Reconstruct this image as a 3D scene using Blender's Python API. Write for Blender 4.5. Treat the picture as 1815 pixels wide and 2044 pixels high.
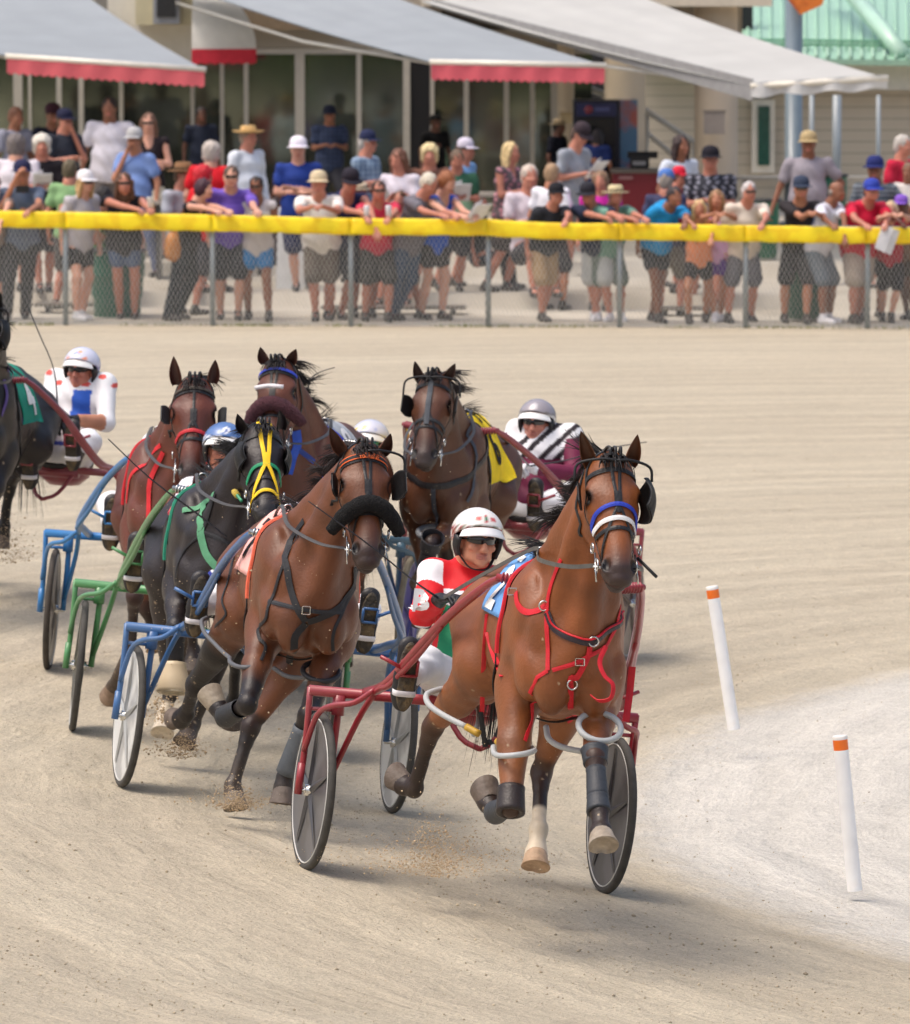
import bpy, math, random
import numpy as np
from mathutils import Vector, Matrix

for o in list(bpy.data.objects):
    bpy.data.objects.remove(o, do_unlink=True)
SC = bpy.context.scene
COL = SC.collection

# ------------------------------------------------------------------ camera
FPX = 12600.0            # focal length in units of 1/1815 picture width
HC = 4.15
PITCH = math.atan(1081.5 / FPX)
cam_d = bpy.data.cameras.new('camera')
cam = bpy.data.objects.new('camera', cam_d)
COL.objects.link(cam)
SC.camera = cam
cam.location = (0, 0, HC)
cam.rotation_euler = (math.pi / 2 - PITCH, 0, 0)
cam_d.sensor_fit = 'HORIZONTAL'
cam_d.sensor_width = 36
cam_d.lens = 36 * FPX / 1815.0
cam_d.clip_start = 0.5
cam_d.clip_end = 1500
cam_d.dof.use_dof = True
cam_d.dof.focus_distance = 27.3
cam_d.dof.aperture_fstop = 9.2

# ------------------------------------------------------------------ light
SC.view_settings.view_transform = 'Standard'
SC.view_settings.look = 'None'
SC.view_settings.exposure = 0.4
SC.view_settings.gamma = 1
W = bpy.data.worlds.new('World')
SC.world = W
W.use_nodes = True
nt = W.node_tree
bg = nt.nodes['Background']
sky = nt.nodes.new('ShaderNodeTexSky')
sky.sky_type = 'NISHITA'
sky.sun_disc = False
SUN_EL = math.radians(66)
SUN_AZ = math.radians(248)      # compass angle from +Y, clockwise
sky.sun_elevation = SUN_EL
sky.sun_rotation = SUN_AZ
sky.air_density = 1.0
sky.dust_density = 7.0
sky.ozone_density = 1.0
nt.links.new(sky.outputs[0], bg.inputs[0])
bg.inputs[1].default_value = 0.15
sd = bpy.data.lights.new('sun', 'SUN')
sd.energy = 0.65
sd.angle = math.radians(26)
sd.color = (1.0, 0.97, 0.93)
so = bpy.data.objects.new('sun', sd)
COL.objects.link(so)
sdir = Vector((math.sin(SUN_AZ) * math.cos(SUN_EL), math.cos(SUN_AZ) * math.cos(SUN_EL), math.sin(SUN_EL)))
so.rotation_euler = sdir.to_track_quat('Z', 'Y').to_euler()

# ------------------------------------------------------------------ projection helpers
CP, SP = math.cos(PITCH), math.sin(PITCH)
def ray(px, py):
    u = (px - 907.5) / FPX
    v = -(py - 1021.5) / FPX
    return np.array([u, CP + v * SP, -SP + v * CP])
def P(px, py, d):
    """world point seen at (px,py) of the 1815-wide picture, d metres down the track"""
    r = ray(px, py)
    return np.array([0, 0, HC]) + r * (d / r[1])
def proj(p):
    q = np.asarray(p, float) - np.array([0, 0, HC])
    z = q[1] * CP - q[2] * SP
    v = q[1] * SP + q[2] * CP
    return 907.5 + FPX * q[0] / z, 1021.5 - FPX * v / z

# ------------------------------------------------------------------ ground height
_ctrl = [(907, 1757, 28.0), (600, 1726, 27.8), (1215, 1788, 28.15), (232, 1566, 31.1), (790, 1625, 31.6), (125, 1453, 33.8),
         (669, 1509, 34.1), (92, 1344, 36.5), (585, 1330, 37.6), (806, 1344, 37.6), (970, 1303, 38.8), (45, 1180, 40.0),
         (228, 1188, 40.0), (907, 652, 69.0), (0, 650, 69.0), (1815, 655, 69.0), (1475, 1437, 34.3), (1700, 1755, 28.6)]
_A, _b, _w = [], [], []
for (x, y, d) in _ctrl:
    p = P(x, y, d)
    X, Y = p[0], (p[1] - 40) / 20
    _A.append([1, X, Y, X * Y, Y * Y, Y ** 3]); _b.append(p[2]); _w.append(1.0)
_A.append([0, 1, 0, 0, 0, 0]); _b.append(-0.06)
_A.append([1, 0, -0.9, 0, 0.81, -0.729]); _b.append(0.14)
GC = np.linalg.lstsq(np.array(_A, float), np.array(_b, float), rcond=None)[0]
def gz(X, Y):
    X = np.asarray(X, float); Y = np.asarray(Y, float)
    z = gz0(X, Y)
    for (cx, cy, dz) in _RB: z = z + dz * np.exp(-((X - cx) ** 2 + (Y - cy) ** 2) / 6.0)
    return z
def gz0(X, Y):
    X = np.clip(X, -7, 7); Y = (np.clip(Y, 20, 69) - 40) / 20
    return GC[0] + GC[1] * X + GC[2] * Y + GC[3] * X * Y + GC[4] * Y * Y + GC[5] * Y ** 3
_RB = []
_pts = [P(*c) for c in _ctrl[:13]]
_res = np.array([p[2] - gz0(p[0], p[1]) for p in _pts])
_K = np.array([[math.exp(-((a[0] - b[0]) ** 2 + (a[1] - b[1]) ** 2) / 6.0) for b in _pts] for a in _pts]) + np.eye(13) * .12
for p, w in zip(_pts, np.linalg.solve(_K, _res)): _RB.append((p[0], p[1], float(w)))
print('residuals', np.round(_res, 3), [round(float(p[2] - gz(p[0], p[1])), 3) for p in _pts])
FENCE_Y = 69.0
def apron_z(Y, X=0.0):
    base = gz(X, 69.0)
    t = max(0.0, Y - 69.2)
    z = base + 0.02 * min(t, 13)
    for s in (72.0, 75.0, 78.0):
        if Y >= s: z += 0.145
    return z
print('ground coefs', GC, 'fence z', gz(-6, 69), gz(0, 69), gz(6, 69))
# ------------------------------------------------------------------ materials
MATS = {}
def srgb(c):
    return tuple(((v / 12.92) if v <= 0.04045 else ((v + 0.055) / 1.055) ** 2.4) for v in (x / 255.0 for x in c))
def mat(name, color=None, rough=0.6, metal=0.0, var=0.12, scale=12.0, bump=0.0, bscale=60.0, attr=False, spec=0.5, sheen=0.0, coat=0.0, c2=None, c2scale=4.0, c2pos=(0.45, 0.6), alpha=1.0, trans=0.0, aniso=None, emis=None):
    if name in MATS: return MATS[name]
    m = bpy.data.materials.new(name); m.use_nodes = True
    n = m.node_tree.nodes; l = m.node_tree.links
    b = n['Principled BSDF']
    tc = n.new('ShaderNodeTexCoord')
    no = n.new('ShaderNodeTexNoise'); no.inputs['Scale'].default_value = scale; no.inputs['Detail'].default_value = 4
    l.new(tc.outputs['Object'], no.inputs['Vector'])
    mr = n.new('ShaderNodeMapRange'); mr.inputs[1].default_value = 0.3; mr.inputs[2].default_value = 0.7
    mr.inputs[3].default_value = 1 - var; mr.inputs[4].default_value = 1 + var
    l.new(no.outputs[0], mr.inputs[0])
    if attr:
        at = n.new('ShaderNodeAttribute'); at.attribute_name = 'Col'; src = at.outputs[0]
    else:
        rgb = n.new('ShaderNodeRGB'); rgb.outputs[0].default_value = (*color, 1); src = rgb.outputs[0]
    if c2 is not None:
        n2 = n.new('ShaderNodeTexNoise'); n2.inputs['Scale'].default_value = c2scale; n2.inputs['Detail'].default_value = 3
        l.new(tc.outputs['Object'], n2.inputs['Vector'])
        r2 = n.new('ShaderNodeMapRange'); r2.inputs[1].default_value = c2pos[0]; r2.inputs[2].default_value = c2pos[1]
        l.new(n2.outputs[0], r2.inputs[0])
        mx = n.new('ShaderNodeMix'); mx.data_type = 'RGBA'
        l.new(r2.outputs[0], mx.inputs[0]); l.new(src, mx.inputs[6]); mx.inputs[7].default_value = (*c2, 1)
        src = mx.outputs[2]
    vm = n.new('ShaderNodeVectorMath'); vm.operation = 'SCALE'
    l.new(src, vm.inputs[0]); l.new(mr.outputs[0], vm.inputs['Scale'])
    l.new(vm.outputs[0], b.inputs['Base Color'])
    b.inputs['Roughness'].default_value = rough
    b.inputs['Metallic'].default_value = metal
    b.inputs['Specular IOR Level'].default_value = spec
    if sheen: b.inputs['Sheen Weight'].default_value = sheen
    if coat:
        b.inputs['Coat Weight'].default_value = coat; b.inputs['Coat Roughness'].default_value = 0.25
    if trans: b.inputs['Transmission Weight'].default_value = trans
    if alpha < 1: b.inputs['Alpha'].default_value = alpha
    if emis:
        b.inputs['Emission Color'].default_value = (*emis[0], 1); b.inputs['Emission Strength'].default_value = emis[1]
    if bump:
        nb = n.new('ShaderNodeTexNoise'); nb.inputs['Scale'].default_value = bscale; nb.inputs['Detail'].default_value = 5
        l.new(tc.outputs['Object'], nb.inputs['Vector'])
        bp = n.new('ShaderNodeBump'); bp.inputs['Strength'].default_value = bump; bp.inputs['Distance'].default_value = 0.02
        l.new(nb.outputs[0], bp.inputs['Height']); l.new(bp.outputs[0], b.inputs['Normal'])
    MATS[name] = m
    return m
def cmat(kind, rgb8, **kw):
    """material for a colour given as the paint/cloth colour in 8-bit sRGB"""
    key = kind + '_%d_%d_%d' % tuple(int(v) for v in rgb8)
    base = dict(cloth=dict(rough=0.85, var=0.10, scale=9, bump=0.25, bscale=14, spec=0.25),
                skin=dict(rough=0.5, var=0.10, scale=14, spec=0.4),
                hair=dict(rough=0.6, var=0.25, scale=40, bump=0.6, bscale=45),
                leather=dict(rough=0.45, var=0.15, scale=20, bump=0.15, bscale=90),
                web=dict(rough=0.6, var=0.10, scale=30, bump=0.15, bscale=200),
                paint=dict(rough=0.32, var=0.06, scale=8, spec=0.5, coat=0.3),
                plastic=dict(rough=0.4, var=0.06, scale=8),
                metalp=dict(rough=0.35, metal=0.85, var=0.1),
                fluff=dict(rough=1.0, var=0.15, scale=60, bump=1.0, bscale=120, sheen=0.3))[kind]
    base = dict(base); base.update(kw)
    return mat(key, srgb(rgb8), **base)

# ------------------------------------------------------------------ object helpers
def link(o): COL.objects.link(o); return o
def root(name, loc, label, cat, group=None):
    o = bpy.data.objects.new(name, None); o.empty_display_size = 0.1
    o.location = tuple(float(v) for v in loc)
    o['label'] = label; o['category'] = cat
    if group: o['group'] = group
    return link(o)
def tag(o, label, cat, group=None):
    o['label'] = label; o['category'] = cat
    if group: o['group'] = group
    return o
def mesh_obj(name, V, F, m, parent=None, smooth=True, col=None, base=None, fmat=None, label=None):
    """V in world space; parented pieces are stored relative to the root of the thing"""
    V = np.asarray(V, dtype=np.float64).reshape(-1, 3)
    if base is None:
        base = np.zeros(3)
        q = parent
        while q is not None:
            base = base + np.array(q.location); q = q.parent
        own = np.zeros(3)
        if parent is None:
            own = np.array([V[:, 0].mean(), V[:, 1].mean(), V[:, 2].min()]) if len(V) else own
            base = own
    else:
        own = np.array(base)
    me = bpy.data.meshes.new(name)
    Vl = V - base
    F = [tuple(int(i) for i in f) for f in F] if not isinstance(F, np.ndarray) else F
    if isinstance(F, np.ndarray):
        nf, k = F.shape
        me.vertices.add(len(Vl)); me.vertices.foreach_set('co', Vl.astype(np.float32).ravel())
        me.loops.add(nf * k); me.loops.foreach_set('vertex_index', F.astype(np.int32).ravel())
        me.polygons.add(nf); me.polygons.foreach_set('loop_start', np.arange(0, nf * k, k, dtype=np.int32))
        me.update(calc_edges=True)
    else:
        me.from_pydata([tuple(v) for v in Vl], [], F)
    ms = m if isinstance(m, (list, tuple)) else [m]
    for q in ms: me.materials.append(q)
    if fmat is not None: me.polygons.foreach_set('material_index', np.asarray(fmat, dtype=np.int32))
    if smooth: me.polygons.foreach_set('use_smooth', [True] * len(me.polygons))
    if col is not None:
        a = me.color_attributes.new('Col', 'FLOAT_COLOR', 'POINT')
        c4 = np.ones((len(V), 4), dtype=np.float32); c4[:, :3] = col
        a.data.foreach_set('color', c4.ravel())
    me.update()
    o = bpy.data.objects.new(name, me)
    if parent is None: o.location = tuple(own)
    else: o.parent = parent
    if label: o['label'] = label
    return link(o)
class MB:
    """collects simple solids into one mesh"""
    def __init__(s): s.V = []; s.F = []; s.M = []
    def add(s, V, F, mi=0):
        n = len(s.V); s.V += [tuple(v) for v in V]; s.F += [tuple(i + n for i in f) for f in F]; s.M += [mi] * len(F); return s
    def box(s, lo, hi, mi=0, R=None, c=None):
        x0, y0, z0 = lo; x1, y1, z1 = hi
        V = np.array([(x0, y0, z0), (x1, y0, z0), (x1, y1, z0), (x0, y1, z0), (x0, y0, z1), (x1, y0, z1), (x1, y1, z1), (x0, y1, z1)], float)
        if R is not None: V = (V - c) @ np.array(R).T + c
        return s.add(V, [(0, 3, 2, 1), (4, 5, 6, 7), (0, 1, 5, 4), (1, 2, 6, 5), (2, 3, 7, 6), (3, 0, 4, 7)], mi)
    def slab(s, P4, th, mi=0):
        P4 = np.array(P4, float); nrm = np.cross(P4[1] - P4[0], P4[3] - P4[0]); nrm /= np.linalg.norm(nrm)
        V = list(P4) + [p - nrm * th for p in P4]
        return s.add(V, [(0, 1, 2, 3), (7, 6, 5, 4), (0, 4, 5, 1), (1, 5, 6, 2), (2, 6, 7, 3), (3, 7, 4, 0)], mi)
    def tube(s, pts, r, n=10, mi=0, smooth=0, flat=None):
        V, F = tube_geo(pts, r, n, smooth, flat); return s.add(V, F, mi)
    def build(s, name, m, parent=None, smooth=False, label=None):
        return mesh_obj(name, s.V, s.F, m, parent, smooth, fmat=s.M, label=label)
def crom(pts, k):
    pts = [np.asarray(p, float) for p in pts]
    if k <= 0 or len(pts) < 3:
        if k > 0 and len(pts) == 2: return [pts[0] + (pts[1] - pts[0]) * t for t in np.linspace(0, 1, k + 1)]
        return pts
    out = []; n = len(pts)
    for i in range(n - 1):
        p0 = pts[i - 1] if i else 2 * pts[0] - pts[1]
        p1, p2 = pts[i], pts[i + 1]
        p3 = pts[i + 2] if i + 2 < n else 2 * pts[-1] - pts[-2]
        for j in range(k):
            t = j / k
            out.append(0.5 * ((2 * p1) + (p2 - p0) * t + (2 * p0 - 5 * p1 + 4 * p2 - p3) * t * t + (3 * p1 - p0 - 3 * p2 + p3) * t ** 3))
    out.append(pts[-1]); return out
def frames(pts, up0=None):
    pts = np.array(pts, float); n = len(pts)
    T = np.zeros_like(pts); T[1:-1] = pts[2:] - pts[:-2]; T[0] = pts[1] - pts[0]; T[-1] = pts[-1] - pts[-2]
    T /= (np.linalg.norm(T, axis=1)[:, None] + 1e-12)
    u = np.array([0, 0, 1.0]) if up0 is None else np.asarray(up0, float)
    if abs(np.dot(u, T[0])) > 0.95: u = np.array([1.0, 0, 0])
    N = []
    for i in range(n):
        u = u - T[i] * np.dot(u, T[i]); ln = np.linalg.norm(u)
        u = u / ln if ln > 1e-9 else np.array([1.0, 0, 0]); N.append(u.copy())
    N = np.array(N); B = np.cross(T, N); return T, N, B
def tube_geo(pts, r, n=10, smooth=0, flat=None, up=None, caps=True):
    r_in = r if hasattr(r, '__len__') else None
    m0 = len(pts); pp = crom(pts, smooth)
    m = len(pp)
    rr = np.interp(np.linspace(0, m0 - 1, m), np.arange(m0), r_in) if r_in is not None else np.full(m, r)
    T, N, B = frames(pp, up)
    a = np.linspace(0, 2 * math.pi, n, endpoint=False)
    fl = 1.0 if flat is None else flat
    V = []
    for i in range(m):
        for t in a: V.append(pp[i] + N[i] * math.cos(t) * rr[i] + B[i] * math.sin(t) * rr[i] * fl)
    F = []
    for i in range(m - 1):
        for j in range(n):
            F.append((i * n + j, i * n + (j + 1) % n, (i + 1) * n + (j + 1) % n, (i + 1) * n + j))
    if caps:
        F.append(tuple(range(n - 1, -1, -1))); F.append(tuple((m - 1) * n + j for j in range(n)))
    return V, F
def ring_geo(c, ax1, ax2, r, n=24, m=8):
    pts = [c + ax1 * math.cos(t) + ax2 * math.sin(t) for t in np.linspace(0, 2 * math.pi, n, endpoint=False)]
    nrm = np.cross(ax1, ax2); nrm /= np.linalg.norm(nrm) + 1e-12
    V = []; F = []
    for i, p in enumerate(pts):
        rad = p - c; rad /= np.linalg.norm(rad)
        for j in range(m):
            a = 2 * math.pi * j / m; V.append(p + rad * math.cos(a) * r + nrm * math.sin(a) * r)
    for i in range(n):
        for j in range(m):
            i2 = (i + 1) % n; j2 = (j + 1) % m
            F.append((i * m + j, i2 * m + j, i2 * m + j2, i * m + j2))
    return V, F
def lathe_geo(c, axis, prof, n=24, u=None):
    """prof: list of (radius, height along axis)"""
    axis = np.asarray(axis, float); axis = axis / np.linalg.norm(axis)
    u = np.array([1.0, 0, 0]) if u is None else np.asarray(u, float)
    if abs(np.dot(u, axis)) > 0.9: u = np.array([0, 1.0, 0])
    u = u - axis * np.dot(u, axis); u /= np.linalg.norm(u); w = np.cross(axis, u)
    V = []; F = []
    for (r, h) in prof:
        for j in range(n):
            a = 2 * math.pi * j / n; V.append(c + axis * h + (u * math.cos(a) + w * math.sin(a)) * r)
    for i in range(len(prof) - 1):
        for j in range(n):
            F.append((i * n + j, i * n + (j + 1) % n, (i + 1) * n + (j + 1) % n, (i + 1) * n + j))
    return V, F
def unit(v): v = np.asarray(v, float); return v / (np.linalg.norm(v) + 1e-12)

# ------------------------------------------------------------------ smooth-blended solids -> one continuous surface
class Blob:
    def __init__(s): s.p = []
    def ell(s, c, r, ax=None, k=0.03, sub=False):
        s.p.append(('e', np.asarray(c, float), np.asarray(ax if ax is not None else np.eye(3), float), np.asarray(r, float), k, sub)); return s
    def cone(s, a, b, ra, rb, k=0.03, side=None, w=1.0, sub=False):
        s.p.append(('c', np.asarray(a, float), np.asarray(b, float), ra, rb, k, sub, None if side is None else unit(side), w)); return s
    def chain(s, pts, rs, k=0.03, side=None, w=1.0):
        for i in range(len(pts) - 1): s.cone(pts[i], pts[i + 1], rs[i], rs[i + 1], k, side, w)
        return s
    def _bb(s, q):
        if q[0] == 'e':
            ext = np.abs(q[2]).T @ q[3]; return q[1] - ext, q[1] + ext
        R = max(q[3], q[4]); return np.minimum(q[1], q[2]) - R, np.maximum(q[1], q[2]) + R
    @staticmethod
    def _d(q, X):
        if q[0] == 'e':
            L = (X - q[1]) @ q[2].T
            k0 = np.sqrt(((L / q[3]) ** 2).sum(-1)); k1 = np.sqrt(((L / (q[3] ** 2)) ** 2).sum(-1)) + 1e-9
            return k0 * (k0 - 1) / k1
        a, b = q[1], q[2]; pa = X - a; ba = b - a
        if q[7] is not None:
            u = q[7]; f = (1 / q[8] - 1)
            pa = pa + (pa @ u)[..., None] * u * f; ba = ba + u * (ba @ u) * f
        t = np.clip((pa @ ba) / (ba @ ba + 1e-12), 0, 1)
        d = np.sqrt(((pa - t[..., None] * ba) ** 2).sum(-1)) - (q[3] + (q[4] - q[3]) * t)
        if q[7] is not None: d = d * min(1.0, q[8]) ** 0.5
        return d
    @staticmethod
    def _k(q): return q[4] if q[0] == 'e' else q[5]
    @staticmethod
    def _sub(q): return q[5] if q[0] == 'e' else q[6]
    def eval(s, X):
        X = np.asarray(X, float); D = np.full(X.shape[:-1], 9.0)
        for q in s.p:
            d = s._d(q, X); k = s._k(q)
            if s._sub(q):
                h = np.clip(0.5 - 0.5 * (D + d) / k, 0, 1); D = D + (-d - D) * h + k * h * (1 - h)
            else:
                h = np.clip(0.5 + 0.5 * (d - D) / k, 0, 1); D = d + (D - d) * h - k * h * (1 - h)
        return D
    def grad(s, X, e=0.003):
        X = np.asarray(X, float); g = np.zeros_like(X)
        for i in range(3):
            dx = np.zeros(3); dx[i] = e; g[..., i] = s.eval(X + dx) - s.eval(X - dx)
        return g / (np.linalg.norm(g, axis=-1, keepdims=True) + 1e-12)
    def snap(s, X, off=0.0, it=5, mx=0.25):
        X = np.array(X, float); X0 = X.copy()
        for _ in range(it):
            d = s.eval(X); g = s.grad(X); st = np.clip(d - off, -0.05, 0.05); X = X - g * st[..., None]
        return X, s.grad(X)
    def hit(s, o, d, t0, t1):
        t = t0
        for _ in range(90):
            v = float(s.eval((o + d * t)[None])[0])
            if v < .0015: return o + d * t
            t += max(v * .8, .0015)
            if t > t1: return None
        return None
    def mesh(s, h, refine=None):
        refine = (1 if h < .0105 else 0) if refine is None else refine
        lo = np.min([s._bb(q)[0] for q in s.p if not s._sub(q)], axis=0) - 2.5 * h
        hi = np.max([s._bb(q)[1] for q in s.p if not s._sub(q)], axis=0) + 2.5 * h
        n = np.ceil((hi - lo) / h).astype(int) + 1
        D = np.full(n, 1.0, dtype=np.float32)
        ax = [lo[i] + h * np.arange(n[i]) for i in range(3)]
        for q in s.p:
            a, b = s._bb(q); k = s._k(q); m = k + 2 * h
            i0 = np.clip(np.floor((a - m - lo) / h).astype(int), 0, n - 1); i1 = np.clip(np.ceil((b + m - lo) / h).astype(int) + 1, 1, n)
            sl = tuple(slice(i0[i], i1[i]) for i in range(3))
            X = np.stack(np.meshgrid(ax[0][sl[0]], ax[1][sl[1]], ax[2][sl[2]], indexing='ij'), -1)
            d = s._d(q, X); D0 = D[sl]
            if s._sub(q):
                hh = np.clip(0.5 - 0.5 * (D0 + d) / k, 0, 1); D[sl] = D0 + (-d - D0) * hh + k * hh * (1 - hh)
            else:
                hh = np.clip(0.5 + 0.5 * (d - D0) / k, 0, 1); D[sl] = d + (D0 - d) * hh - k * hh * (1 - hh)
        V, F = surf_net(D, lo, h)
        for _ in range(refine):
            d = s.eval(V); g = s.grad(V, h * 0.3); V = V - g * np.clip(d, -h * 0.6, h * 0.6)[:, None]
        return V, F
def surf_net(D, lo, h):
    n = D.shape; S = D < 0
    c = np.zeros((n[0] - 1, n[1] - 1, n[2] - 1), dtype=np.int8)
    for i in (0, 1):
        for j in (0, 1):
            for k in (0, 1): c += S[i:n[0] - 1 + i, j:n[1] - 1 + j, k:n[2] - 1 + k]
    act = (c > 0) & (c < 8)
    idx = np.full(act.shape, -1, dtype=np.int64)
    I, J, K = np.nonzero(act); idx[I, J, K] = np.arange(len(I))
    acc = np.zeros((len(I), 3)); cnt = np.zeros(len(I))
    off = [(i, j, k) for i in (0, 1) for j in (0, 1) for k in (0, 1)]
    for a in off:
        for axn in range(3):
            if a[axn]: continue
            b = list(a); b[axn] = 1
            da = D[I + a[0], J + a[1], K + a[2]]; db = D[I + b[0], J + b[1], K + b[2]]
            m = (da < 0) != (db < 0)
            t = np.where(m, da / (da - db + 1e-20), 0)
            p = np.array(a, float)[None, :] + np.zeros((len(I), 3)); p[:, axn] += t
            acc[m] += p[m]; cnt[m] += 1
    V = (acc / np.maximum(cnt, 1)[:, None] + np.stack([I, J, K], 1)) * h + lo
    F = []
    for axn in range(3):
        o1, o2 = [(1, 2), (2, 0), (0, 1)][axn]
        sl0 = [slice(0, None)] * 3; sl1 = [slice(0, None)] * 3
        sl0[axn] = slice(0, n[axn] - 1); sl1[axn] = slice(1, n[axn])
        A = S[tuple(sl0)]; B = S[tuple(sl1)]
        x = np.nonzero(A != B); x = np.stack(x, 1)
        x = x[(x[:, o1] > 0) & (x[:, o2] > 0) & (x[:, o1] < n[o1] - 1) & (x[:, o2] < n[o2] - 1)]
        if not len(x): continue
        ins = A[x[:, 0], x[:, 1], x[:, 2]]
        def cell(d1, d2):
            y = x.copy(); y[:, o1] -= d1; y[:, o2] -= d2; return idx[y[:, 0], y[:, 1], y[:, 2]]
        q = np.stack([cell(1, 1), cell(0, 1), cell(0, 0), cell(1, 0)], 1)
        q[~ins] = q[~ins][:, ::-1]
        F.append(q)
    F = np.concatenate(F); F = F[(F >= 0).all(1)]
    return V, F

def vnormals(V, F):
    a, b, c, d = (V[F[:, i]] for i in range(4)); n = np.cross(c - a, d - b); N = np.zeros_like(V)
    for i in range(4): np.add.at(N, F[:, i], n)
    return N / (np.linalg.norm(N, axis=1)[:, None] + 1e-12)
def strap_geo(pts, nrm, w, th=0.004):
    """flat belt: pts on the surface, nrm outward"""
    pts = np.array(pts, float); nrm = np.array(nrm, float); n = len(pts)
    T = np.zeros_like(pts); T[1:-1] = pts[2:] - pts[:-2]; T[0] = pts[1] - pts[0]; T[-1] = pts[-1] - pts[-2]
    T /= np.linalg.norm(T, axis=1)[:, None] + 1e-12
    B = np.cross(T, nrm); B /= np.linalg.norm(B, axis=1)[:, None] + 1e-12
    V = []; F = []
    for i in range(n):
        a = B[i] * w / 2; t = nrm[i] * th
        V += [pts[i] - a, pts[i] - a + t * 0.8, pts[i] + t * 1.2, pts[i] + a + t * 0.8, pts[i] + a]
    for i in range(n - 1):
        for j in range(5):
            F.append((i * 5 + j, i * 5 + (j + 1) % 5, (i + 1) * 5 + (j + 1) % 5, (i + 1) * 5 + j))
    F.append((4, 3, 2, 1, 0)); F.append(tuple((n - 1) * 5 + j for j in range(5)))
    return V, F
def strap_on(B, pts, w, th=0.004, off=0.002, k=6, flt=None):
    th = th * .7
    pp = np.array(crom(pts, k)); X, g = B.snap(pp, off)
    return strap_geo(X, g, w, th)
def cord_strap(pts, w, th=0.004, k=6, up=(0, 0, 1), n0=None):
    pp = np.array(crom(pts, k)); T, N, Bn = frames(pp, up); return strap_geo(pp, N if n0 is None else np.tile(n0, (len(pp), 1)), w, th)

def text_geo(txt, size=1.0, bold=0.0, res=3):
    """outline letters as a filled flat mesh in (x,y); returns verts, tris"""
    cu = bpy.data.curves.new('t', 'FONT'); cu.body = txt; cu.size = size; cu.align_x = 'CENTER'; cu.align_y = 'CENTER'; cu.offset = bold
    cu.resolution_u = res
    ob = bpy.data.objects.new('t', cu); COL.objects.link(ob)
    dg = bpy.context.evaluated_depsgraph_get(); me = bpy.data.meshes.new_from_object(ob.evaluated_get(dg))
    V = np.array([v.co[:] for v in me.vertices]); me.calc_loop_triangles()
    F = [tuple(t.vertices) for t in me.loop_triangles]
    bpy.data.objects.remove(ob, do_unlink=True); bpy.data.curves.remove(cu); bpy.data.meshes.remove(me)
    return V, F
def subdiv_tris(V, F, maxe):
    V = [np.array(v, float) for v in V]; F = list(F)
    for _ in range(5):
        out = []; mid = {}; ch = False
        def gm(a, b):
            k = (min(a, b), max(a, b))
            if k not in mid: mid[k] = len(V); V.append((V[a] + V[b]) / 2)
            return mid[k]
        long = set()
        for f in F:
            for a, b in ((f[0], f[1]), (f[1], f[2]), (f[2], f[0])):
                if np.linalg.norm(V[a] - V[b]) > maxe: long.add((min(a, b), max(a, b)))
        if not long: break
        for f in F:
            e = [(min(a, b), max(a, b)) in long for a, b in ((f[0], f[1]), (f[1], f[2]), (f[2], f[0]))]
            a, b, c = f; s = sum(e)
            if s == 0: out.append(f)
            elif s == 3:
                ab, bc, ca = gm(a, b), gm(b, c), gm(c, a); out += [(a, ab, ca), (ab, b, bc), (ca, bc, c), (ab, bc, ca)]
            elif s == 1:
                if e[0]: m = gm(a, b); out += [(a, m, c), (m, b, c)]
                elif e[1]: m = gm(b, c); out += [(a, b, m), (a, m, c)]
                else: m = gm(c, a); out += [(a, b, m), (m, b, c)]
            else:
                if not e[0]: a, b, c = c, a, b
                elif not e[1]: a, b, c = a, b, c; a, b, c = f[0], f[1], f[2]
                if not e[0]:      # ab short -> rotated so that 'b c' short
                    a, b, c = f[2], f[0], f[1]
                elif not e[1]:
                    a, b, c = f[0], f[1], f[2]
                else:
                    a, b, c = f[1], f[2], f[0]
                m1, m2 = gm(a, b), gm(a, c); out += [(a, m1, m2), (m1, b, c), (m1, c, m2)]
        F = out
    return np.array(V), F
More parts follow.
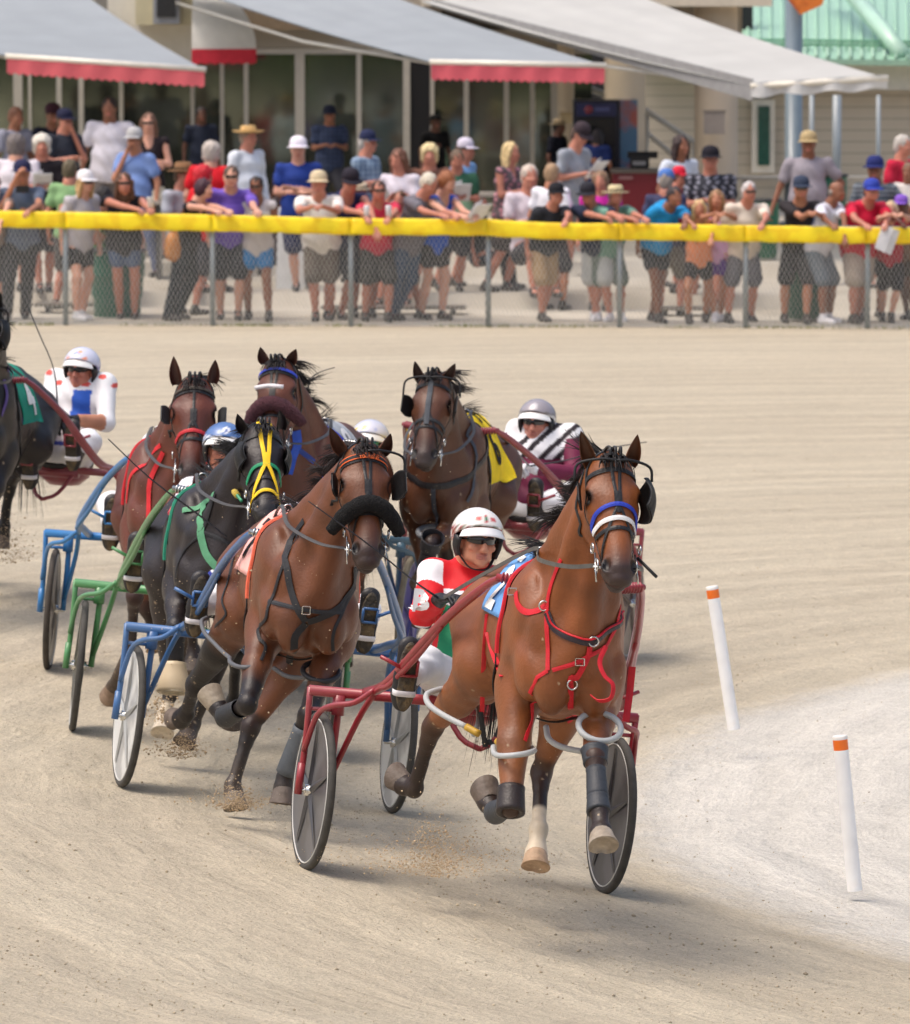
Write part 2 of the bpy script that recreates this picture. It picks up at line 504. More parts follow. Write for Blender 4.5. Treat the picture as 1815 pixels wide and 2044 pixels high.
# ------------------------------------------------------------------ ground
TC = (12.93, 31.7); TR = 12.0
def track_material():
    m = bpy.data.materials.new('track_sand'); m.use_nodes = True
    n = m.node_tree.nodes; l = m.node_tree.links; b = n['Principled BSDF']
    geo = n.new('ShaderNodeNewGeometry')
    sub = n.new('ShaderNodeVectorMath'); sub.operation = 'SUBTRACT'; sub.inputs[1].default_value = (TC[0], TC[1], 0)
    l.new(geo.outputs['Position'], sub.inputs[0])
    flat = n.new('ShaderNodeVectorMath'); flat.operation = 'MULTIPLY'; flat.inputs[1].default_value = (1, 1, 0); l.new(sub.outputs[0], flat.inputs[0])
    ln = n.new('ShaderNodeVectorMath'); ln.operation = 'LENGTH'; l.new(flat.outputs[0], ln.inputs[0])
    sep = n.new('ShaderNodeSeparateXYZ'); l.new(flat.outputs[0], sep.inputs[0])
    at = n.new('ShaderNodeMath'); at.operation = 'ARCTAN2'; l.new(sep.outputs[1], at.inputs[0]); l.new(sep.outputs[0], at.inputs[1])
    def noise(vec, scale, detail=5, rough=.55):
        q = n.new('ShaderNodeTexNoise'); q.inputs['Scale'].default_value = scale; q.inputs['Detail'].default_value = detail; q.inputs['Roughness'].default_value = rough
        l.new(vec, q.inputs['Vector']); return q.outputs[0]
    def mapr(src, a, b_, c, d):
        q = n.new('ShaderNodeMapRange'); q.inputs[1].default_value = a; q.inputs[2].default_value = b_; q.inputs[3].default_value = c; q.inputs[4].default_value = d
        l.new(src, q.inputs[0]); return q.outputs[0]
    def math_(op, a, b_=None, v=None):
        q = n.new('ShaderNodeMath'); q.operation = op; l.new(a, q.inputs[0])
        if b_ is not None: l.new(b_, q.inputs[1])
        if v is not None: q.inputs[1].default_value = v
        return q.outputs[0]
    cmb = n.new('ShaderNodeCombineXYZ'); l.new(ln.outputs['Value'], cmb.inputs[0]); l.new(math_('MULTIPLY', at.outputs[0], v=2.2), cmb.inputs[1])
    polar = cmb.outputs[0]
    warp = n.new('ShaderNodeVectorMath'); warp.operation = 'ADD'; l.new(polar, warp.inputs[0])
    nw = n.new('ShaderNodeTexNoise'); nw.inputs['Scale'].default_value = .8; l.new(geo.outputs['Position'], nw.inputs['Vector'])
    sc = n.new('ShaderNodeVectorMath'); sc.operation = 'SCALE'; sc.inputs['Scale'].default_value = .25; l.new(nw.outputs['Color'], sc.inputs[0]); l.new(sc.outputs[0], warp.inputs[1])
    streak = noise(warp.outputs[0], 1.5, 6, .62)       # harrow and wheel lines round the turn
    fine = noise(warp.outputs[0], 7.0, 6, .65)
    pos = geo.outputs['Position']
    blot = noise(pos, 1.3, 6, .6); grain = noise(pos, 55, 6, .7); mid = noise(pos, 9, 6, .65)
    # colour
    mx = n.new('ShaderNodeMix'); mx.data_type = 'RGBA'; l.new(mapr(streak, .30, .74, 0, 1), mx.inputs[0])
    mx.inputs[6].default_value = (*srgb((196, 184, 162)), 1); mx.inputs[7].default_value = (*srgb((211, 200, 177)), 1)
    mx2 = n.new('ShaderNodeMix'); mx2.data_type = 'RGBA'; l.new(mapr(blot, .56, .70, 0, .15), mx2.inputs[0]); l.new(mx.outputs[2], mx2.inputs[6]); mx2.inputs[7].default_value = (*srgb((172, 156, 132)), 1)
    # paler crushed stone inside the turn
    edge = math_('ADD', ln.outputs['Value'], mapr(mid, .2, .8, -.14, .14)); edge2 = math_('ADD', edge, mapr(blot, .2, .8, -.12, .12))
    mx3 = n.new('ShaderNodeMix'); mx3.data_type = 'RGBA'; l.new(mapr(edge2, TR - .12, TR + .28, 1, 0), mx3.inputs[0]); l.new(mx2.outputs[2], mx3.inputs[6]); mx3.inputs[7].default_value = (*srgb((224, 219, 208)), 1)
    ruts = noise(warp.outputs[0], .9, 3, .5); w1 = n.new('ShaderNodeTexWave'); w1.wave_type = 'BANDS'; w1.bands_direction = 'X'; w1.inputs['Scale'].default_value = .55; w1.inputs['Distortion'].default_value = 5.0; w1.inputs['Detail'].default_value = 4; w1.inputs['Detail Scale'].default_value = 1.2; l.new(warp.outputs[0], w1.inputs['Vector'])
    rutv = math_('MULTIPLY', mapr(ruts, .3, .7, .96, 1.03), mapr(w1.outputs['Fac'], .0, 1, .955, 1.03))
    v1 = math_('MULTIPLY', mapr(grain, .25, .75, .70, 1.24), mapr(fine, .3, .7, .90, 1.09)); v1 = math_('MULTIPLY', v1, mapr(mid, .3, .7, .93, 1.06))
    v1 = math_('MULTIPLY', v1, rutv)
    # far part of the track is drier and smoother
    vm = n.new('ShaderNodeVectorMath'); vm.operation = 'SCALE'; l.new(mx3.outputs[2], vm.inputs[0]); l.new(v1, vm.inputs['Scale']); l.new(vm.outputs[0], b.inputs['Base Color'])
    b.inputs['Roughness'].default_value = .95; b.inputs['Specular IOR Level'].default_value = .2
    g2 = noise(pos, 170, 3, .6); v1 = math_('MULTIPLY', v1, mapr(g2, .3, .7, .84, 1.14)); l.new(v1, vm.inputs['Scale'])
    h = math_('ADD', math_('MULTIPLY', grain, v=.5), math_('MULTIPLY', mid, v=1.2)); h = math_('ADD', h, math_('MULTIPLY', fine, v=1.3)); h = math_('ADD', h, math_('MULTIPLY', streak, v=.8)); h = math_('ADD', h, math_('MULTIPLY', w1.outputs['Fac'], v=.5))
    w2 = n.new('ShaderNodeTexWave'); w2.wave_type = 'BANDS'; w2.bands_direction = 'X'; w2.inputs['Scale'].default_value = 2.3; w2.inputs['Distortion'].default_value = 2.2; w2.inputs['Detail'].default_value = 3; w2.inputs['Detail Scale'].default_value = 2.5; l.new(warp.outputs[0], w2.inputs['Vector'])
    h = math_('ADD', h, math_('MULTIPLY', math_('MULTIPLY', mapr(w2.outputs['Fac'], .5, 1, 0, 1), mapr(blot, .46, .66, 0, 1)), v=.22))
    bp = n.new('ShaderNodeBump'); bp.inputs['Strength'].default_value = .8; bp.inputs['Distance'].default_value = .05
    l.new(h, bp.inputs['Height']); l.new(bp.outputs[0], b.inputs['Normal'])
    return m
def grid(name, xs, ys, zf, m):
    X, Y = np.meshgrid(xs, ys, indexing='ij'); Z = zf(X, Y)
    V = np.stack([X, Y, Z], -1).reshape(-1, 3); nx, ny = len(xs), len(ys)
    i, j = np.meshgrid(np.arange(nx - 1), np.arange(ny - 1), indexing='ij'); a = (i * ny + j).ravel()
    F = np.stack([a, a + ny, a + ny + 1, a + 1], 1)
    o = mesh_obj(name, V, F, m, base=(0, 0, 0)); o.location = (0, 0, 0); o['kind'] = 'structure'; return o
rng = np.random.RandomState(5)
def track_z(X, Y):
    z = gz(X, Y)
    r = np.sqrt((X - TC[0]) ** 2 + (Y - TC[1]) ** 2)
    a = np.arctan2(Y - TC[1], X - TC[0])
    w = np.exp(-((Y - 36) / 20) ** 2)
    z = z + w * (.006 * np.sin(r * 5.1 + 2 * np.sin(a * 7)) + .004 * np.sin(r * 11.7 + a * 9) + .006 * np.sin(X * 2.3 + Y * 1.7) * np.sin(Y * 2.9 - X))
    return z
TRM = track_material()
xs = np.unique(np.concatenate([np.linspace(-320, -8, 14), np.arange(-8, 8.01, .08), np.linspace(8, 320, 14)]))
ys = np.unique(np.concatenate([np.linspace(-300, 18, 10), np.arange(18, 50, .1), np.linspace(50, 69, 40)]))
track = grid('track', xs, ys, track_z, TRM)
# apron beyond the fence, rising in low concrete terraces
conc = mat('concrete', srgb((196, 189, 174)), rough=.9, var=.10, scale=1.6, bump=.2, bscale=30, c2=srgb((176, 168, 152)), c2scale=.7)
ay = []
for y in (69.0, 69.2, 71.99, 72.0, 74.99, 75.0, 77.99, 78.0, 82.0, 110, 600): ay.append(y)
xs2 = np.unique(np.concatenate([np.linspace(-320, -8, 8), np.linspace(-8, 8, 17), np.linspace(8, 320, 8)]))
ax_, ay_ = np.meshgrid(xs2, ay, indexing='ij')
Z = np.vectorize(lambda x, y: apron_z(y, x))(ax_, ay_)
grid('apron', xs2, np.array(ay), lambda X, Y: Z, conc)

# ------------------------------------------------------------------ fence
fz = lambda x: float(gz(x, 69.0))
fr_ = root('chain_link_fence', (0, FENCE_Y, fz(0)), 'grey chain link fence with padded yellow top rail along the track edge', 'fence')
def fx(px): return (px - 907.5) / FPX * FENCE_Y / (CP) * 1.0
galv = mat('galvanised', srgb((150, 158, 160)), rough=.45, metal=.5, var=.1)
topy = lambda px: np.interp(px, [-200, 0, 424, 700, 975, 1236, 1487, 1730, 1815, 2000], [418, 420, 428, 435, 437, 445, 449, 453, 453, 455])
for i, px in enumerate([-160, 131, 424, 700, 974, 1236, 1487, 1730, 1975]):
    p0 = P(px, 652, FENCE_Y); zt = P(px, topy(px) + 6, FENCE_Y)[2]; x = p0[0]
    b = MB(); b.tube([(x, FENCE_Y + .03, fz(x) - .1), (x, FENCE_Y + .03, zt)], .03, 12); b.build('post', galv, fr_, smooth=True)
yel = mat('yellow_pad', srgb((255, 228, 30)), rough=.42, var=.05, scale=3, c2=srgb((244, 206, 20)), c2scale=5, spec=.5)
segs = [(-260, 130), (130, 424), (424, 700), (700, 972), (972, 1236), (1236, 1487), (1487, 1730), (1730, 2080)]
for si, (a, b_) in enumerate(segs):
    V = []; n = 24; ring = 16
    pts = []
    for i in range(n + 1):
        px = a + (b_ - a) * i / n; y0 = topy(px) + (0 if si < 4 or si > 4 else 3 * math.sin(i / n * 3.1)); p = P(px, y0, FENCE_Y - .05)
        sag = .004 * math.sin(i * .9 + si * 2) + .002 * math.sin(i * 2.3)
        for j in range(ring):
            t = 2 * math.pi * j / ring; hh = .092; q = math.sin(t); c = math.cos(t)
            z = p[2] - .095 + q * hh * (1 - .0) ; wv = .022 * (abs(c) ** .4) * (1 if c > 0 else -1)
            V.append((p[0], FENCE_Y - .01 + wv * (1.6 - q * .5) + .002 * math.sin(i * 1.7 + j), z + sag * (1 if q < 0 else .3)))
    F = []
    for i in range(n):
        for j in range(ring): F.append((i * ring + j, (i + 1) * ring + j, (i + 1) * ring + (j + 1) % ring, i * ring + (j + 1) % ring))
    F.append(tuple(range(ring))); F.append(tuple(n * ring + j for j in reversed(range(ring))))
    mesh_obj('top_rail_pad', V, F, yel, fr_)
# woven wire, every strand a real wire
b = MB(); V = []; F = []
x0, x1 = fx(-200), fx(2050); hgt = 1.10; stp = .05; wr = .003
def wire(p, q):
    n = len(V); d = unit(np.array(q) - np.array(p)); s1 = np.cross(d, [0, 1, 0]); s2 = np.array([0, 1.0, 0])
    for e in (p, q):
        for k in range(3):
            a = 2 * math.pi * k / 3; V.append(np.array(e) + (s1 * math.cos(a) + s2 * math.sin(a)) * wr)
    for k in range(3): F.append((n + k, n + (k + 1) % 3, n + 3 + (k + 1) % 3, n + 3 + k))
rise = .62
x = x0 - hgt / rise * .6
while x < x1:
    for sg in (1, -1):
        xa, xb = x, x + sg * hgt * .52
        za, zb = fz(xa) + .02, fz(xb) + .02 + hgt
        wire((xa, FENCE_Y + sg * .002, za), (xb, FENCE_Y + sg * .002, zb))
    x += stp
mesh_obj('wire_mesh', V, F, mat('wire', srgb((205, 206, 202)), rough=.5, metal=.4, var=0), fr_)
b = MB(); b.tube([(x0, FENCE_Y, fz(x0) + .03), (0, FENCE_Y, fz(0) + .03), (x1, FENCE_Y, fz(x1) + .03)], .004, 5); b.tube([(x0, FENCE_Y, fz(x0) + 1.10), (0, FENCE_Y, fz(0) + 1.10), (x1, FENCE_Y, fz(x1) + 1.10)], .02, 8); b.build('tension_rail', galv, fr_)
# weeds at the foot of the fence
V = []; F = []
rng = np.random.RandomState(3)
for i in range(1500):
    x = rng.uniform(-5.3, 5.3); dens = math.sin(x * 2.1) + math.sin(x * 5.3 + 1)
    if dens < rng.uniform(-1.2, 1.6): continue
    y = FENCE_Y - rng.uniform(-.08, .1); z = fz(x); hgt_ = rng.uniform(.015, .06); a = rng.uniform(-.03, .03)
    n = len(V); V += [(x - .004, y, z), (x + .004, y, z), (x + a, y + rng.uniform(-.02, .02), z + hgt_)]; F.append((n, n + 1, n + 2))
g = mesh_obj('grass', V, F, cmat('cloth', (118, 124, 58), var=.3), smooth=False); tag(g, 'thin weeds growing along the foot of the chain link fence', 'grass'); g['kind'] = 'stuff'

# ------------------------------------------------------------------ loose dirt on the track
def clod_mesh(pts, sizes, seed=0):
    r = np.random.RandomState(seed)
    base = np.array([(1, 0, 0), (-1, 0, 0), (0, 1, 0), (0, -1, 0), (0, 0, 1), (0, 0, -1)], float)
    fc = np.array([(4, 0, 2), (4, 2, 1), (4, 1, 3), (4, 3, 0), (5, 2, 0), (5, 1, 2), (5, 3, 1), (5, 0, 3)])
    n = len(pts); V = base[None] * r.uniform(.45, 1.1, (n, 6, 1)) * np.array(sizes)[:, None, None]
    ang = r.uniform(0, 6.28, n); c, s = np.cos(ang), np.sin(ang)
    x = V[..., 0] * c[:, None] - V[..., 1] * s[:, None]; y = V[..., 0] * s[:, None] + V[..., 1] * c[:, None]
    V = np.stack([x, y, V[..., 2] * .8], -1) + np.array(pts)[:, None, :]
    F = fc[None] + (np.arange(n) * 6)[:, None, None]
    return V.reshape(-1, 3), F.reshape(-1, 3)
rng = np.random.RandomState(11)
N = 60000
Yc = 23.5 + 34 * rng.beta(1.05, 1.7, N); Xc = rng.uniform(-.082, .082, N) * Yc
rr = np.sqrt((Xc - TC[0]) ** 2 + (Yc - TC[1]) ** 2)
keep = (rr > TR + .3) | (rng.uniform(0, 1, N) < .25)
band = .5 + .5 * np.sin(rr * 3.3 + np.sin(rr * 1.1) * 2); keep &= rng.uniform(0, 1, N) < (.25 + .75 * band ** 2)
Xc, Yc = Xc[keep], Yc[keep]
sz = .0016 + .0018 * rng.gamma(1.0, .8, len(Xc)) + (rng.uniform(0, 1, len(Xc)) < .03) * rng.uniform(0, .008, len(Xc)); sz = np.minimum(sz, .013)
Zc = track_z(Xc, Yc) + sz * .3
V, F = clod_mesh(np.stack([Xc, Yc, Zc], 1), sz, 1)
o = mesh_obj('loose_dirt', V, F, mat('dirt_clod', srgb((182, 168, 144)), rough=1, var=.4, scale=9, spec=.1), smooth=False); tag(o, 'small clods and grit strewn over the sandy track', 'dirt'); o['kind'] = 'stuff'
# ------------------------------------------------------------------ horses
class Frame:
    def __init__(s, O, th, roll):
        t, r = math.radians(th), math.radians(roll)
        s.F = np.array([math.sin(t), -math.cos(t), 0.0])
        S = np.array([math.cos(t), math.sin(t), 0.0]); U = np.array([0, 0, 1.0])
        s.S = S * math.cos(r) - U * math.sin(r); s.U = U * math.cos(r) + S * math.sin(r)
        s.O = np.asarray(O, float); s.R = np.array([s.F, s.S, s.U])
    def L(s, f, sd, u): return s.O + s.F * f + s.S * sd + s.U * u
    def loc(s, p): return s.R @ (np.asarray(p) - s.O)
    def J(s, px, py, f):
        r = ray(px, py); C = np.array([0, 0, HC])
        t = (f - (C - s.O) @ s.F) / (r @ s.F); return C + r * t
def hairs(strands, wid, m, name, parent, nseg=5):
    """strands: list of (points list); flat tapered strips"""
    V = []; F = []
    for pts in strands:
        pp = np.array(crom(pts, 3)); n = len(pp)
        T, N, B = frames(pp, np.array([random.uniform(-1, 1), random.uniform(-1, 1), random.uniform(-.3, 1)]))
        b = len(V)
        w0 = wid * random.uniform(0.6, 1.3)
        for i in range(n):
            w = w0 * (1 - (i / (n - 1)) ** 1.6) * 0.5 + 0.0006
            V += [pp[i] - B[i] * w, pp[i] + B[i] * w, pp[i] + N[i] * w * 0.7]
        for i in range(n - 1):
            a = b + i * 3
            F += [(a, a + 1, a + 4, a + 3), (a + 1, a + 2, a + 5, a + 4), (a + 2, a, a + 3, a + 5)]
    return mesh_obj(name, V, F, m, parent)

def ear_geo(base, tip, out, fwd, w=0.045):
    """a cupped, pointed ear with thickness"""
    ax = tip - base; L = np.linalg.norm(ax); ax = ax / L
    fwd = unit(fwd - ax * (fwd @ ax)); sd = np.cross(ax, fwd)
    nu, nv = 9, 9; V = []; C = []
    for layer in (0, 1):
        for i in range(nu):
            t = i / (nu - 1)
            ww = w * (0.62 + 1.75 * t - 1.1 * t * t) * (1 - t) ** .72 * .95 if t < 1 else 0
            ww = max(ww, 0.001)
            for j in range(nv):
                a = (j / (nv - 1) * 2 - 1) * math.radians(118 - 40 * t)
                r = ww * (1.0 if layer == 0 else 0.86)
                p = base + ax * (t * L - 0.01) + sd * math.sin(a) * r * 0.95 - fwd * (math.cos(a) * r * 0.8 - r * 0.25) + fwd * 0.012 * math.sin(t * 3.1)
                V.append(p); C.append((t, layer))
    F = []
    n1 = nu * nv
    for i in range(nu - 1):
        for j in range(nv - 1):
            a = i * nv + j
            F.append((a, a + nv, a + nv + 1, a + 1)); F.append((n1 + a, n1 + a + 1, n1 + a + nv + 1, n1 + a + nv))
        F.append((i * nv, n1 + i * nv, n1 + (i + 1) * nv, (i + 1) * nv))
        a = i * nv + nv - 1; F.append((a, a + nv, n1 + a + nv, n1 + a))
    return V, F, C

def hoof_geo(top, bot, toe, r=0.057):
    """top: coronet centre, bot: centre of the ground surface"""
    ax = unit(bot - top); toe = unit(toe - ax * (toe @ ax)); sd = np.cross(ax, toe); H = max(np.linalg.norm(bot - top), 0.07)
    V = []; n = 20; rings = [(-0.012, 0.80, 0.0), (0.0, 0.86, 0.002), (0.35 * H, 0.93, 0.006), (0.97 * H, 1.12, 0.02), (H, 1.12, 0.02), (H, 0.98, 0.018), (H - 0.008, 0.8, 0.012), (H - 0.010, 0.08, 0.0)]
    F = []
    for (h, s_, f) in rings:
        for j in range(n):
            a = 2 * math.pi * j / n; c, q = math.cos(a), math.sin(a)
            heel = 1.0 if c > -0.5 else 1.0 - 0.22 * (-c - 0.5) * 2 * (1 if abs(q) > 0.3 else 1.6)
            V.append(top + ax * h + toe * (c * r * 1.08 * s_ * heel + f) + sd * q * r * 0.98 * s_)
    for i in range(len(rings) - 1):
        for j in range(n): F.append((i * n + j, i * n + (j + 1) % n, (i + 1) * n + (j + 1) % n, (i + 1) * n + j))
    F.append(tuple((len(rings) - 1) * n + j for j in range(n)))
    return V, F

def boot_geo(a, b, ra, rb, n=18, flare=0.002, th=0.005):
    ax = unit(b - a); L = np.linalg.norm(b - a)
    prof = [(ra + flare, 0.0), (ra + flare + th, 0.0), (ra + th, 0.12 * L), ((ra * .45 + rb * .55) + th, 0.5 * L), (rb + th, 0.88 * L), (rb + flare + th * .6, L), (rb * .88, L + .004), (rb * .6, L - .01)]
    return lathe_geo(a, ax, prof, n)

def make_horse(name, label, anchor, th, roll, coat, head, legs, h=0.013, opt=None):
    opt = opt or {}
    fr0 = Frame((0, 0, 0), th, roll)
    O = P(*anchor) - (fr0.F * 0.3 + fr0.U * 1.12)
    fr = Frame(O, th, roll); L, J = fr.L, fr.J
    R = fr.R
    zg = gz(O[0], O[1])
    rt = root(name, (O[0], O[1], zg), label, 'horse', 'horses in the race')
    bw = opt.get('bw', .94)
    B = Blob()
    def hit(px, py, w=None):
        r = ray(px, py); dl = np.linalg.norm(r); r = r / dl; C0 = np.array([0, 0, HC])
        q = B.hit(C0, r, np.linalg.norm(J(px, py, 1.3) - C0), np.linalg.norm(J(px, py, -1.6) - C0))
        return q if q is not None else J(px, py, .35)
    def E(f, s, u, rf, rs, ru, k=0.07, tilt=0.0, sub=False):
        ax = R
        if tilt:
            t = math.radians(tilt); F2 = fr.F * math.cos(t) + fr.U * math.sin(t); U2 = -fr.F * math.sin(t) + fr.U * math.cos(t); ax = np.array([F2, fr.S, U2])
        B.ell(L(f, s * bw, u), (rf, rs * bw, ru), ax, k, sub)
    # trunk
    E(-.36, 0, 1.155, .58, .265, .295); E(-.02, 0, 1.16, .36, .235, .325)
    B.cone(L(.10, 0, 1.42), L(-.28, 0, 1.42), .075, .08, .08); B.cone(L(-.28, 0, 1.38), L(-.72, 0, 1.335), .11, .14, .08)
    E(.27, 0, 1.13, .24, .185, .245)
    for s in (-1, 1):
        E(.13, s * .165, 1.17, .17, .10, .31, .07, -18)
        E(.33, s * .168, 1.07, .12, .080, .13, .045)          # point of shoulder
        E(.43, s * .095, 1.035, .085, .084, .14, .03)        # pectoral
        E(.40, s * .06, 1.20, .10, .09, .14, .05)
        E(.10, s * .19, .96, .15, .075, .13, .05)            # triceps / elbow
        E(-.86, s * .11, 1.16, .26, .135, .21, .08); E(-.98, s * .13, 1.03, .20, .118, .25, .07)
        E(-.66, s * .16, 1.06, .17, .09, .18, .06)
        B.cone(L(.36, s * .10, 1.26), L(.10, s * .12, 1.36), .08, .09, .07)
    E(-.84, 0, 1.25, .33, .17, .18); E(-.55, 0, 1.11, .30, .20, .18, .08)
    # head frame
    A = J(*head['poll']); N_ = J(*head['nose']); en = unit(N_ - A); Lh = np.linalg.norm(N_ - A); sc = Lh / 0.60
    sc = min(max(sc, 0.9), 1.12)
    es = fr0.S.copy()
    yaw = math.radians(head.get('yaw', 0)); rl = math.radians(head.get('roll', 0))
    es = fr.S * math.cos(yaw) + fr.F * -math.sin(yaw)
    es = unit(es - en * (es @ en)); ef = np.cross(es, en)
    if ef @ fr.F < 0: ef = -ef
    es = es * math.cos(rl) + ef * 0
    es = unit(es)
    print(name, 'head length %.2f' % Lh, 'ground', round(zg, 3), 'hoof lift', [round(J(*legs[k][-1][1:])[2] - zg, 2) if legs[k][-1][0] == 'J' else None for k in legs])
    HR = np.array([es, ef, en])
    HW = opt.get('hw', 1.2)
    def Hd(s, f, n): return A + (es * s * HW + ef * f + en * n) * sc
    def HE(s, f, n, rs, rf, rn, k=0.02, sub=False, ax=None): B.ell(Hd(s, f, n), np.array((rs * HW, rf, rn)) * sc, HR if ax is None else ax, k, sub)
    # neck
    nb = L(.16, 0, 1.24); ne = A - ef * 0.105 * sc + en * 0.055
    mid = nb * 0.45 + ne * 0.55 + fr.U * 0.02 + fr.F * -0.015
    m1 = nb * 0.75 + ne * 0.25
    B.cone(nb, m1, .26, .215, .06, fr.S, .56); B.cone(m1, mid, .215, .165, .055, fr.S, .54); B.cone(mid, ne, .17, .118, .05, es, .66)
    crest0 = L(-.02, 0, 1.47)
    B.cone(L(.46, 0, 1.12), mid * 0.35 + ne * 0.65 + ef * 0.085, .085, .055, .05)      # windpipe line
    for s in (-1, 1):                                                             # neck muscle bands
        B.cone(L(.36, s * .105, 1.20), ne + es * s * 0.045 + ef * 0.04, .075, .045, .05)
        B.cone(L(.06, s * .10, 1.38), ne + es * s * 0.04 - ef * .03, .085, .05, .06)
    # head
    HE(0, -.035, .07, .078, .085, .10, .04); HE(0, -.03, .17, .094, .075, .12, .03); HE(0, -.06, .26, .072, .085, .12, .03)
    for s in (-1, 1):
        HE(s * .076, -.018, .175, .026, .030, .050, .018)                          # brow
        HE(s * .074, -.055, .235, .024, .045, .055, .02)
        HE(s * .052, -.155, .215, .030, .095, .105, .03)                           # cheek
        B.cone(Hd(s * .050, -.20, .26), Hd(s * .026, -.125, .50), .030 * sc, .024 * sc, .035)
        B.cone(Hd(s * .072, -.065, .27), Hd(s * .045, -.055, .42), .016 * sc, .010 * sc, .02)   # facial crest
    B.cone(Hd(0, -.022, .22), Hd(0, -.026, .53), .070 * sc, .052 * sc, .035, es, 1.06)
    B.cone(Hd(0, -.085, .28), Hd(0, -.075, .52), .074 * sc, .056 * sc, .04, es, .92)
    HE(0, -.055, .545, .056, .058, .060, .03)
    for s in (-1, 1):
        HE(s * .043, -.022, .530, .024, .026, .042, .014)
        HE(s * .050, -.004, .530, .015, .022, .030, .008, sub=True)
        HE(s * .088, -.030, .195, .018, .026, .026, .010, sub=True)
    HE(0, -.035, .592, .044, .036, .028, .02); HE(0, -.100, .575, .034, .030, .036, .018)
    HE(0, -.074, .605, .06, .006, .045, .006, sub=True)
    # legs
    joints = {}
    lowdark = []
    for key in ('FL', 'FR', 'HL', 'HR'):
        sg = -1 if key[1] == 'L' else 1
        pts = [J(*q[1:]) if q[0] == 'J' else L(*q[1:]) for q in legs[key]]
        joints[key] = pts
        if key[0] == 'F':
            el = L(.10, sg * .175, .98); kn, fe, ho = pts[-3:]
            if len(pts) == 4: el = pts[0]
            fd = fr.F
            B.cone(el, el * .5 + kn * .5, .092, .064, .05); B.cone(el * .5 + kn * .5, kn * .9 + el * .1, .066, .046, .03)
            B.cone(el + fr.F * .04 + fr.U * .03, el * .55 + kn * .45 + fr.F * .025, .06, .032, .04)
            B.ell(kn, (.050, .046, .055), R, .022); B.cone(kn, kn * .75 + fe * .25, .044, .031, .02)
            B.cone(kn, fe, .029, .028, .02); cb = unit(np.cross(fe - kn, fr.S)); cb = -cb if cb @ fr.F > 0 else cb
            B.cone(kn * .8 + fe * .2 + cb * .014, fe * .9 + kn * .1 + cb * .02, .018, .018, .015)
            B.ell(fe, (.042, .039, .045), R, .018)
        else:
            stf = L(-.60, sg * .20, .98)
            if len(pts) == 4: stf = pts[0]
            hk, fe, ho = pts[-3:]
            hipj = L(-.86, sg * .15, 1.14)
            B.cone(hipj, stf, .17, .125, .08); B.cone(stf, stf * .5 + hk * .5, .118, .078, .05); B.cone(stf * .5 + hk * .5, hk * .9 + stf * .1, .075, .046, .04)
            B.cone(L(-1.02, sg * .13, 1.02), stf * .4 + hk * .6 - fr.F * .05, .10, .045, .06)
            bk = unit(-(fe - hk) * 0.4 + (stf - hk) * 0 - fr.F * 0.8)
            B.ell(hk, (.050, .042, .056), R, .02); B.cone(hk, hk + unit(hk - fe) * .085 - fr.F * .045, .034, .024, .025)
            B.cone(hk + unit(hk - fe) * .08 - fr.F * .045, stf * .55 + hk * .45 - fr.F * .05, .020, .022, .02)
            B.cone(hk, hk * .75 + fe * .25, .045, .033, .02); B.cone(hk, fe, .032, .031, .02); cb = -fr.F
            B.cone(hk * .8 + fe * .2 + cb * .014, fe * .9 + hk * .1 + cb * .018, .019, .019, .015)
            B.ell(fe, (.045, .040, .046), R, .018)
        ax = unit(ho - fe); Lp = np.linalg.norm(ho - fe); hl = 0.066
        cor = ho - ax * hl if Lp > 0.12 else fe + ax * (Lp * 0.45)
        B.cone(fe, cor, .034, .040, .02); B.cone(cor - ax * .01, cor + ax * .006, .048, .050, .012)
        toe = fr.F * 1.0 + fr.U * 0.0
        if abs(ax @ toe) > 0.8: toe = fr.U
        if key in opt.get('toe', {}): toe = opt['toe'][key]
        HV, HF = hoof_geo(cor, ho, toe)
        hc = opt.get('hoofc', {}).get(key, (96, 84, 74))
        mesh_obj('hoof', HV, HF, cmat('hair', hc, bump=0.3, c2=srgb(tuple(min(255, v + 16) for v in hc)), c2scale=14, var=0.12), rt)
        lowdark.append((kn if key[0] == 'F' else hk, fe, ho, key))
    V, F = B.mesh(h)
    NV = vnormals(V, F)
    q = (V - fr.O) @ R.T
    rib = np.sin(q[:, 0] * 52 + q[:, 2] * 14) * np.exp(-((q[:, 0] + .42) / .26) ** 2) * np.exp(-((q[:, 2] - 1.08) / .17) ** 2) * .0022
    msc = (np.sin(q[:, 0] * 23 + 2.1 * np.sin(q[:, 2] * 9 + q[:, 1] * 7)) * np.sin(q[:, 2] * 19 + 3 * np.sin(q[:, 1] * 10 + q[:, 0] * 6)) + .7 * np.sin(q[:, 1] * 41 + 3 * np.sin(q[:, 2] * 8)) * np.sin(q[:, 2] * 26)) * .0028 * (q[:, 2] > .5) * (q[:, 2] < 1.75)
    crease = -.010 * np.exp(-(q[:, 1] / .014) ** 2) * (q[:, 0] > .30) * np.clip((1.16 - q[:, 2]) * 8, 0, 1) * np.clip((q[:, 2] - .84) * 8, 0, 1)
    V = V + NV * (rib + msc + crease)[:, None]
    # coat colours
    base = np.array(srgb(coat['base'])); dark = np.array(srgb(coat['dark'])); lite = np.array(srgb(coat['lite'])); muz = np.array(srgb(coat['muzzle']))
    C = np.tile(base, (len(V), 1))
    lc = (V - fr.O) @ R.T
    hl_ = (V - A) @ HR.T / sc; hl_[:, 0] /= HW
    def mixin(C, c, w): w = np.clip(w, 0, 1)[:, None]; return C * (1 - w) + c * w
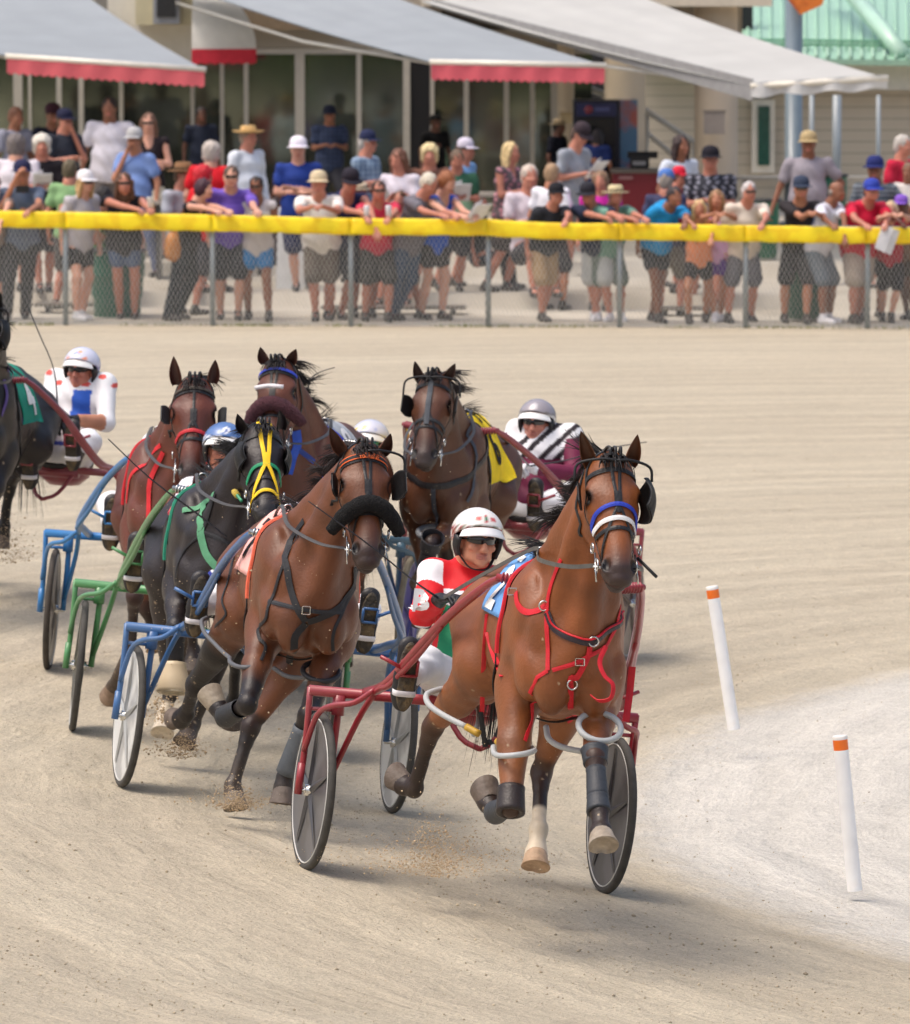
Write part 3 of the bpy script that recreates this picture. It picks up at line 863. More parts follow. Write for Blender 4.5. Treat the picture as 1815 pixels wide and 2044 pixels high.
    C = mixin(C, lite, np.clip((1.08 - lc[:, 2]) * 2.2, 0, 0.75) * (np.abs(lc[:, 0] + .3) < .8))           # paler belly and flank
    def seg_d(X, a, b):
        t = np.clip(((X - a) @ (b - a)) / ((b - a) @ (b - a)), 0, 1); return np.linalg.norm(X - a - t[:, None] * (b - a), axis=1), t
    for (kn, fe, ho, key) in lowdark:
        up = joints[key]
        top = L(.10, (-.175 if key[1] == 'L' else .175), .98) if key[0] == 'F' else L(-.6, (-.2 if key[1] == 'L' else .2), .98)
        d, t = seg_d(V, kn, top); dl = opt.get('darkleg', {}).get(key, (.18, .6)); C = mixin(C, dark, np.clip((dl[0] - t) * 4, 0, dl[1]) * (d < .13))
        d, t = seg_d(V, kn, fe); C = mixin(C, dark, np.clip((.10 - d) * 40, 0, 1) * np.clip(opt.get('darkleg', {}).get(key, (0, .6))[1] + t * .9, 0, 1))
        d, t = seg_d(V, fe, ho); C = mixin(C, dark, (.09 - d) * 60)
        if key in opt.get('sock', {}):
            C = mixin(C, np.array(srgb((214, 200, 176))), (.085 - d) * 60)
            d, t = seg_d(V, kn, fe); C = mixin(C, np.array(srgb((214, 200, 176))), ((t - .62) * 14) * (d < .08))
    w = np.clip((hl_[:, 2] - .43) / .12, 0, 1) * (np.abs(hl_[:, 0]) < .10) * (hl_[:, 2] < .68) * (np.abs(hl_[:, 1] + .05) < .105); C = mixin(C, muz, w * .92)
    w = np.clip(1 - np.linalg.norm(hl_ - np.array([0, -.12, .60]), axis=1) / .075, 0, 1); C = mixin(C, muz * 1.5 + .03, w * .7)
    for s in (-1, 1):
        d = np.linalg.norm((hl_ - np.array([s * .055, -.006, .530])) / np.array([.020, .026, .034]), axis=1); C = mixin(C, np.array([.006, .005, .005]), (1.12 - d) * 4)
        d = np.linalg.norm((hl_ - np.array([s * .09, -.030, .195])) / np.array([.03, .036, .034]), axis=1); C = mixin(C, dark * .6, (1.35 - d) * 3)
    rgm = np.random.RandomState(4); sp = rgm.uniform(0, 1, len(V)); dirt = np.clip((1.25 - lc[:, 2]) / 1.0, 0, 1) * opt.get('dirt', .5)
    C = mixin(C, np.array(srgb((196, 172, 138))), (sp < .014 * dirt) * .8); C = mixin(C, np.array(srgb((170, 146, 114))), np.clip((.40 - lc[:, 2]) * .5, 0, .12) * (.6 + .8 * sp))
    # ears
    eV, eF, eC = [], [], []
    for q in head['ears']:
        bp, tp = J(*q[0]), J(*q[1]); v, f, c = ear_geo(bp, tp, None, fr.F + fr.S * (q[2] if len(q) > 2 else 0), .046 * sc)
        n0 = len(eV); eV += v; eF += [tuple(i + n0 for i in x) for x in f]
        eC += [(base * (1 - t * t) + dark * t * t) if ly == 0 else (dark * .5 + base * .35) for (t, ly) in c]
    n0 = len(V); V2 = np.concatenate([V, np.array(eV)]); F2 = np.concatenate([F, np.array([tuple(i + n0 for i in x) for x in eF])]); C2 = np.concatenate([C, np.array(eC)])
    coatm = mat('coat_hair', None, attr=True, rough=coat.get('rough', .45), var=.30, scale=5, bump=.14, bscale=80, sheen=0, spec=.5, coat=.0, c2=None)
    mesh_obj('body', V2, F2, coatm, rt, col=C2)
    # eyes
    for s in (-1, 1):
        ev, ef_ = lathe_geo(Hd(s * .068, -.024, .195), unit(es * s + ef * .35), [(0.0005, .029 * sc), (.012 * sc, .026 * sc), (.020 * sc, .018 * sc), (.0255 * sc, .006 * sc), (.026 * sc, -.006)], 16)
        mesh_obj('eye', ev, ef_, mat('eye_dark', (.012, .007, .005), rough=.06, var=0), rt)
    # mane and forelock
    hairm = cmat('hair', coat.get('mane', (30, 24, 24)))
    st = []
    nm = int(opt.get('nmane', 300) * 3.4); ts = [random.random() for _ in range(nm)]
    X0 = np.array([crest0 * (1 - t) + (A - ef * .02 * sc) * t + fr.U * (.055 * math.sin(math.pi * t)) + es * random.uniform(-.02, .02) - ef * .12 + fr.U * .05 for t in ts])
    XS, GS = B.snap(X0, 0.0, 6)
    for t, c0, g in zip(ts, XS, GS[:, None, :]):
        c0 = c0 - g[0] * .008
        cl_ = int(t * 30); rc = np.random.RandomState(cl_ + abs(int(anchor[0]))); cn = rc.normal(0, .22, 3); ln = rc.uniform(.10, .21) * random.uniform(.75, 1.05) * (.75 + .5 * math.sin(t * 17 + 1) ** 2)
        sdv = opt.get('mside', -1); lift = .25 + .5 * math.sin(t * 11 + 2)
        nz = np.random.normal(0, .045, 3) + cn * .5
        d1 = g[0] * .5 + fr.S * sdv * .6 - fr.F * .3 + fr.U * .1 + nz
        d2 = -fr.F * .7 + fr.S * sdv * .75 + fr.U * (lift - .35) + nz * 1.5
        d3 = -fr.F * .7 + fr.S * sdv * .6 + fr.U * (lift - .7) + nz * 2.5
        p1 = c0 + unit(d1) * ln * .3; p2 = p1 + unit(d2) * ln * .35; st.append([c0, p1, p2, p2 + unit(d3) * ln * .35])
    hairs(st, .0055, hairm, 'mane', rt)
    cr = [crest0 * (1 - t) + (A - ef * .02 * sc) * t + fr.U * (.055 * math.sin(math.pi * t)) - ef * .12 + fr.U * .05 for t in np.linspace(.05, 1, 14)]
    XS, GS = B.snap(np.array(cr), 0.0, 6)
    V_, F_ = tube_geo([x + fr.S * opt.get('mside', -1) * .012 + g * .006 for x, g in zip(XS, GS)], [.012] + [.026] * 12 + [.012], 10, 2, .7); V_ = np.array(V_); V_ += np.random.normal(0, .0035, V_.shape)
    mesh_obj('mane_roots', V_, F_, hairm, rt)
    st = []
    XS, GS = B.snap(np.array([Hd(random.uniform(-.045, .045), -.02, random.uniform(.0, .04)) + ef * .04 for i in range(60)]), 0.0, 5)
    for c0 in XS:
        d = en * random.uniform(.7, 1) + es * random.uniform(-.4, .4) + ef * .05
        ln = random.uniform(.04, .11); st.append([c0, c0 + unit(d + ef) * ln * .4, c0 + unit(d + ef * .4) * ln])
    hairs(st, .012, hairm, 'forelock', rt)
    st = []
    tb = L(-1.10, 0, 1.22)
    for i in range(opt.get('ntail', 90)):
        o = np.random.normal(0, .02, 3); w = np.random.normal(0, 1, 3)
        st.append([tb + o, tb - fr.F * .10 - fr.U * .05 + o * 2 + fr.S * .02, tb - fr.F * .22 - fr.U * .30 + w * .035, tb - fr.F * .32 - fr.U * random.uniform(.5, .75) + w * .07])
    hairs(st, .014, hairm, 'tail', rt)
    return dict(rt=rt, fr=fr, B=B, hit=hit, L=L, J=J, Hd=Hd, es=es, ef=ef, en=en, sc=sc, joints=joints, A=A, HR=HR)

# ---- harness, built on a finished horse
def girth_ring(H, f0, a0, a1, n=26, tilt=0.0):
    pts = []
    for a in np.linspace(math.radians(a0), math.radians(a1), n):
        pts.append(H['L'](f0 + tilt * (1 - math.cos(a)) * .5, math.sin(a) * .30, 1.14 + math.cos(a) * .36))
    return pts
def on_body(H, pts, w, name, m, th=.004, off=.002, k=4, smooth=False):
    V, F = strap_on(H['B'], pts, w, th, off, k); return mesh_obj(name, V, F, m, H['rt'], smooth=smooth)
def cloth_patch(H, f0, f1, amax, m, off=.014, m2=None):
    nf, na = 16, 40; X = []
    for i in range(nf):
        f = f0 + (f1 - f0) * i / (nf - 1)
        for j in range(na):
            a = math.radians(-amax + 2 * amax * j / (na - 1)); X.append(H['L'](f, math.sin(a) * .30, 1.14 + math.cos(a) * .36))
    X, g = H['B'].snap(np.array(X), off, 7)
    rip = np.sin(np.arange(len(X)) * .9) * .0015
    X = X + g * rip[:, None]
    V = list(X) + list(X - g * .006); n1 = nf * na; F = []
    for i in range(nf - 1):
        for j in range(na - 1):
            a = i * na + j; F.append((a, a + 1, a + na + 1, a + na)); F.append((n1 + a, n1 + a + na, n1 + a + na + 1, n1 + a + 1))
    for i in range(nf - 1):
        for j in (0, na - 1): a = i * na + j; F.append((a, a + na, n1 + a + na, n1 + a))
    for j in range(na - 1):
        for i in (0, nf - 1): a = i * na + j; F.append((a, n1 + a, n1 + a + 1, a + 1))
    return mesh_obj('saddle_cloth', V, F, m, H['rt'])
def cloth_text(H, txt, f, ang, size, side, m, parent, off=.0205, bold=.03):
    V, F = text_geo(txt, size, bold * size); V, F = subdiv_tris(V, F, .03)
    X = []
    for (x, y, _) in V:
        a = math.radians(ang) * side - side * (y / .33)
        X.append(H['L'](f + (x if side < 0 else -x), math.sin(a) * .30, 1.14 + math.cos(a) * .36))
    X, g = H['B'].snap(np.array(X), off, 7)
    return mesh_obj('number', X, F, m, parent, smooth=False)
def bridle(H, c, noseband=None, brow=None, crown=(28, 27, 28), centre=True, blinker=None, roll=None, bit=True, cheek_w=.016, twin=False):
    Hd = H['Hd']; rt = H['rt']; m = cmat('leather', crown); sc = H['sc']; es, ef, en = H['es'], H['ef'], H['en']
    B = H['B']
    br = MB()
    def S(pts, w, k=5, mi=0, off=.003): V, F = strap_on(B, [Hd(*p) for p in pts], w * sc, .004, off, k); br.add(V, F, mi)
    for s in (-1, 1):
        S([(0, .00, -.02), (s * .06, .0, .0), (s * .095, -.04, .08), (s * .105, -.07, .16), (s * .095, -.09, .28), (s * .075, -.085, .40), (s * .068, -.08, .49)], cheek_w)
        S([(s * .075, -.06, .04), (s * .08, -.17, .14), (s * .04, -.24, .22), (0, -.25, .24)], .016)
    S([(-.10, -.045, .10), (-.07, .03, .095), (0, .07, .09), (.07, .03, .095), (.10, -.045, .10)], .022)
    S([(-.085, -.10, .385), (-.07, -.0, .375), (0, .05, .37), (.07, .0, .375), (.085, -.10, .385)], .018)
    if centre:
        for s in ((-1, 1) if twin else (0,)):
            S([(s * .012, .05, .0), (s * .016, .07, .10), (s * .006, .06, .22), (0, .05, .30)], .015)
        for s in (-1, 1): S([(0, .06, .26), (s * .03, .05, .33), (s * .062, .0, .42), (s * .068, -.06, .49)], .013)
        S([(0, .06, .20), (0, .055, .27)], .035)
    for i in range(3):      # gathered poll loops
        a = i / 2 - .5; V, F = tube_geo([Hd(a * .06, .0, -.01), Hd(a * .05, .05, -.018), Hd(a * .04, .08, .0), Hd(a * .04, .07, .03)], .007, 6, 3); br.add(V, F)
    mesh_obj('bridle', br.V, br.F, m, rt, smooth=False, fmat=br.M)
    if noseband:
        V, F = strap_on(B, [Hd(*p) for p in [(-.085, -.07, .355), (-.068, .0, .335), (0, .05, .325), (.068, .0, .335), (.085, -.07, .355)]], .020, .006, .006, 6); mesh_obj('noseband', V, F, cmat('web', noseband), rt, smooth=False)
    if brow:
        V, F = strap_on(B, [Hd(*p) for p in [(-.10, -.04, .085), (-.07, .03, .08), (0, .07, .075), (.07, .03, .08), (.10, -.04, .085)]], .016, .005, .009, 6); mesh_obj('browband', V, F, cmat('web', brow), rt, smooth=False)
    if bit:
        for s in (-1, 1):
            b = MB(); c0 = Hd(s * .072, -.075, .50); V, F = ring_geo(c0, ef * .028, en * .028, .004, 20, 6); b.add(V, F)
            V, F = tube_geo([Hd(s * .074, -.07, .44), Hd(s * .078, -.075, .58)], .004, 6); b.add(V, F)
            V, F = tube_geo([Hd(s * .03, -.07, .515), Hd(s * .085, -.075, .505)], .006, 6); b.add(V, F)
            V, F = ring_geo(Hd(s * .088, -.05, .43), ef * .02, en * .02, .004, 18, 6); b.add(V, F)
            mesh_obj('bit_ring', b.V, b.F, mat('steel', (.62, .62, .6), rough=.22, metal=1.0, var=.1), rt)
    if roll:
        col, n0, rr, drop = roll
        pts = [Hd(s * .13, -.035 + .0 * abs(s) - .06 * abs(s) ** 2 + .05 * (1 - abs(s)), n0 + drop * abs(s) ** 2) for s in np.linspace(-1, 1, 9)]
        pts = [Hd(1.0 * s * .135, .075 - .15 * abs(s) ** 2.0, n0 + drop * abs(s) ** 2) for s in np.linspace(-1, 1, 9)]
        V, F = tube_geo(pts, [rr * .72, rr * .95] + [rr] * 5 + [rr * .95, rr * .72], 16, 4)
        V = np.array(V); V += np.random.normal(0, .0016, V.shape)
        mesh_obj('shadow_roll', V, F, cmat('fluff', col, sheen=0, var=.3), rt)
def blinkers(H, kind, sides=(-1, 1), col=(18, 18, 20), n0=.17, out=.115, size=.075, wire=True, fwd=.0):
    """eye cups standing off the cheeks"""
    Hd = H['Hd']
    for s in sides:
        b = MB(); V = []; nu, nv = 9, 12
        for ly in (0, 1):
            for i in range(nu):
                for j in range(nv):
                    u = i / (nu - 1) * 2 - 1; v = j / (nv - 1) * 2 - 1
                    if kind == 'cup':
                        r = 1 - ly * .07; x = out + size * .35 - size * .55 * (u * u * .55 + v * v * .35) * 1.0
                        fx = u * size * 1.0; nn = v * size * 1.05 * math.sqrt(max(.25, 1 - .55 * u * u))
                        V.append(Hd(s * x * r, -.035 + fx * .85 + fwd + (size * .5 * (1 - abs(v)) if u > 0 else 0) * .3, n0 + nn))
                    else:
                        x = out + (.018 * u) - ly * .006; V.append(Hd(s * x, -.03 + u * size * .9 + fwd, n0 + v * size * (1 - .25 * u * u) + .012 * u))
        n1 = nu * nv; F = []
        for i in range(nu - 1):
            for j in range(nv - 1):
                a = i * nv + j; F.append((a, a + 1, a + nv + 1, a + nv)); F.append((n1 + a, n1 + a + nv, n1 + a + nv + 1, n1 + a + 1))
            for j in (0, nv - 1): a = i * nv + j; F.append((a, a + nv, n1 + a + nv, n1 + a))
        for j in range(nv - 1):
            for i in (0, nu - 1): a = i * nv + j; F.append((a, n1 + a, n1 + a + 1, a + 1))
        b.add(V, F)
        if wire:
            V2, F2 = tube_geo([Hd(0, .08, .06), Hd(s * .06, .075, .055), Hd(s * (out + .01), .03, .06), Hd(s * (out + .02), .0, n0 - size * .8)], .006, 7, 4); b.add(V2, F2)
        mesh_obj('blinker', b.V, b.F, cmat('leather', col, rough=.55), H['rt'])
def hobble(H, pts, r, col, closed=False):
    V, F = tube_geo(pts + ([pts[0]] if closed else []), r, 10, 5); return mesh_obj('hobble', V, F, cmat('plastic', col, rough=.5), H['rt'])
def leg_ring(H, c, axis, rad, r, col):
    ax = unit(axis); u = unit(np.cross(ax, [0, 0, 1.0]) if abs(ax[2]) < .9 else np.cross(ax, H['fr'].F)); v = np.cross(ax, u)
    V, F = ring_geo(np.asarray(c), u * rad, v * rad, r, 28, 8); return mesh_obj('hobble', V, F, cmat('plastic', col, rough=.5), H['rt'])
def saddle(H, c_web, trim=None, f=0.0):
    L = H['L']; blk = (24, 24, 26)
    on_body(H, girth_ring(H, f, -82, 82), .085, 'saddle_pad', cmat('leather', blk), th=.018, off=.004, k=2)
    on_body(H, girth_ring(H, f - .01, -180, 180, 44), .05, 'girth', cmat('leather', blk), th=.008, off=.012, k=2)
    if trim:
        on_body(H, girth_ring(H, f + .045, -95, 95), .018, 'pad_trim', cmat('web', trim), th=.02, off=.006, k=2)
    b = MB()
    for s in (-1, 1):
        c0 = L(f, s * .085, 1.53); V, F = ring_geo(c0, H['fr'].S * .022, H['fr'].U * .022, .0045, 18, 6); b.add(V, F)
        b.tube([L(f, s * .085, 1.47), L(f, s * .085, 1.515)], .006, 8)
    b.tube([L(f + .01, 0, 1.49), L(f + .01, 0, 1.56), L(f + .03, 0, 1.585)], .007, 8)
    b.build('terret', mat('steel', (.6, .6, .6)), H['rt'], smooth=True)
def wrap_points(H, lst): return [H['J'](*q) for q in lst]
# ------------------------------------------------------------------ sulkies
def make_sulky(label, gp, th, roll, col, disc, H=None, tips=None, spokes='disc', seatc=(40, 38, 40), track=.69, tire=(70, 68, 64)):
    g0 = P(*gp); fr = Frame(g0, th, 0)
    pl, pr = fr.L(0, -track, 0), fr.L(0, track, 0); zl, zr = float(gz(pl[0], pl[1])), float(gz(pr[0], pr[1]))
    roll = math.degrees(math.asin((zl - zr) / (2 * track))); g0[2] = (zl + zr) / 2 - .003; fr = Frame(g0, th, roll); L = fr.L
    print('sulky roll', round(roll, 1), 'dz', round(g0[2] - P(*gp)[2], 3))
    rt = root('sulky', g0, label, 'sulky', 'racing sulkies behind the horses')
    pm = cmat('paint', col, c2=srgb(tuple(min(255, v * .72 + 40) for v in col)), c2scale=3, c2pos=(.55, .75))
    st = mat('steel', (.6, .6, .6))
    R = .355
    bar = MB(); bar.tube([L(0, -.76, .80), L(0, .76, .80)], .024, 14)
    bar.build('arch_bar', pm, rt, smooth=True)
    for s in (-1, 1):
        w = L(0, s * track, R); ax = fr.S
        # tyre
        V, F = [], []
        c = w; V, F = ring_geo(c, fr.F * (R - .018), fr.U * (R - .018), .019, 56, 12)
        tyo = mesh_obj('tyre', V, F, cmat('leather', tire, rough=.8, var=.2), None)
        wheel = root('wheel', w, '', ''); del wheel['label']; del wheel['category']; wheel.parent = rt; wheel.location = tuple(w - g0)
        tyo.parent = wheel; tyo.location = (0, 0, 0)
        # re-base
        for v in tyo.data.vertices: pass
        tv = np.array(V); bpy.data.meshes.remove(tyo.data)
        mesh_obj('tyre', tv, F, cmat('leather', tire, rough=.8, var=.25, scale=30, bump=.4, bscale=60), wheel)
        prof = [(.0, -.030), (.018, -.030), (.022, -.018), (.05, -.016), (.16, -.011), (.29, -.010), (.318, -.014), (.331, -.016), (.331, .016), (.318, .014), (.29, .010), (.16, .011), (.05, .016), (.022, .018), (.018, .030), (0, .030)]
        V, F = lathe_geo(w, ax, prof, 48, fr.F)
        mesh_obj('disc', V, F, cmat('plastic', disc, rough=.35, c2=srgb(tuple(int(v * .8) for v in disc)), c2scale=5), wheel)
        b = MB()
        for sd in (-1, 1):
            for k in range(5):
                a = 2 * math.pi * k / 5 + .35
                d = fr.F * math.cos(a) + fr.U * math.sin(a); e = -fr.F * math.sin(a) + fr.U * math.cos(a)
                p = w + ax * sd * .016
                V = [p + d * .03 + e * .022, p + d * .30 + e * .012, p + d * .30 - e * .012, p + d * .03 - e * .022]
                V = V + [v - ax * sd * .0 for v in [p + d * .03 + ax * sd * .014, p + d * .30 + ax * sd * .0005]]
                b.add(V, [(0, 1, 5, 4), (4, 5, 2, 3), (0, 4, 3), (1, 2, 5)])
        b.build('spoke_ridge', cmat('plastic', tuple(int(v * .78) for v in disc), rough=.35), wheel)
        V, F = ring_geo(w + ax * (-.0155), fr.F * .322, fr.U * .322, .0035, 48, 6); V2, F2 = ring_geo(w + ax * .0155, fr.F * .322, fr.U * .322, .0035, 48, 6)
        b = MB(); b.add(V, F); b.add(V2, F2); b.build('rim', cmat('plastic', (205, 205, 200)), wheel, smooth=True)
        b = MB(); b.tube([L(0, s * (track - .075), R), L(0, s * (track + .075), R)], .011, 10); b.tube([L(0, s * (track - .04), R), L(0, s * (track + .04), R)], .026, 14); b.build('hub', st, wheel, smooth=True)
        # fork tubes
        b = MB()
        b.tube([L(0, s * .755, .815), L(0, s * .75, .60), L(0, s * (track + .066), R)], .0145, 10, smooth=3)
        b.tube([L(0, s * .62, .80), L(-.01, s * .615, .68), L(0, s * (track - .066), R)], .016, 10, smooth=3)
        b.tube([L(.0, s * .755, .72), L(0, s * .62, .72)], .009, 8)
        b.tube([L(0, s * .62, .79), L(0, s * .62, .70)], .03, 10)
        b.tube([L(.34, s * .545, .86), L(.30, s * .62, .79), L(.22, s * .70, .76), L(.10, s * .735, .70), L(.02, s * .758, .53)], .013, 10, smooth=4)
        b.tube([L(.32, s * .54, .84), L(.15, s * .56, .70), L(.0, s * (track - .07), .42)], .014, 10, smooth=4)
        b.tube([L(0, s * (track + .066), R + .12), L(0, s * (track + .07), R - .02)], .018, 10)
        b.build('fork', pm, rt, smooth=True)
        # shaft
        if tips: tip = np.array(tips[0 if s < 0 else 1])
        elif H: tip = H['L'](.02, s * .27, 1.44)
        else: tip = L(1.85, s * .28, 1.36)
        t0 = L(.55, s * .52, .94); back = tip - fr.F * .20 - fr.U * .05 + fr.S * s * .04
        q = (t0 + back) / 2 + fr.S * s * .03 - fr.U * .02
        b = MB()
        q = t0 * .5 + tip * .5 + fr.S * s * .02 + fr.U * .025; bk_ = t0 * .14 + tip * .86 + fr.S * s * .012 + fr.U * .016
        b.tube([L(0, s * .50, .81), L(.28, s * .51, .86), t0, q, bk_, tip], [.024, .022, .022, .021, .019, .015], 12, smooth=5)
        b.tube([L(.25, s * .545, .82), L(.42, s * .535, .875), t0 + fr.S * s * .012 - fr.U * .035, (t0 + q) / 2 - fr.U * .03, q - fr.U * .02], [.014, .014, .014, .013, .009], 10, smooth=4)
        b.build('shaft', pm, rt, smooth=True)
        b = MB(); d = unit(fr.F * .45 - fr.S * s * .9 - fr.U * .08)
        prof = []
        for k in range(9): prof += [(.015, k * .016), (.024, k * .016 + .004), (.024, k * .016 + .009), (.015, k * .016 + .013)]
        V, F = lathe_geo(tip, d, prof, 14); b.add(V, F); b.tube([tip - d * .02, tip + d * .15], .014, 10); b.tube([tip + d * .15, tip + d * .18], .026, 10)
        b.build('shaft_tip', mat('steel', (.6, .6, .6)) if col[1] > 80 else pm, rt, smooth=True)
        # stirrup
        continue
        b = MB(); c = L(.82, s * .40, .93)
        for (a1, a2) in (((-.055, -.045), (-.055, .045)), ((-.055, .045), (.055, .045)), ((.055, .045), (.055, -.045)), ((.055, -.045), (-.055, -.045))):
            b.tube([c + fr.S * a1[0] + fr.U * a1[1], c + fr.S * a2[0] + fr.U * a2[1]], .010, 8)
        b.tube([c + fr.S * s * .055, L(.80, s * .53, .98)], .013, 8)
        b.build('stirrup', pm, rt, smooth=True)
    # seat with stays
    b = MB(); V = []; F = []; nn = 20
    for (z, sc_) in ((.0, .9), (.0, 1.0), (.03, 1.04), (.05, .98), (.045, .6), (.04, .1)):
        for k in range(nn):
            a = 2 * math.pi * k / nn; V.append(L(-.14 + .17 * sc_ * math.cos(a) * (1 if math.cos(a) > 0 else .8), .20 * sc_ * math.sin(a), .80 + z + .03 * (sc_ > .9) * (math.cos(a) < -.2)))
    for i in range(5):
        for k in range(nn): F.append((i * nn + k, i * nn + (k + 1) % nn, (i + 1) * nn + (k + 1) % nn, (i + 1) * nn + k))
    F.append(tuple(reversed(range(nn))))
    b.add(V, F); b.build('seat', cmat('leather', seatc), rt, smooth=True)
    b = MB()
    for s in (-1, 1):
        b.tube([L(0, s * .30, .80), L(-.08, s * .16, .79), L(-.26, s * .10, .80)], .014, 8, smooth=3)
        b.tube([L(0, s * .15, .80), L(.12, s * .08, .66), L(.18, 0, .62)], .013, 8, smooth=3)
    b.build('seat_stay', pm, rt, smooth=True)
    b = MB(); b.tube([L(.01, -.17, .78), L(.01, .17, .78)], .03, 10); V, F = lathe_geo(L(-.16, 0, .74), fr.U, [(.0, -.05), (.10, -.05), (.16, .0), (.17, .05)], 18); b.add(V, F); b.build('seat_pan', pm, rt, smooth=True)
    return dict(rt=rt, fr=fr, L=L, col=col)

# ------------------------------------------------------------------ hands, heads
def hand_blob(B, wrist, d, palm_n, side, curl=.6, s=1.0, k=.006):
    """palm and five separate, bent fingers added to a blob; side: +1/-1 thumb side sign"""
    d = unit(d); n = unit(palm_n - d * (palm_n @ d)); sd = np.cross(d, n) * side
    pc = wrist + d * .052 * s
    B.ell(pc, np.array((.050, .040, .015)) * s, np.array([d, sd, n]), .012)
    kn = pc + d * .040 * s
    for i, (o, ln, r) in enumerate(((.030, .074, .0088), (.0105, .082, .0092), (-.010, .076, .0088), (-.029, .060, .0078))):
        p = kn + sd * o * s; a = curl * (1 + .08 * i)
        d1 = unit(d * math.cos(a * .8) + n * math.sin(a * .8) + sd * o * 2); p1 = p + d1 * ln * .45 * s
        d2 = unit(d * math.cos(a * 2.0) + n * math.sin(a * 2.0)); p2 = p1 + d2 * ln * .32 * s
        d3 = unit(d * math.cos(a * 3.0) + n * math.sin(a * 3.0)); p3 = p2 + d3 * ln * .25 * s
        B.cone(p, p1, r * s, r * .95 * s, k); B.cone(p1, p2, r * .95 * s, r * .88 * s, k); B.cone(p2, p3, r * .88 * s, r * .75 * s, k)
    t0 = wrist + d * .028 * s + sd * .030 * s; t1 = t0 + unit(d * .6 + sd * .55 + n * .5) * .040 * s; t2 = t1 + unit(d * .9 + n * .75 - sd * .1) * .034 * s
    B.cone(t0, t1, .0125 * s, .0105 * s, .01); B.cone(t1, t2, .0105 * s, .0085 * s, k)
def head_blob(B, c, f, u, s=1.0, k=.012):
    """c: head centre (between the ears); f: face direction; u: up"""
    f = unit(f); u = unit(u - f * (u @ f)); sd = np.cross(f, u); A3 = np.array([f, sd, u])
    H = lambda a, b, z: c + (f * a + sd * b + u * z) * s
    def E(a, b, z, ra, rb, rz, k_=k, sub=False): B.ell(H(a, b, z), np.array((ra, rb, rz)) * s, A3, k_, sub)
    E(-.015, 0, .035, .098, .077, .088, .02); E(.012, 0, -.025, .078, .064, .085, .02)
    E(.050, 0, -.075, .040, .042, .035, .02); E(.072, 0, -.098, .017, .022, .016, .012)      # jaw, chin
    E(.070, 0, .022, .022, .050, .012, .012)                                                 # brow
    for b in (-1, 1):
        E(.078, b * .034, .001, .012, .019, .011, .008, True)                               # eye sockets
        E(.070, b * .042, -.028, .020, .022, .020, .012)
        E(-.005, b * .078, -.012, .020, .010, .032, .006)                                  # ears
        E(.0, b * .050, -.070, .045, .018, .035, .02)
        E(.104, b * .012, -.040, .010, .009, .008, .006)
    B.cone(H(.088, 0, .012), H(.110, 0, -.036), .010 * s, .014 * s, .008)
    E(.088, 0, -.063, .014, .024, .006, .006); E(.086, 0, -.076, .014, .020, .006, .006)    # lips
    E(.100, 0, -.0695, .012, .022, .0022, .003, True)
    return H, A3
def head_colour(V, H, A3, c, s, skin, C):
    q = (V - c) @ A3.T / s
    m = (np.abs(q[:, 0] - .098) < .022) & (np.abs(q[:, 1]) < .026) & (np.abs(q[:, 2] + .069) < .013)
    C[m] = np.array(srgb((186, 116, 100)))
    w = np.clip(1 - np.linalg.norm((q - np.array([.07, 0, -.03])) / np.array([.05, .07, .03]), axis=1), 0, 1)[:, None]
    return C * (1 - w * .25) + np.array(srgb((198, 110, 88))) * w * .25

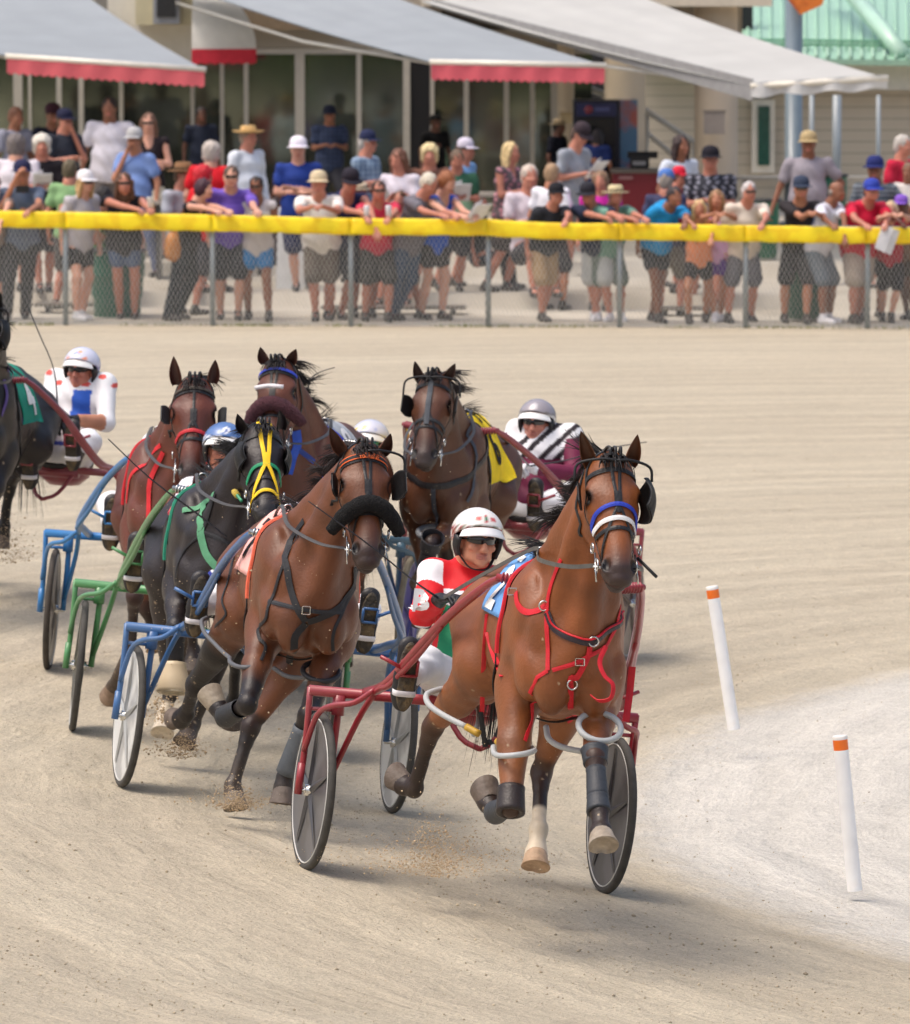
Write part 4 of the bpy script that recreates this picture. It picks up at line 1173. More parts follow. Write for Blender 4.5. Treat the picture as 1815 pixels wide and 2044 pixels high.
# ------------------------------------------------------------------ drivers
def make_driver(label, S, jac, hel, pose=None, h=.008, visor=(30, 30, 34), feet=True, glove=(24, 24, 26), skin=(196, 140, 112), trous=(236, 236, 238), jacket_fn=None, whip=None, lean=0.0, back=0.0, hdir=None, goggles=None, low=0.0, elb=0.0, hd=None, handp=None, feet_p=None, knees_p=None):
    fr = S['fr']; L0 = S['L']
    def L(f, s, u): return L0(f, s + lean * max(0, u - .85), u - low * max(0, u - .8) / .6)
    rt = root('person', L(-.14, 0, .80), label, 'person', 'sulky drivers')
    sk = mat('skin_driver_%d' % skin[0], srgb(skin), rough=.5, var=.12, scale=30, bump=.1, bscale=60)
    pel = L(-.12, 0, .90); ch = L(-.28, 0, 1.22); nk = L(-.33, 0, 1.40)
    shl = [L(-.30, s * .172, 1.335) for s in (-1, 1)]
    hc = L(-.25, 0, 1.525) if hd is None else np.asarray(hd)
    if hd is not None: nk = nk * .6 + (hc - fr.U * .12 - fr.F * .07) * .4
    f = hdir if hdir is not None else fr.F * 1 + fr.U * .04
    kn = knees_p or [L(.34, s * .36, 1.02) for s in (-1, 1)]
    an = feet_p or [L(.73, s * .40, .90) for s in (-1, 1)]
    hands = handp or [L(.22, s * .17, 1.10) for s in (-1, 1)]
    elbw = [(shl[i] + hands[i]) / 2 - fr.U * .13 + fr.S * (.14 + elb) * (-1, 1)[i] - fr.F * .05 for i in (0, 1)]
    # body: one continuous skin surface under the clothes
    B = Blob()
    HF, A3 = head_blob(B, hc, f, fr.U)
    B.cone(hc - unit(f) * .02 - fr.U * .05, nk, .055, .062, .03)
    B.chain([nk, ch, pel], [.07, .11, .10], .05); B.cone(shl[0], shl[1], .05, .05, .04)
    for i in (0, 1):
        B.cone(shl[i], elbw[i], .046, .038, .03); B.cone(elbw[i], hands[i], .038, .026, .02)
        B.cone(L(-.1, (-.09, .09)[i], .88), kn[i], .08, .055, .03); B.cone(kn[i], an[i], .05, .035, .02)
    V, F = B.mesh(h * 1.0 if h < .009 else h)
    C = np.tile(np.array(srgb(skin)), (len(V), 1)); C = head_colour(V, HF, A3, hc, 1.0, skin, C)
    mesh_obj('body', V, F, mat('skin_attr', None, attr=True, rough=.5, var=.10, scale=30, bump=.08, bscale=80), rt, col=C)
    # jacket
    J = Blob(); J.cone(nk + fr.U * .0, ch, .075, .125, .05); J.ell(L(-.27, 0, 1.22), (.135, .19, .16), fr.R, .05); J.ell(L(-.18, 0, 1.02), (.135, .175, .15), fr.R, .06); J.ell(L(-.12, 0, .92), (.14, .18, .10), fr.R, .05)
    J.cone(shl[0], shl[1], .070, .070, .045); J.cone(nk + fr.U * .01, nk - fr.U * .03, .064, .075, .01)
    for i in (0, 1):
        J.cone(shl[i], elbw[i], .072, .054, .035); J.cone(elbw[i], hands[i] * .85 + elbw[i] * .15, .054, .040, .03)
    V, F = J.mesh(h * .8 if h < .008 else h, 0)
    # cloth folds
    q = (V - fr.O) @ fr.R.T; g = vnormals(V, F)
    fold = .0045 * np.sin(q[:, 2] * 62 + 5 * np.sin(q[:, 1] * 11) + q[:, 0] * 20) * (.5 + .5 * np.sin(q[:, 1] * 9 + q[:, 2] * 7))
    V = V + g * fold[:, None]
    C = jacket_fn(q, V, shl, elbw, hands, fr) if jacket_fn else np.tile(np.array(srgb(jac)), (len(V), 1))
    mesh_obj('jacket', V, F, mat('jacket_attr', None, attr=True, rough=.62, var=.05, scale=12, bump=.25, bscale=16, spec=.35), rt, col=C)
    # trousers
    T = Blob(); T.ell(L(-.12, 0, .88), (.16, .185, .10), fr.R, .05)
    for i in (0, 1):
        T.cone(L(-.12, (-.10, .10)[i], .88), kn[i], .105, .080, .04); T.cone(kn[i], an[i] * .8 + kn[i] * .2, .080, .060, .03)
    V, F = T.mesh(h); q = (V - fr.O) @ fr.R.T; g = vnormals(V, F); V = V + g * (.003 * np.sin(q[:, 0] * 40 + q[:, 1] * 30 + 4 * np.sin(q[:, 2] * 15)))[:, None]
    mesh_obj('trousers', V, F, cmat('cloth', trous, var=.05), rt)
    # gloves
    for i in (0, 1):
        G = Blob(); hand_blob(G, hands[i] - fr.F * .02, fr.F * .8 + fr.U * .15 - fr.S * .35 * (-1, 1)[i], -fr.U + fr.S * .2, (1, -1)[i], .85, 1.28); G.cone(hands[i] * .9 + elbw[i] * .1, hands[i], .036, .03, .02)
        V, F = G.mesh(.0055); mesh_obj('glove', V, F, cmat('leather', glove), rt)
    # boots: soles turned to the front, resting in the stirrups
    for i in (0, 1):
        G = Blob(); a = an[i]; up = unit(fr.U * 1.0 + fr.F * .12); fo = unit(fr.F + fr.U * -.15)
        toe = a + up * .135; heel = a - up * .11
        G.cone(heel + fo * .0, a, .040, .044, .03, fr.F, .62); G.cone(a, toe, .045, .050, .03, fr.F, .55); G.cone(a - fo * .02 - up * .07, kn[i] * .45 + a * .55, .05, .055, .03)
        V, F = G.mesh(.008); boot = mesh_obj('boot', V, F, cmat('leather', (36, 34, 36)), rt)
        V = []; n = 26
        for hgt, sc_ in ((.026, 1.0), (.040, 1.0), (.042, .9)):
            for k in range(n):
                t = 2 * math.pi * k / n; y = math.sin(t) * .155; x = math.cos(t) * (.046 - .012 * math.exp(-((y + .02) / .045) ** 2)); V.append(a + up * (y * sc_ + .012) + fr.S * x * sc_ + fo * hgt)
        F = [(r * n + k, r * n + (k + 1) % n, (r + 1) * n + (k + 1) % n, (r + 1) * n + k) for r in (0, 1) for k in range(n)] + [tuple(2 * n + k for k in range(n))]
        SV, SF = V, F
        c = a + up * .055 + fo * .052; b = MB(); w_, h_ = fr.S * .036, up * .034
        for q1, q2 in ((-w_ - h_, w_ - h_), (w_ - h_, w_ + h_), (w_ + h_, -w_ + h_), (-w_ + h_, -w_ - h_)): b.tube([c + q1, c + q2], .007, 6)
        b.tube([c + fr.S * (-1, 1)[i] * .036, c + fr.S * (-1, 1)[i] * .13 + fr.U * .04 - fr.F * .02], .009, 6)
        b.build('stirrup', cmat('paint', (104, 84, 64) if S.get('col') is None else S['col']), S['rt'], smooth=True)
        mesh_obj('sole', SV, SF, cmat('leather', (74, 68, 58), rough=.9, bump=.8, bscale=55, c2=srgb((116, 100, 74)), c2scale=14), boot)
        w = [a - up * .062 + fr.S * x + fo * z for x, z in ((-.052, -.01), (-.045, .036), (0, .047), (.045, .036), (.052, -.01))]
        V, F = strap_geo(np.array(crom(w, 4)), np.tile(fo, (17, 1)), .026, .003); mesh_obj('heel_strap', V, F, cmat('cloth', (228, 226, 228)), boot)
    # helmet
    fu = unit(f); uu = unit(fr.U - fu * (fr.U @ fu)); sd = np.cross(fu, uu)
    Hh = lambda a, b, z: hc + fu * a + sd * b + uu * z
    V = []; F = []; nu, nv = 14, 40
    for ly in (0, 1):
        for i in range(nu):
            ph = math.radians(2 + (i / (nu - 1)) * 103)
            for j in range(nv):
                t = 2 * math.pi * j / nv; c_, s_ = math.cos(t), math.sin(t)
                lim = 1.0 - .34 * max(0, c_) ** .7 + .12 * max(0, -c_)          # cut away over the face
                p = ph * lim; k = 1 - ly * .06
                V.append(Hh((math.sin(p) * c_ * .132 - .012) * k, math.sin(p) * s_ * .118 * k, .030 + math.cos(p) * .118 * k))
    n1 = nu * nv
    for i in range(nu - 1):
        for j in range(nv):
            a = i * nv + j; b = i * nv + (j + 1) % nv; F.append((a, a + nv, b + nv, b)); F.append((n1 + a, n1 + b, n1 + b + nv, n1 + a + nv))
    for j in range(nv): a = (nu - 1) * nv + j; b = (nu - 1) * nv + (j + 1) % nv; F.append((a, n1 + a, n1 + b, b))
    F.append(tuple(reversed(range(nv))))
    Vn = np.array(V); q = (Vn - hc) @ np.array([fu, sd, uu]).T
    C = np.tile(np.array(srgb(hel['base'])), (len(Vn), 1))
    an_ = np.arctan2(q[:, 1], q[:, 0])
    for (z0, z1, colr) in hel.get('bands', []):
        zz = q[:, 2] + .02 * (1 - np.cos(an_)) * .6; m = (zz > z0) & (zz < z1); C[m] = np.array(srgb(colr))
    for (a0, z0, r, colr) in hel.get('spots', []):
        m = np.sqrt(((an_ - a0) * .1) ** 2 + (q[:, 2] - z0) ** 2) < r; C[m] = np.array(srgb(colr))
    ho = mesh_obj('helmet', Vn, F, mat('helmet_attr', None, attr=True, rough=.25, var=.03, coat=.5), rt, col=C)
    b = MB(); V = []
    for ly in (0, 1):
        for i in range(5):
            for j in range(15):
                t = math.radians(-62 + 124 * j / 14); r = .116 + i * .0055; V.append(Hh(math.cos(t) * r * 1.10 - .006, math.sin(t) * r * .90, .066 - i * .0085 - .020 * math.sin(t) ** 2 - ly * .004))
    F = []
    for i in range(4):
        for j in range(14):
            a = i * 15 + j; F.append((a, a + 15, a + 16, a + 1)); F.append((75 + a, 75 + a + 1, 75 + a + 16, 75 + a + 15))
    for j in range(14): a = 60 + j; F.append((a, 75 + a, 75 + a + 1, a + 1))
    mesh_obj('peak', V, F, cmat('plastic', hel.get('peak', (240, 240, 238)), rough=.3), ho)
    for s in (-1, 1):       # padded ear guards and chin strap
        V, F = tube_geo([Hh(.02, s * .098, .02), Hh(.0, s * .097, -.03), Hh(.005, s * .085, -.075)], [.036, .036, .026], 12, 3, .45, up=fu); mesh_obj('ear_guard', V, F, cmat('leather', (30, 30, 32)), ho)
    V, F = cord_strap([Hh(.015, -.082, -.07), Hh(.05, -.045, -.118), Hh(.062, 0, -.128), Hh(.05, .045, -.118), Hh(.015, .082, -.07)], .014, .003, up=-uu); mesh_obj('chin_strap', V, F, cmat('web', (26, 26, 28)), ho)
    # glasses
    V = []; F = []
    for ly in (0, 1):
        for i in range(5):
            for j in range(21):
                t = (j / 20 * 2 - 1); v = i / 4 * 2 - 1; hgt = .019 * (1 - .45 * abs(t) ** 3) * (1 - .45 * math.exp(-(t / .12) ** 2))
                V.append(Hh(.112 - .052 * t * t - .010 * v * v * .3 - ly * .003, t * .068, .003 + v * hgt + .003))
    for i in range(4):
        for j in range(20):
            a = i * 21 + j; F.append((a, a + 1, a + 22, a + 21)); F.append((105 + a, 105 + a + 21, 105 + a + 22, 105 + a + 1))
    gl = mat('dark_lens', (.012, .010, .012), rough=.08, var=0, spec=.8) if goggles is None else mat('blue_lens', srgb(goggles), rough=.1, metal=.6, var=.2, c2=srgb((60, 200, 230)), c2scale=18)
    go = mesh_obj('glasses', V, F, gl, rt)
    b = MB()
    for s in (-1, 1): b.tube([Hh(.065, s * .066, .006), Hh(.01, s * .082, .004)], .0045, 6)
    b.build('temple_arm', cmat('plastic', (22, 22, 24)), go)
    if whip:
        b = MB(); b.tube([hands[0], hands[0] * .8 + np.array(whip[0]) * .2], .007, 8); b.tube([hands[0] * .8 + np.array(whip[0]) * .2] + [np.array(w) for w in whip], [.006] + [.004] * (len(whip) - 1) + [.0025], 6, smooth=4)
        w = b.build('whip', cmat('leather', (46, 48, 54)), None, smooth=True); tag(w, whip_labels.pop(0), 'whip', 'driving whips')
    return dict(rt=rt, hands=hands, fr=fr, H=Hh, hc=hc)
whip_labels = []
def reins(H, D, col=(70, 68, 66), terret=True):
    b = MB(); Hd = H['Hd']
    for i, s in enumerate((-1, 1)):
        p0 = Hd(s * .078, -.075, .50); t = H['L'](0, s * .09, 1.545); h = D['hands'][i]
        sS = H['fr'].S * s; pts = [p0, p0 * .8 + t * .2 + sS * .07 - H['fr'].U * .02, p0 * .4 + t * .6 + sS * .10 - H['fr'].U * .02, t + sS * .03, t * .5 + h * .5 + sS * .03, h]
        V, F = cord_strap(pts, .018, .004, 5, up=H['fr'].F + H['fr'].U); b.add(V, F)
    o = b.build('reins', cmat('leather', col), H['rt']); return o
# ------------------------------------------------------------------ the field
random.seed(7); np.random.seed(7)
BAY = dict(n='bay', base=(128, 72, 34), dark=(44, 32, 27), lite=(138, 86, 50), muzzle=(50, 42, 42), mane=(28, 22, 22))
WHT = np.array(srgb((236, 236, 238)))
def cols(q, c=WHT): return np.tile(np.array(c), (len(q), 1))
# ---- horse 1 and its driver
H1 = make_horse('racehorse', 'lead bay racehorse in red harness and light blue saddle cloth', (1136, 1314, 25.9), 9, 3, BAY,
  dict(poll=(1219, 912, .62), nose=(1240, 1155, .93), yaw=4, ears=[((1181, 932, .60), (1157, 855, .64), -.3), ((1256, 926, .58), (1273, 862, .62), .1)]),
  dict(FL=[('J', 1018, 1605, .42), ('J', 986, 1622, .20), ('J', 964, 1580, .08)],
       FR=[('J', 1187, 1513, .62), ('J', 1194, 1618, .80), ('J', 1202, 1692, .93)],
       HL=[('J', 864, 1450, -1.02), ('J', 826, 1572, -1.20), ('J', 789, 1560, -1.32)],
       HR=[('J', 1080, 1540, -.75), ('J', 1074, 1655, -.56), ('J', 1066, 1732, -.46)]), h=.010, opt=dict(sock=('HR',), hoofc=dict(HR=(180, 150, 120), FR=(150, 138, 122)), nmane=300))
RED = (205, 24, 40)
bridle(H1, (38, 37, 38), noseband=(226, 226, 226), twin=True)
V, F = strap_on(H1['B'], [H1['Hd'](*p) for p in [(-.088, -.08, .34), (-.075, .0, .285), (0, .05, .26), (.075, .0, .285), (.088, -.08, .34)]], .018, .006, .006, 6); mesh_obj('blue_band', V, F, cmat('web', (38, 62, 180)), H1['rt'], smooth=False)
blinkers(H1, 'cup', (1,), n0=.19, out=.125, size=.095); blinkers(H1, 'flat', (-1,), n0=.18, out=.125, size=.065, fwd=-.01)
V, F = tube_geo([H1['Hd'](.085, -.08, .45), H1['Hd'](.14, -.04, .56)], .007, 8); mesh_obj('rein_pole', V, F, cmat('leather', (26, 26, 28)), H1['rt'])
saddle(H1, None, trim=RED)
cl = cloth_patch(H1, -.08, -.50, 72, cmat('cloth', (112, 164, 222)))
for s in (-1, 1): cloth_text(H1, '2', -.30, 52, .30, s, cmat('cloth', (244, 244, 240)), cl)
cloth_text(H1, '2', -.30, 12, .24, -1, cmat('cloth', (244, 244, 240)), cl)
wr = cmat('web', RED); J1 = H1['J']; L1 = H1['L']
h1 = H1['hit']
def st1(pts, w=.028, nm='red_strap', m=None, th=.004): w *= .8; return on_body(H1, pts, w, nm, m or wr, th=th, off=.004, k=6)
st1([h1(1030, 1182), h1(1034, 1206), h1(1050, 1221), h1(1072, 1219), h1(1089, 1209)], .034, 'shaft_strap')
st1([h1(1120, 1116), h1(1109, 1142), h1(1099, 1172), h1(1092, 1210), h1(1092, 1270), h1(1093, 1338)], .024, 'neck_strap')
st1([h1(1093, 1338), h1(1060, 1420), h1(1046, 1478)], .022, 'hobble_hanger')
st1([h1(1092, 1222), h1(1108, 1255), h1(1150, 1276), h1(1180, 1280), h1(1215, 1255), h1(1238, 1225)], .036, 'breast_collar', cmat('leather', (46, 36, 44)), .008)
st1([h1(1092, 1218), h1(1106, 1249), h1(1150, 1270), h1(1180, 1274), h1(1215, 1250), h1(1240, 1220)], .010, 'collar_edge', None, .014)
st1([h1(1102, 1337), h1(1150, 1322), h1(1175, 1308), h1(1210, 1286)], .022, 'chest_strap')
st1([h1(1210, 1286), h1(1228, 1250), h1(1236, 1215), h1(1250, 1190), h1(1262, 1170)], .022, 'neck_strap')
st1([h1(1176, 1290), h1(1172, 1310), h1(1150, 1352), h1(1138, 1375), h1(1137, 1440)], .030, 'breast_strap')
V, F = cord_strap([J1(1208, 1290, .56), J1(1196, 1320, .60), J1(1205, 1348, .64), J1(1222, 1366, .66), J1(1218, 1392, .66), J1(1196, 1398, .64), J1(1180, 1388, .58)], .020, .004, up=H1['fr'].F); mesh_obj('loose_strap', V, F, wr, H1['rt'], smooth=False)
V, F = cord_strap([J1(1261, 1330, .0), J1(1256, 1380, .0), J1(1248, 1440, .05)], .030, .004, up=H1['fr'].F); mesh_obj('hobble_hanger', V, F, wr, H1['rt'], smooth=False)
V, F = cord_strap([h1(972, 1225), h1(967, 1280), h1(964, 1335), J1(961, 1420, -.60)], .020, .004, up=H1['fr'].F); mesh_obj('hobble_hanger', V, F, wr, H1['rt'], smooth=False)
V, F = cord_strap([h1(972, 1262), h1(984, 1305), h1(1002, 1350)], .024, .004, up=H1['fr'].F); mesh_obj('belly_strap', V, F, wr, H1['rt'], smooth=False)
for (x, y) in ((1089, 1209), (1181, 1279), (1141, 1362)):
    c = h1(x, y); X, g = H1['B'].snap(c[None], .012); V, F = ring_geo(X[0], H1['fr'].S * .020, H1['fr'].U * .020, .004, 18, 6); mesh_obj('steel_ring', V, F, mat('steel', (.6, .6, .6)), H1['rt'])
for (x, y) in ((1156, 1320), (1026, 1182)):
    c = h1(x, y); X, g = H1['B'].snap(c[None], .010); b = MB(); u, v = H1['fr'].S * .018, H1['fr'].U * .014
    for a, d in ((-u - v, u - v), (u - v, u + v), (u + v, -u + v), (-u + v, -u - v)): b.tube([X[0] + a, X[0] + d], .003, 6)
    b.build('buckle', mat('steel', (.6, .6, .6)), H1['rt'])
V, F = tube_geo([L1(.02, .0, 1.56), J1(1098, 1062, .0)], .009, 8); mesh_obj('check_hook', V, F, wr, H1['rt'])
GRY = (176, 180, 180)
hobble(H1, [J1(905, 1370, -.85), J1(874, 1376, -.80), J1(851, 1386, -.75), J1(856, 1406, -.68), J1(885, 1427, -.60), J1(930, 1450, -.50)], .013, GRY)
hobble(H1, [J1(905, 1370, -.95), J1(935, 1392, -.98), J1(953, 1410, -.95), J1(955, 1440, -.80), J1(945, 1465, -.65)], .013, GRY)
hobble(H1, [J1(930, 1450, -.50), J1(955, 1464, -.45)], .016, (186, 148, 48))
hobble(H1, [J1(984, 1490, .10), J1(986, 1503, .22), J1(1000, 1508, .38), J1(1040, 1505, .42), J1(1065, 1498, .34), J1(1060, 1492, .10)], .012, GRY)
hobble(H1, [J1(992, 1478, .0), J1(1004, 1492, .05)], .016, (186, 148, 48))
leg_ring(H1, J1(1196, 1450, .50), H1['fr'].U * .8 + H1['fr'].F * .55, .088, .013, GRY)
hobble(H1, [J1(1089, 1450, -.45), J1(1095, 1474, -.38), J1(1120, 1490, -.30), J1(1165, 1500, -.15)], .013, GRY)
hobble(H1, [J1(1165, 1500, -.15), J1(1185, 1503, -.05)], .016, (186, 148, 48))
b = MB()
for q in ([J1(958, 1420, -.6), J1(962, 1450, -.6), J1(968, 1490, -.6)], [J1(1000, 1440, -.5), J1(990, 1470, -.5)], [J1(962, 1485, -.6), J1(978, 1480, -.6), J1(985, 1492, -.55)]):
    V, F = cord_strap(q, .022, .006, up=H1['fr'].F); b.add(V, F)
b.build('hobble_clip', cmat('leather', (30, 30, 32)), H1['rt'])
# boots on the fore legs
def boots(H, key, spec, col=(52, 56, 62)):
    jt = H['joints'][key][-3:]
    for (i, t0, t1, r0, r1) in spec:
        a, b_ = jt[i], jt[i + 1] if i < 2 else jt[i]
        V, F = boot_geo(a * (1 - t0) + b_ * t0, a * (1 - t1) + b_ * t1, r0, r1); mesh_obj('leg_boot', V, F, cmat('leather', col, rough=.55), H['rt'])
boots(H1, 'FR', [(0, -.16, .10, .052, .046), (0, .22, .74, .036, .040), (0, .74, 1.02, .040, .046)])
boots(H1, 'FL', [(0, .25, .95, .038, .046)])
V, F = boot_geo(J1(1020, 1572, .40), J1(1018, 1622, .46), .050, .055, th=.006); mesh_obj('knee_boot', V, F, cmat('leather', (44, 36, 34)), H1['rt'])

S1 = make_sulky('dark red sulky with grey disc wheels behind the lead bay horse', (907, 1757, 28.0), 14, 5, (150, 42, 50), (92, 92, 96), H1, tips=(J1(985, 1150, -.42) * .0 + J1(1000, 1152, -.18), J1(1277, 1172, -.12)))
def jac1(q, V, shl, el, ha, fr):
    C = cols(q); R_ = np.array(srgb((214, 26, 36))); G_ = np.array(srgb((22, 132, 90)))
    C[(q[:, 2] > 1.29)] = R_
    for i, s in ((0, -1), (1, 1)):
        d = (V - shl[i]) @ unit(el[i] - shl[i]); L_ = np.linalg.norm(el[i] - shl[i]); o = (q[:, 1] * s > .15) & (d > -.03)
        C[o & (d < .085)] = WHT; C[o & (d >= .085)] = R_
        C[(np.linalg.norm(V - el[i], axis=1) < .085) & ((V - el[i]) @ fr.U < -.05)] = WHT
    x = q[:, 1] - (q[:, 2] - 1.1) * .15
    m = (np.abs(x + .10) < .055) & (q[:, 2] < 1.22) & (q[:, 0] > -.25); C[m] = G_
    m = (np.abs(np.abs(x + .10) - .060) < .006) & (q[:, 2] < 1.22) & (q[:, 0] > -.25); C[m] = R_
    return C
whip_labels += ['long black driving whip pointing up from the glove of the driver in red and green']
fs1 = S1['fr']; LS1 = S1['L']
hd1 = fs1.J(952, 1078, -.22)
fdir1 = unit(fs1.F * .96 + fs1.S * .08 + fs1.U * .02)
D1 = make_driver('driver in red, white and green silks behind the lead horse', S1, (230, 20, 30),
  dict(base=(236, 232, 226), bands=[(.028, .036, (150, 44, 52)), (.044, .050, (150, 120, 100)), (.056, .062, (158, 50, 58)), (.066, .070, (120, 130, 110))], spots=[(0, .105, .016, (190, 60, 60)), (.0, .105, .008, (40, 110, 70)), (-.42, .10, .014, (206, 96, 92)), (.42, .10, .014, (206, 96, 92))], peak=(240, 240, 240)),
  h=.0065, jacket_fn=jac1, hd=hd1, hdir=fdir1, skin=(206, 142, 112), elb=-.10, whip=[fs1.J(820, 1155, .4), fs1.J(740, 1090, .6), fs1.J(615, 1000, .75)],
  handp=[fs1.J(878, 1196, .12), fs1.J(940, 1200, .15)], feet_p=[fs1.J(808, 1352, .62), LS1(.73, .40, .90)], knees_p=[fs1.J(845, 1322, .18), LS1(.30, .34, 1.0)])
# letter on the sleeve

def sleeve_letter(D, txt, px, py, F0, size, col, S, mx=.8):
    V, F = text_geo(txt, size, .06 * size); V, F = subdiv_tris(V, F, .02); fr = S['fr']; c = fr.J(px, py, F0)
    jo = [o for o in D['rt'].children if o.name.startswith('jacket')][0]
    me = jo.data; co = np.zeros(len(me.vertices) * 3); me.vertices.foreach_get('co', co); co = co.reshape(-1, 3) + np.array(D['rt'].location)
    # slide every letter point along the view-independent front direction of the sulky onto the cloth
    out = []
    for x, y, _ in V:
        p = c + fr.S * (x * mx) + fr.U * y; d = co - p; lat = d - np.outer(d @ fr.F, fr.F); r = np.linalg.norm(lat, axis=1); m = r < .022
        if not m.any(): out.append(p); continue
        f = (d @ fr.F)[m]; out.append(p + fr.F * (np.percentile(f, 96) + .012))
    mesh_obj('letter', out, F, cmat('cloth', col), jo, smooth=False)
sleeve_letter(D1, 'B', 836, 1200, .05, .13, (240, 240, 240), S1)
reins(H1, D1, (84, 82, 78))

# ---- generic harness for the followers
def harness(H, col, col2=None, pts=None, w=.028):
    """col: main strap colour; pts: list of (pixel polyline, width, colour) read on the visible side"""
    L = H['L']; m = cmat('web', col); m2 = cmat('web', col2 or col)
    on_body(H, [L(.02, -.27, 1.36), L(.28, -.2, 1.25), L(.45, -.1, 1.16), L(.50, 0, 1.14), L(.45, .1, 1.16), L(.28, .2, 1.25), L(.02, .27, 1.36)], w * 1.3, 'breast_collar', cmat('leather', (34, 33, 36)), th=.007, off=.004, k=5)
    on_body(H, [L(.10, 0, 1.55), L(.22, -.12, 1.42), L(.34, -.2, 1.22), L(.42, -.17, 1.05)], w * .8, 'neck_strap', m, th=.004, off=.007, k=5)
    on_body(H, [L(.10, 0, 1.55), L(.22, .12, 1.42), L(.34, .2, 1.22), L(.42, .17, 1.05)], w * .8, 'neck_strap', m, th=.004, off=.007, k=5)
    on_body(H, [L(.50, 0, 1.14), L(.50, 0, 1.0), L(.38, 0, .84), L(.1, 0, .80)], w, 'breast_strap', m2, th=.004, off=.004, k=5)
def pix_straps(H, lst):
    for (pp, w, col) in lst:
        on_body(H, [H['hit'](x, y) for x, y in pp], w, 'strap', cmat('web', col), th=.004, off=.005, k=5)
BLK = (32, 33, 37)
# ---- horse 2
H2 = make_horse('racehorse', 'bay racehorse with black shadow roll, orange browband and pink saddle cloth', (616, 1203, 29.3), 8, 3,
  dict(n='bay2', base=(106, 61, 34), dark=(30, 24, 24), lite=(114, 70, 46), muzzle=(52, 42, 40), mane=(36, 26, 26)),
  dict(poll=(727, 892, .62), nose=(737, 1120, .93), yaw=2, ears=[((683, 900, .60), (656, 849, .64), -.4), ((760, 903, .58), (781, 861, .62), .4)]),
  dict(FL=[('J', 494, 1404, .50), ('J', 446, 1432, .32), ('J', 421, 1388, .22)],
       FR=[('L', .08, .18, .98), ('J', 614, 1425, .50), ('J', 568, 1552, .40), ('J', 562, 1602, .42)],
       HL=[('J', 388, 1368, -1.00), ('J', 371, 1424, -1.20), ('J', 352, 1444, -1.30)],
       HR=[('J', 500, 1450, -.62), ('J', 464, 1568, -.55), ('J', 470, 1612, -.50)]), h=.010, opt=dict(nmane=220, darkleg=dict(HL=(.8, 1), FL=(.45, 1), FR=(.35, 1), HR=(.12, .8)), hoofc=dict(FL=(150, 138, 120), HR=(118, 110, 98))))
bridle(H2, (34, 33, 34), roll=((14, 14, 15), .335, .040, .075), twin=True, brow=(30, 28, 30))
blinkers(H2, 'flat', (1,), n0=.19, out=.135, size=.075, fwd=.02); blinkers(H2, 'flat', (-1,), n0=.18, out=.12, size=.06, fwd=-.02, wire=False)
V, F = strap_on(H2['B'], [H2['Hd'](*p) for p in [(-.10, -.04, .085), (-.07, .03, .08), (0, .07, .075), (.07, .03, .08), (.10, -.04, .085)]], .026, .005, .008, 6); mesh_obj('browband_edge', V, F, cmat('web', (236, 104, 40)), H2['rt'], smooth=False)
# lettering on the browband
V, F = text_geo('TOURIGNY', .022, .0012); 
X = np.array([H2['Hd'](.01 + x * .78 + 0 * y, .075 - 1.6 * (x) ** 2, .083 - y + 1.2 * x * x) for x, y, _ in V]); X, g = H2['B'].snap(X, .0175, 4)
mesh_obj('browband_lettering', X, F, cmat('cloth', (240, 120, 70)), H2['rt'], smooth=False)
saddle(H2, None, trim=(238, 110, 80))
cl = cloth_patch(H2, -.08, -.60, 80, cmat('cloth', (250, 190, 182)))
for s in (-1, 1): cloth_text(H2, '7', -.30, 50, .32, s, cmat('cloth', (34, 32, 36)), cl)
pix_straps(H2, [([(607, 1039), (580, 1079), (573, 1133), (580, 1173), (594, 1214), (611, 1239)], .034, BLK), ([(708, 1130), (704, 1168), (680, 1208), (647, 1228), (614, 1240)], .034, BLK),
  ([(594, 1058), (572, 1114), (540, 1200), (529, 1238), (518, 1254), (518, 1275), (529, 1291), (520, 1318)], .016, BLK), ([(536, 1200), (612, 1217), (681, 1222)], .020, (40, 42, 48)),
  ([(712, 1137), (682, 1222), (664, 1267), (654, 1307)], .016, BLK), ([(610, 1243), (586, 1294), (577, 1326)], .036, BLK),
  ([(473, 1085), (459, 1146), (444, 1195), (451, 1227), (430, 1251)], .012, BLK)])
J2 = H2['J']
for (x, y) in ((612, 1217),):
    X, g = H2['B'].snap(H2['hit'](x, y)[None], .012); b = MB(); u, v = H2['fr'].S * .018, H2['fr'].U * .018
    for a, d in ((-u - v, u - v), (u - v, u + v), (u + v, -u + v), (-u + v, -u - v)): b.tube([X[0] + a, X[0] + d], .0035, 6)
    b.build('buckle', mat('steel', (.6, .6, .6)), H2['rt'])
hobble(H2, [J2(458, 1312, .15), J2(460, 1322, .24), J2(475, 1330, .34), J2(497, 1331, .38), J2(521, 1326, .32), J2(527, 1310, .18)], .011, (92, 94, 98))
hobble(H2, [J2(412, 1232, -.95), J2(402, 1240, -.85), J2(408, 1262, -.72), J2(428, 1284, -.55), J2(446, 1302, -.30), J2(458, 1312, .10)], .010, (100, 102, 106))
hobble(H2, [J2(545, 1332, -.5), J2(570, 1348, -.45), J2(600, 1352, -.3), J2(625, 1345, -.1)], .011, (92, 94, 98))
leg_ring(H2, J2(640, 1340, .33), H2['fr'].U * .85 + H2['fr'].F * .4, .085, .013, (44, 44, 48))
boots(H2, 'FR', [(0, .20, .92, .040, .046)], (92, 98, 104)); boots(H2, 'FL', [(0, .35, .95, .040, .050)], (44, 46, 50))
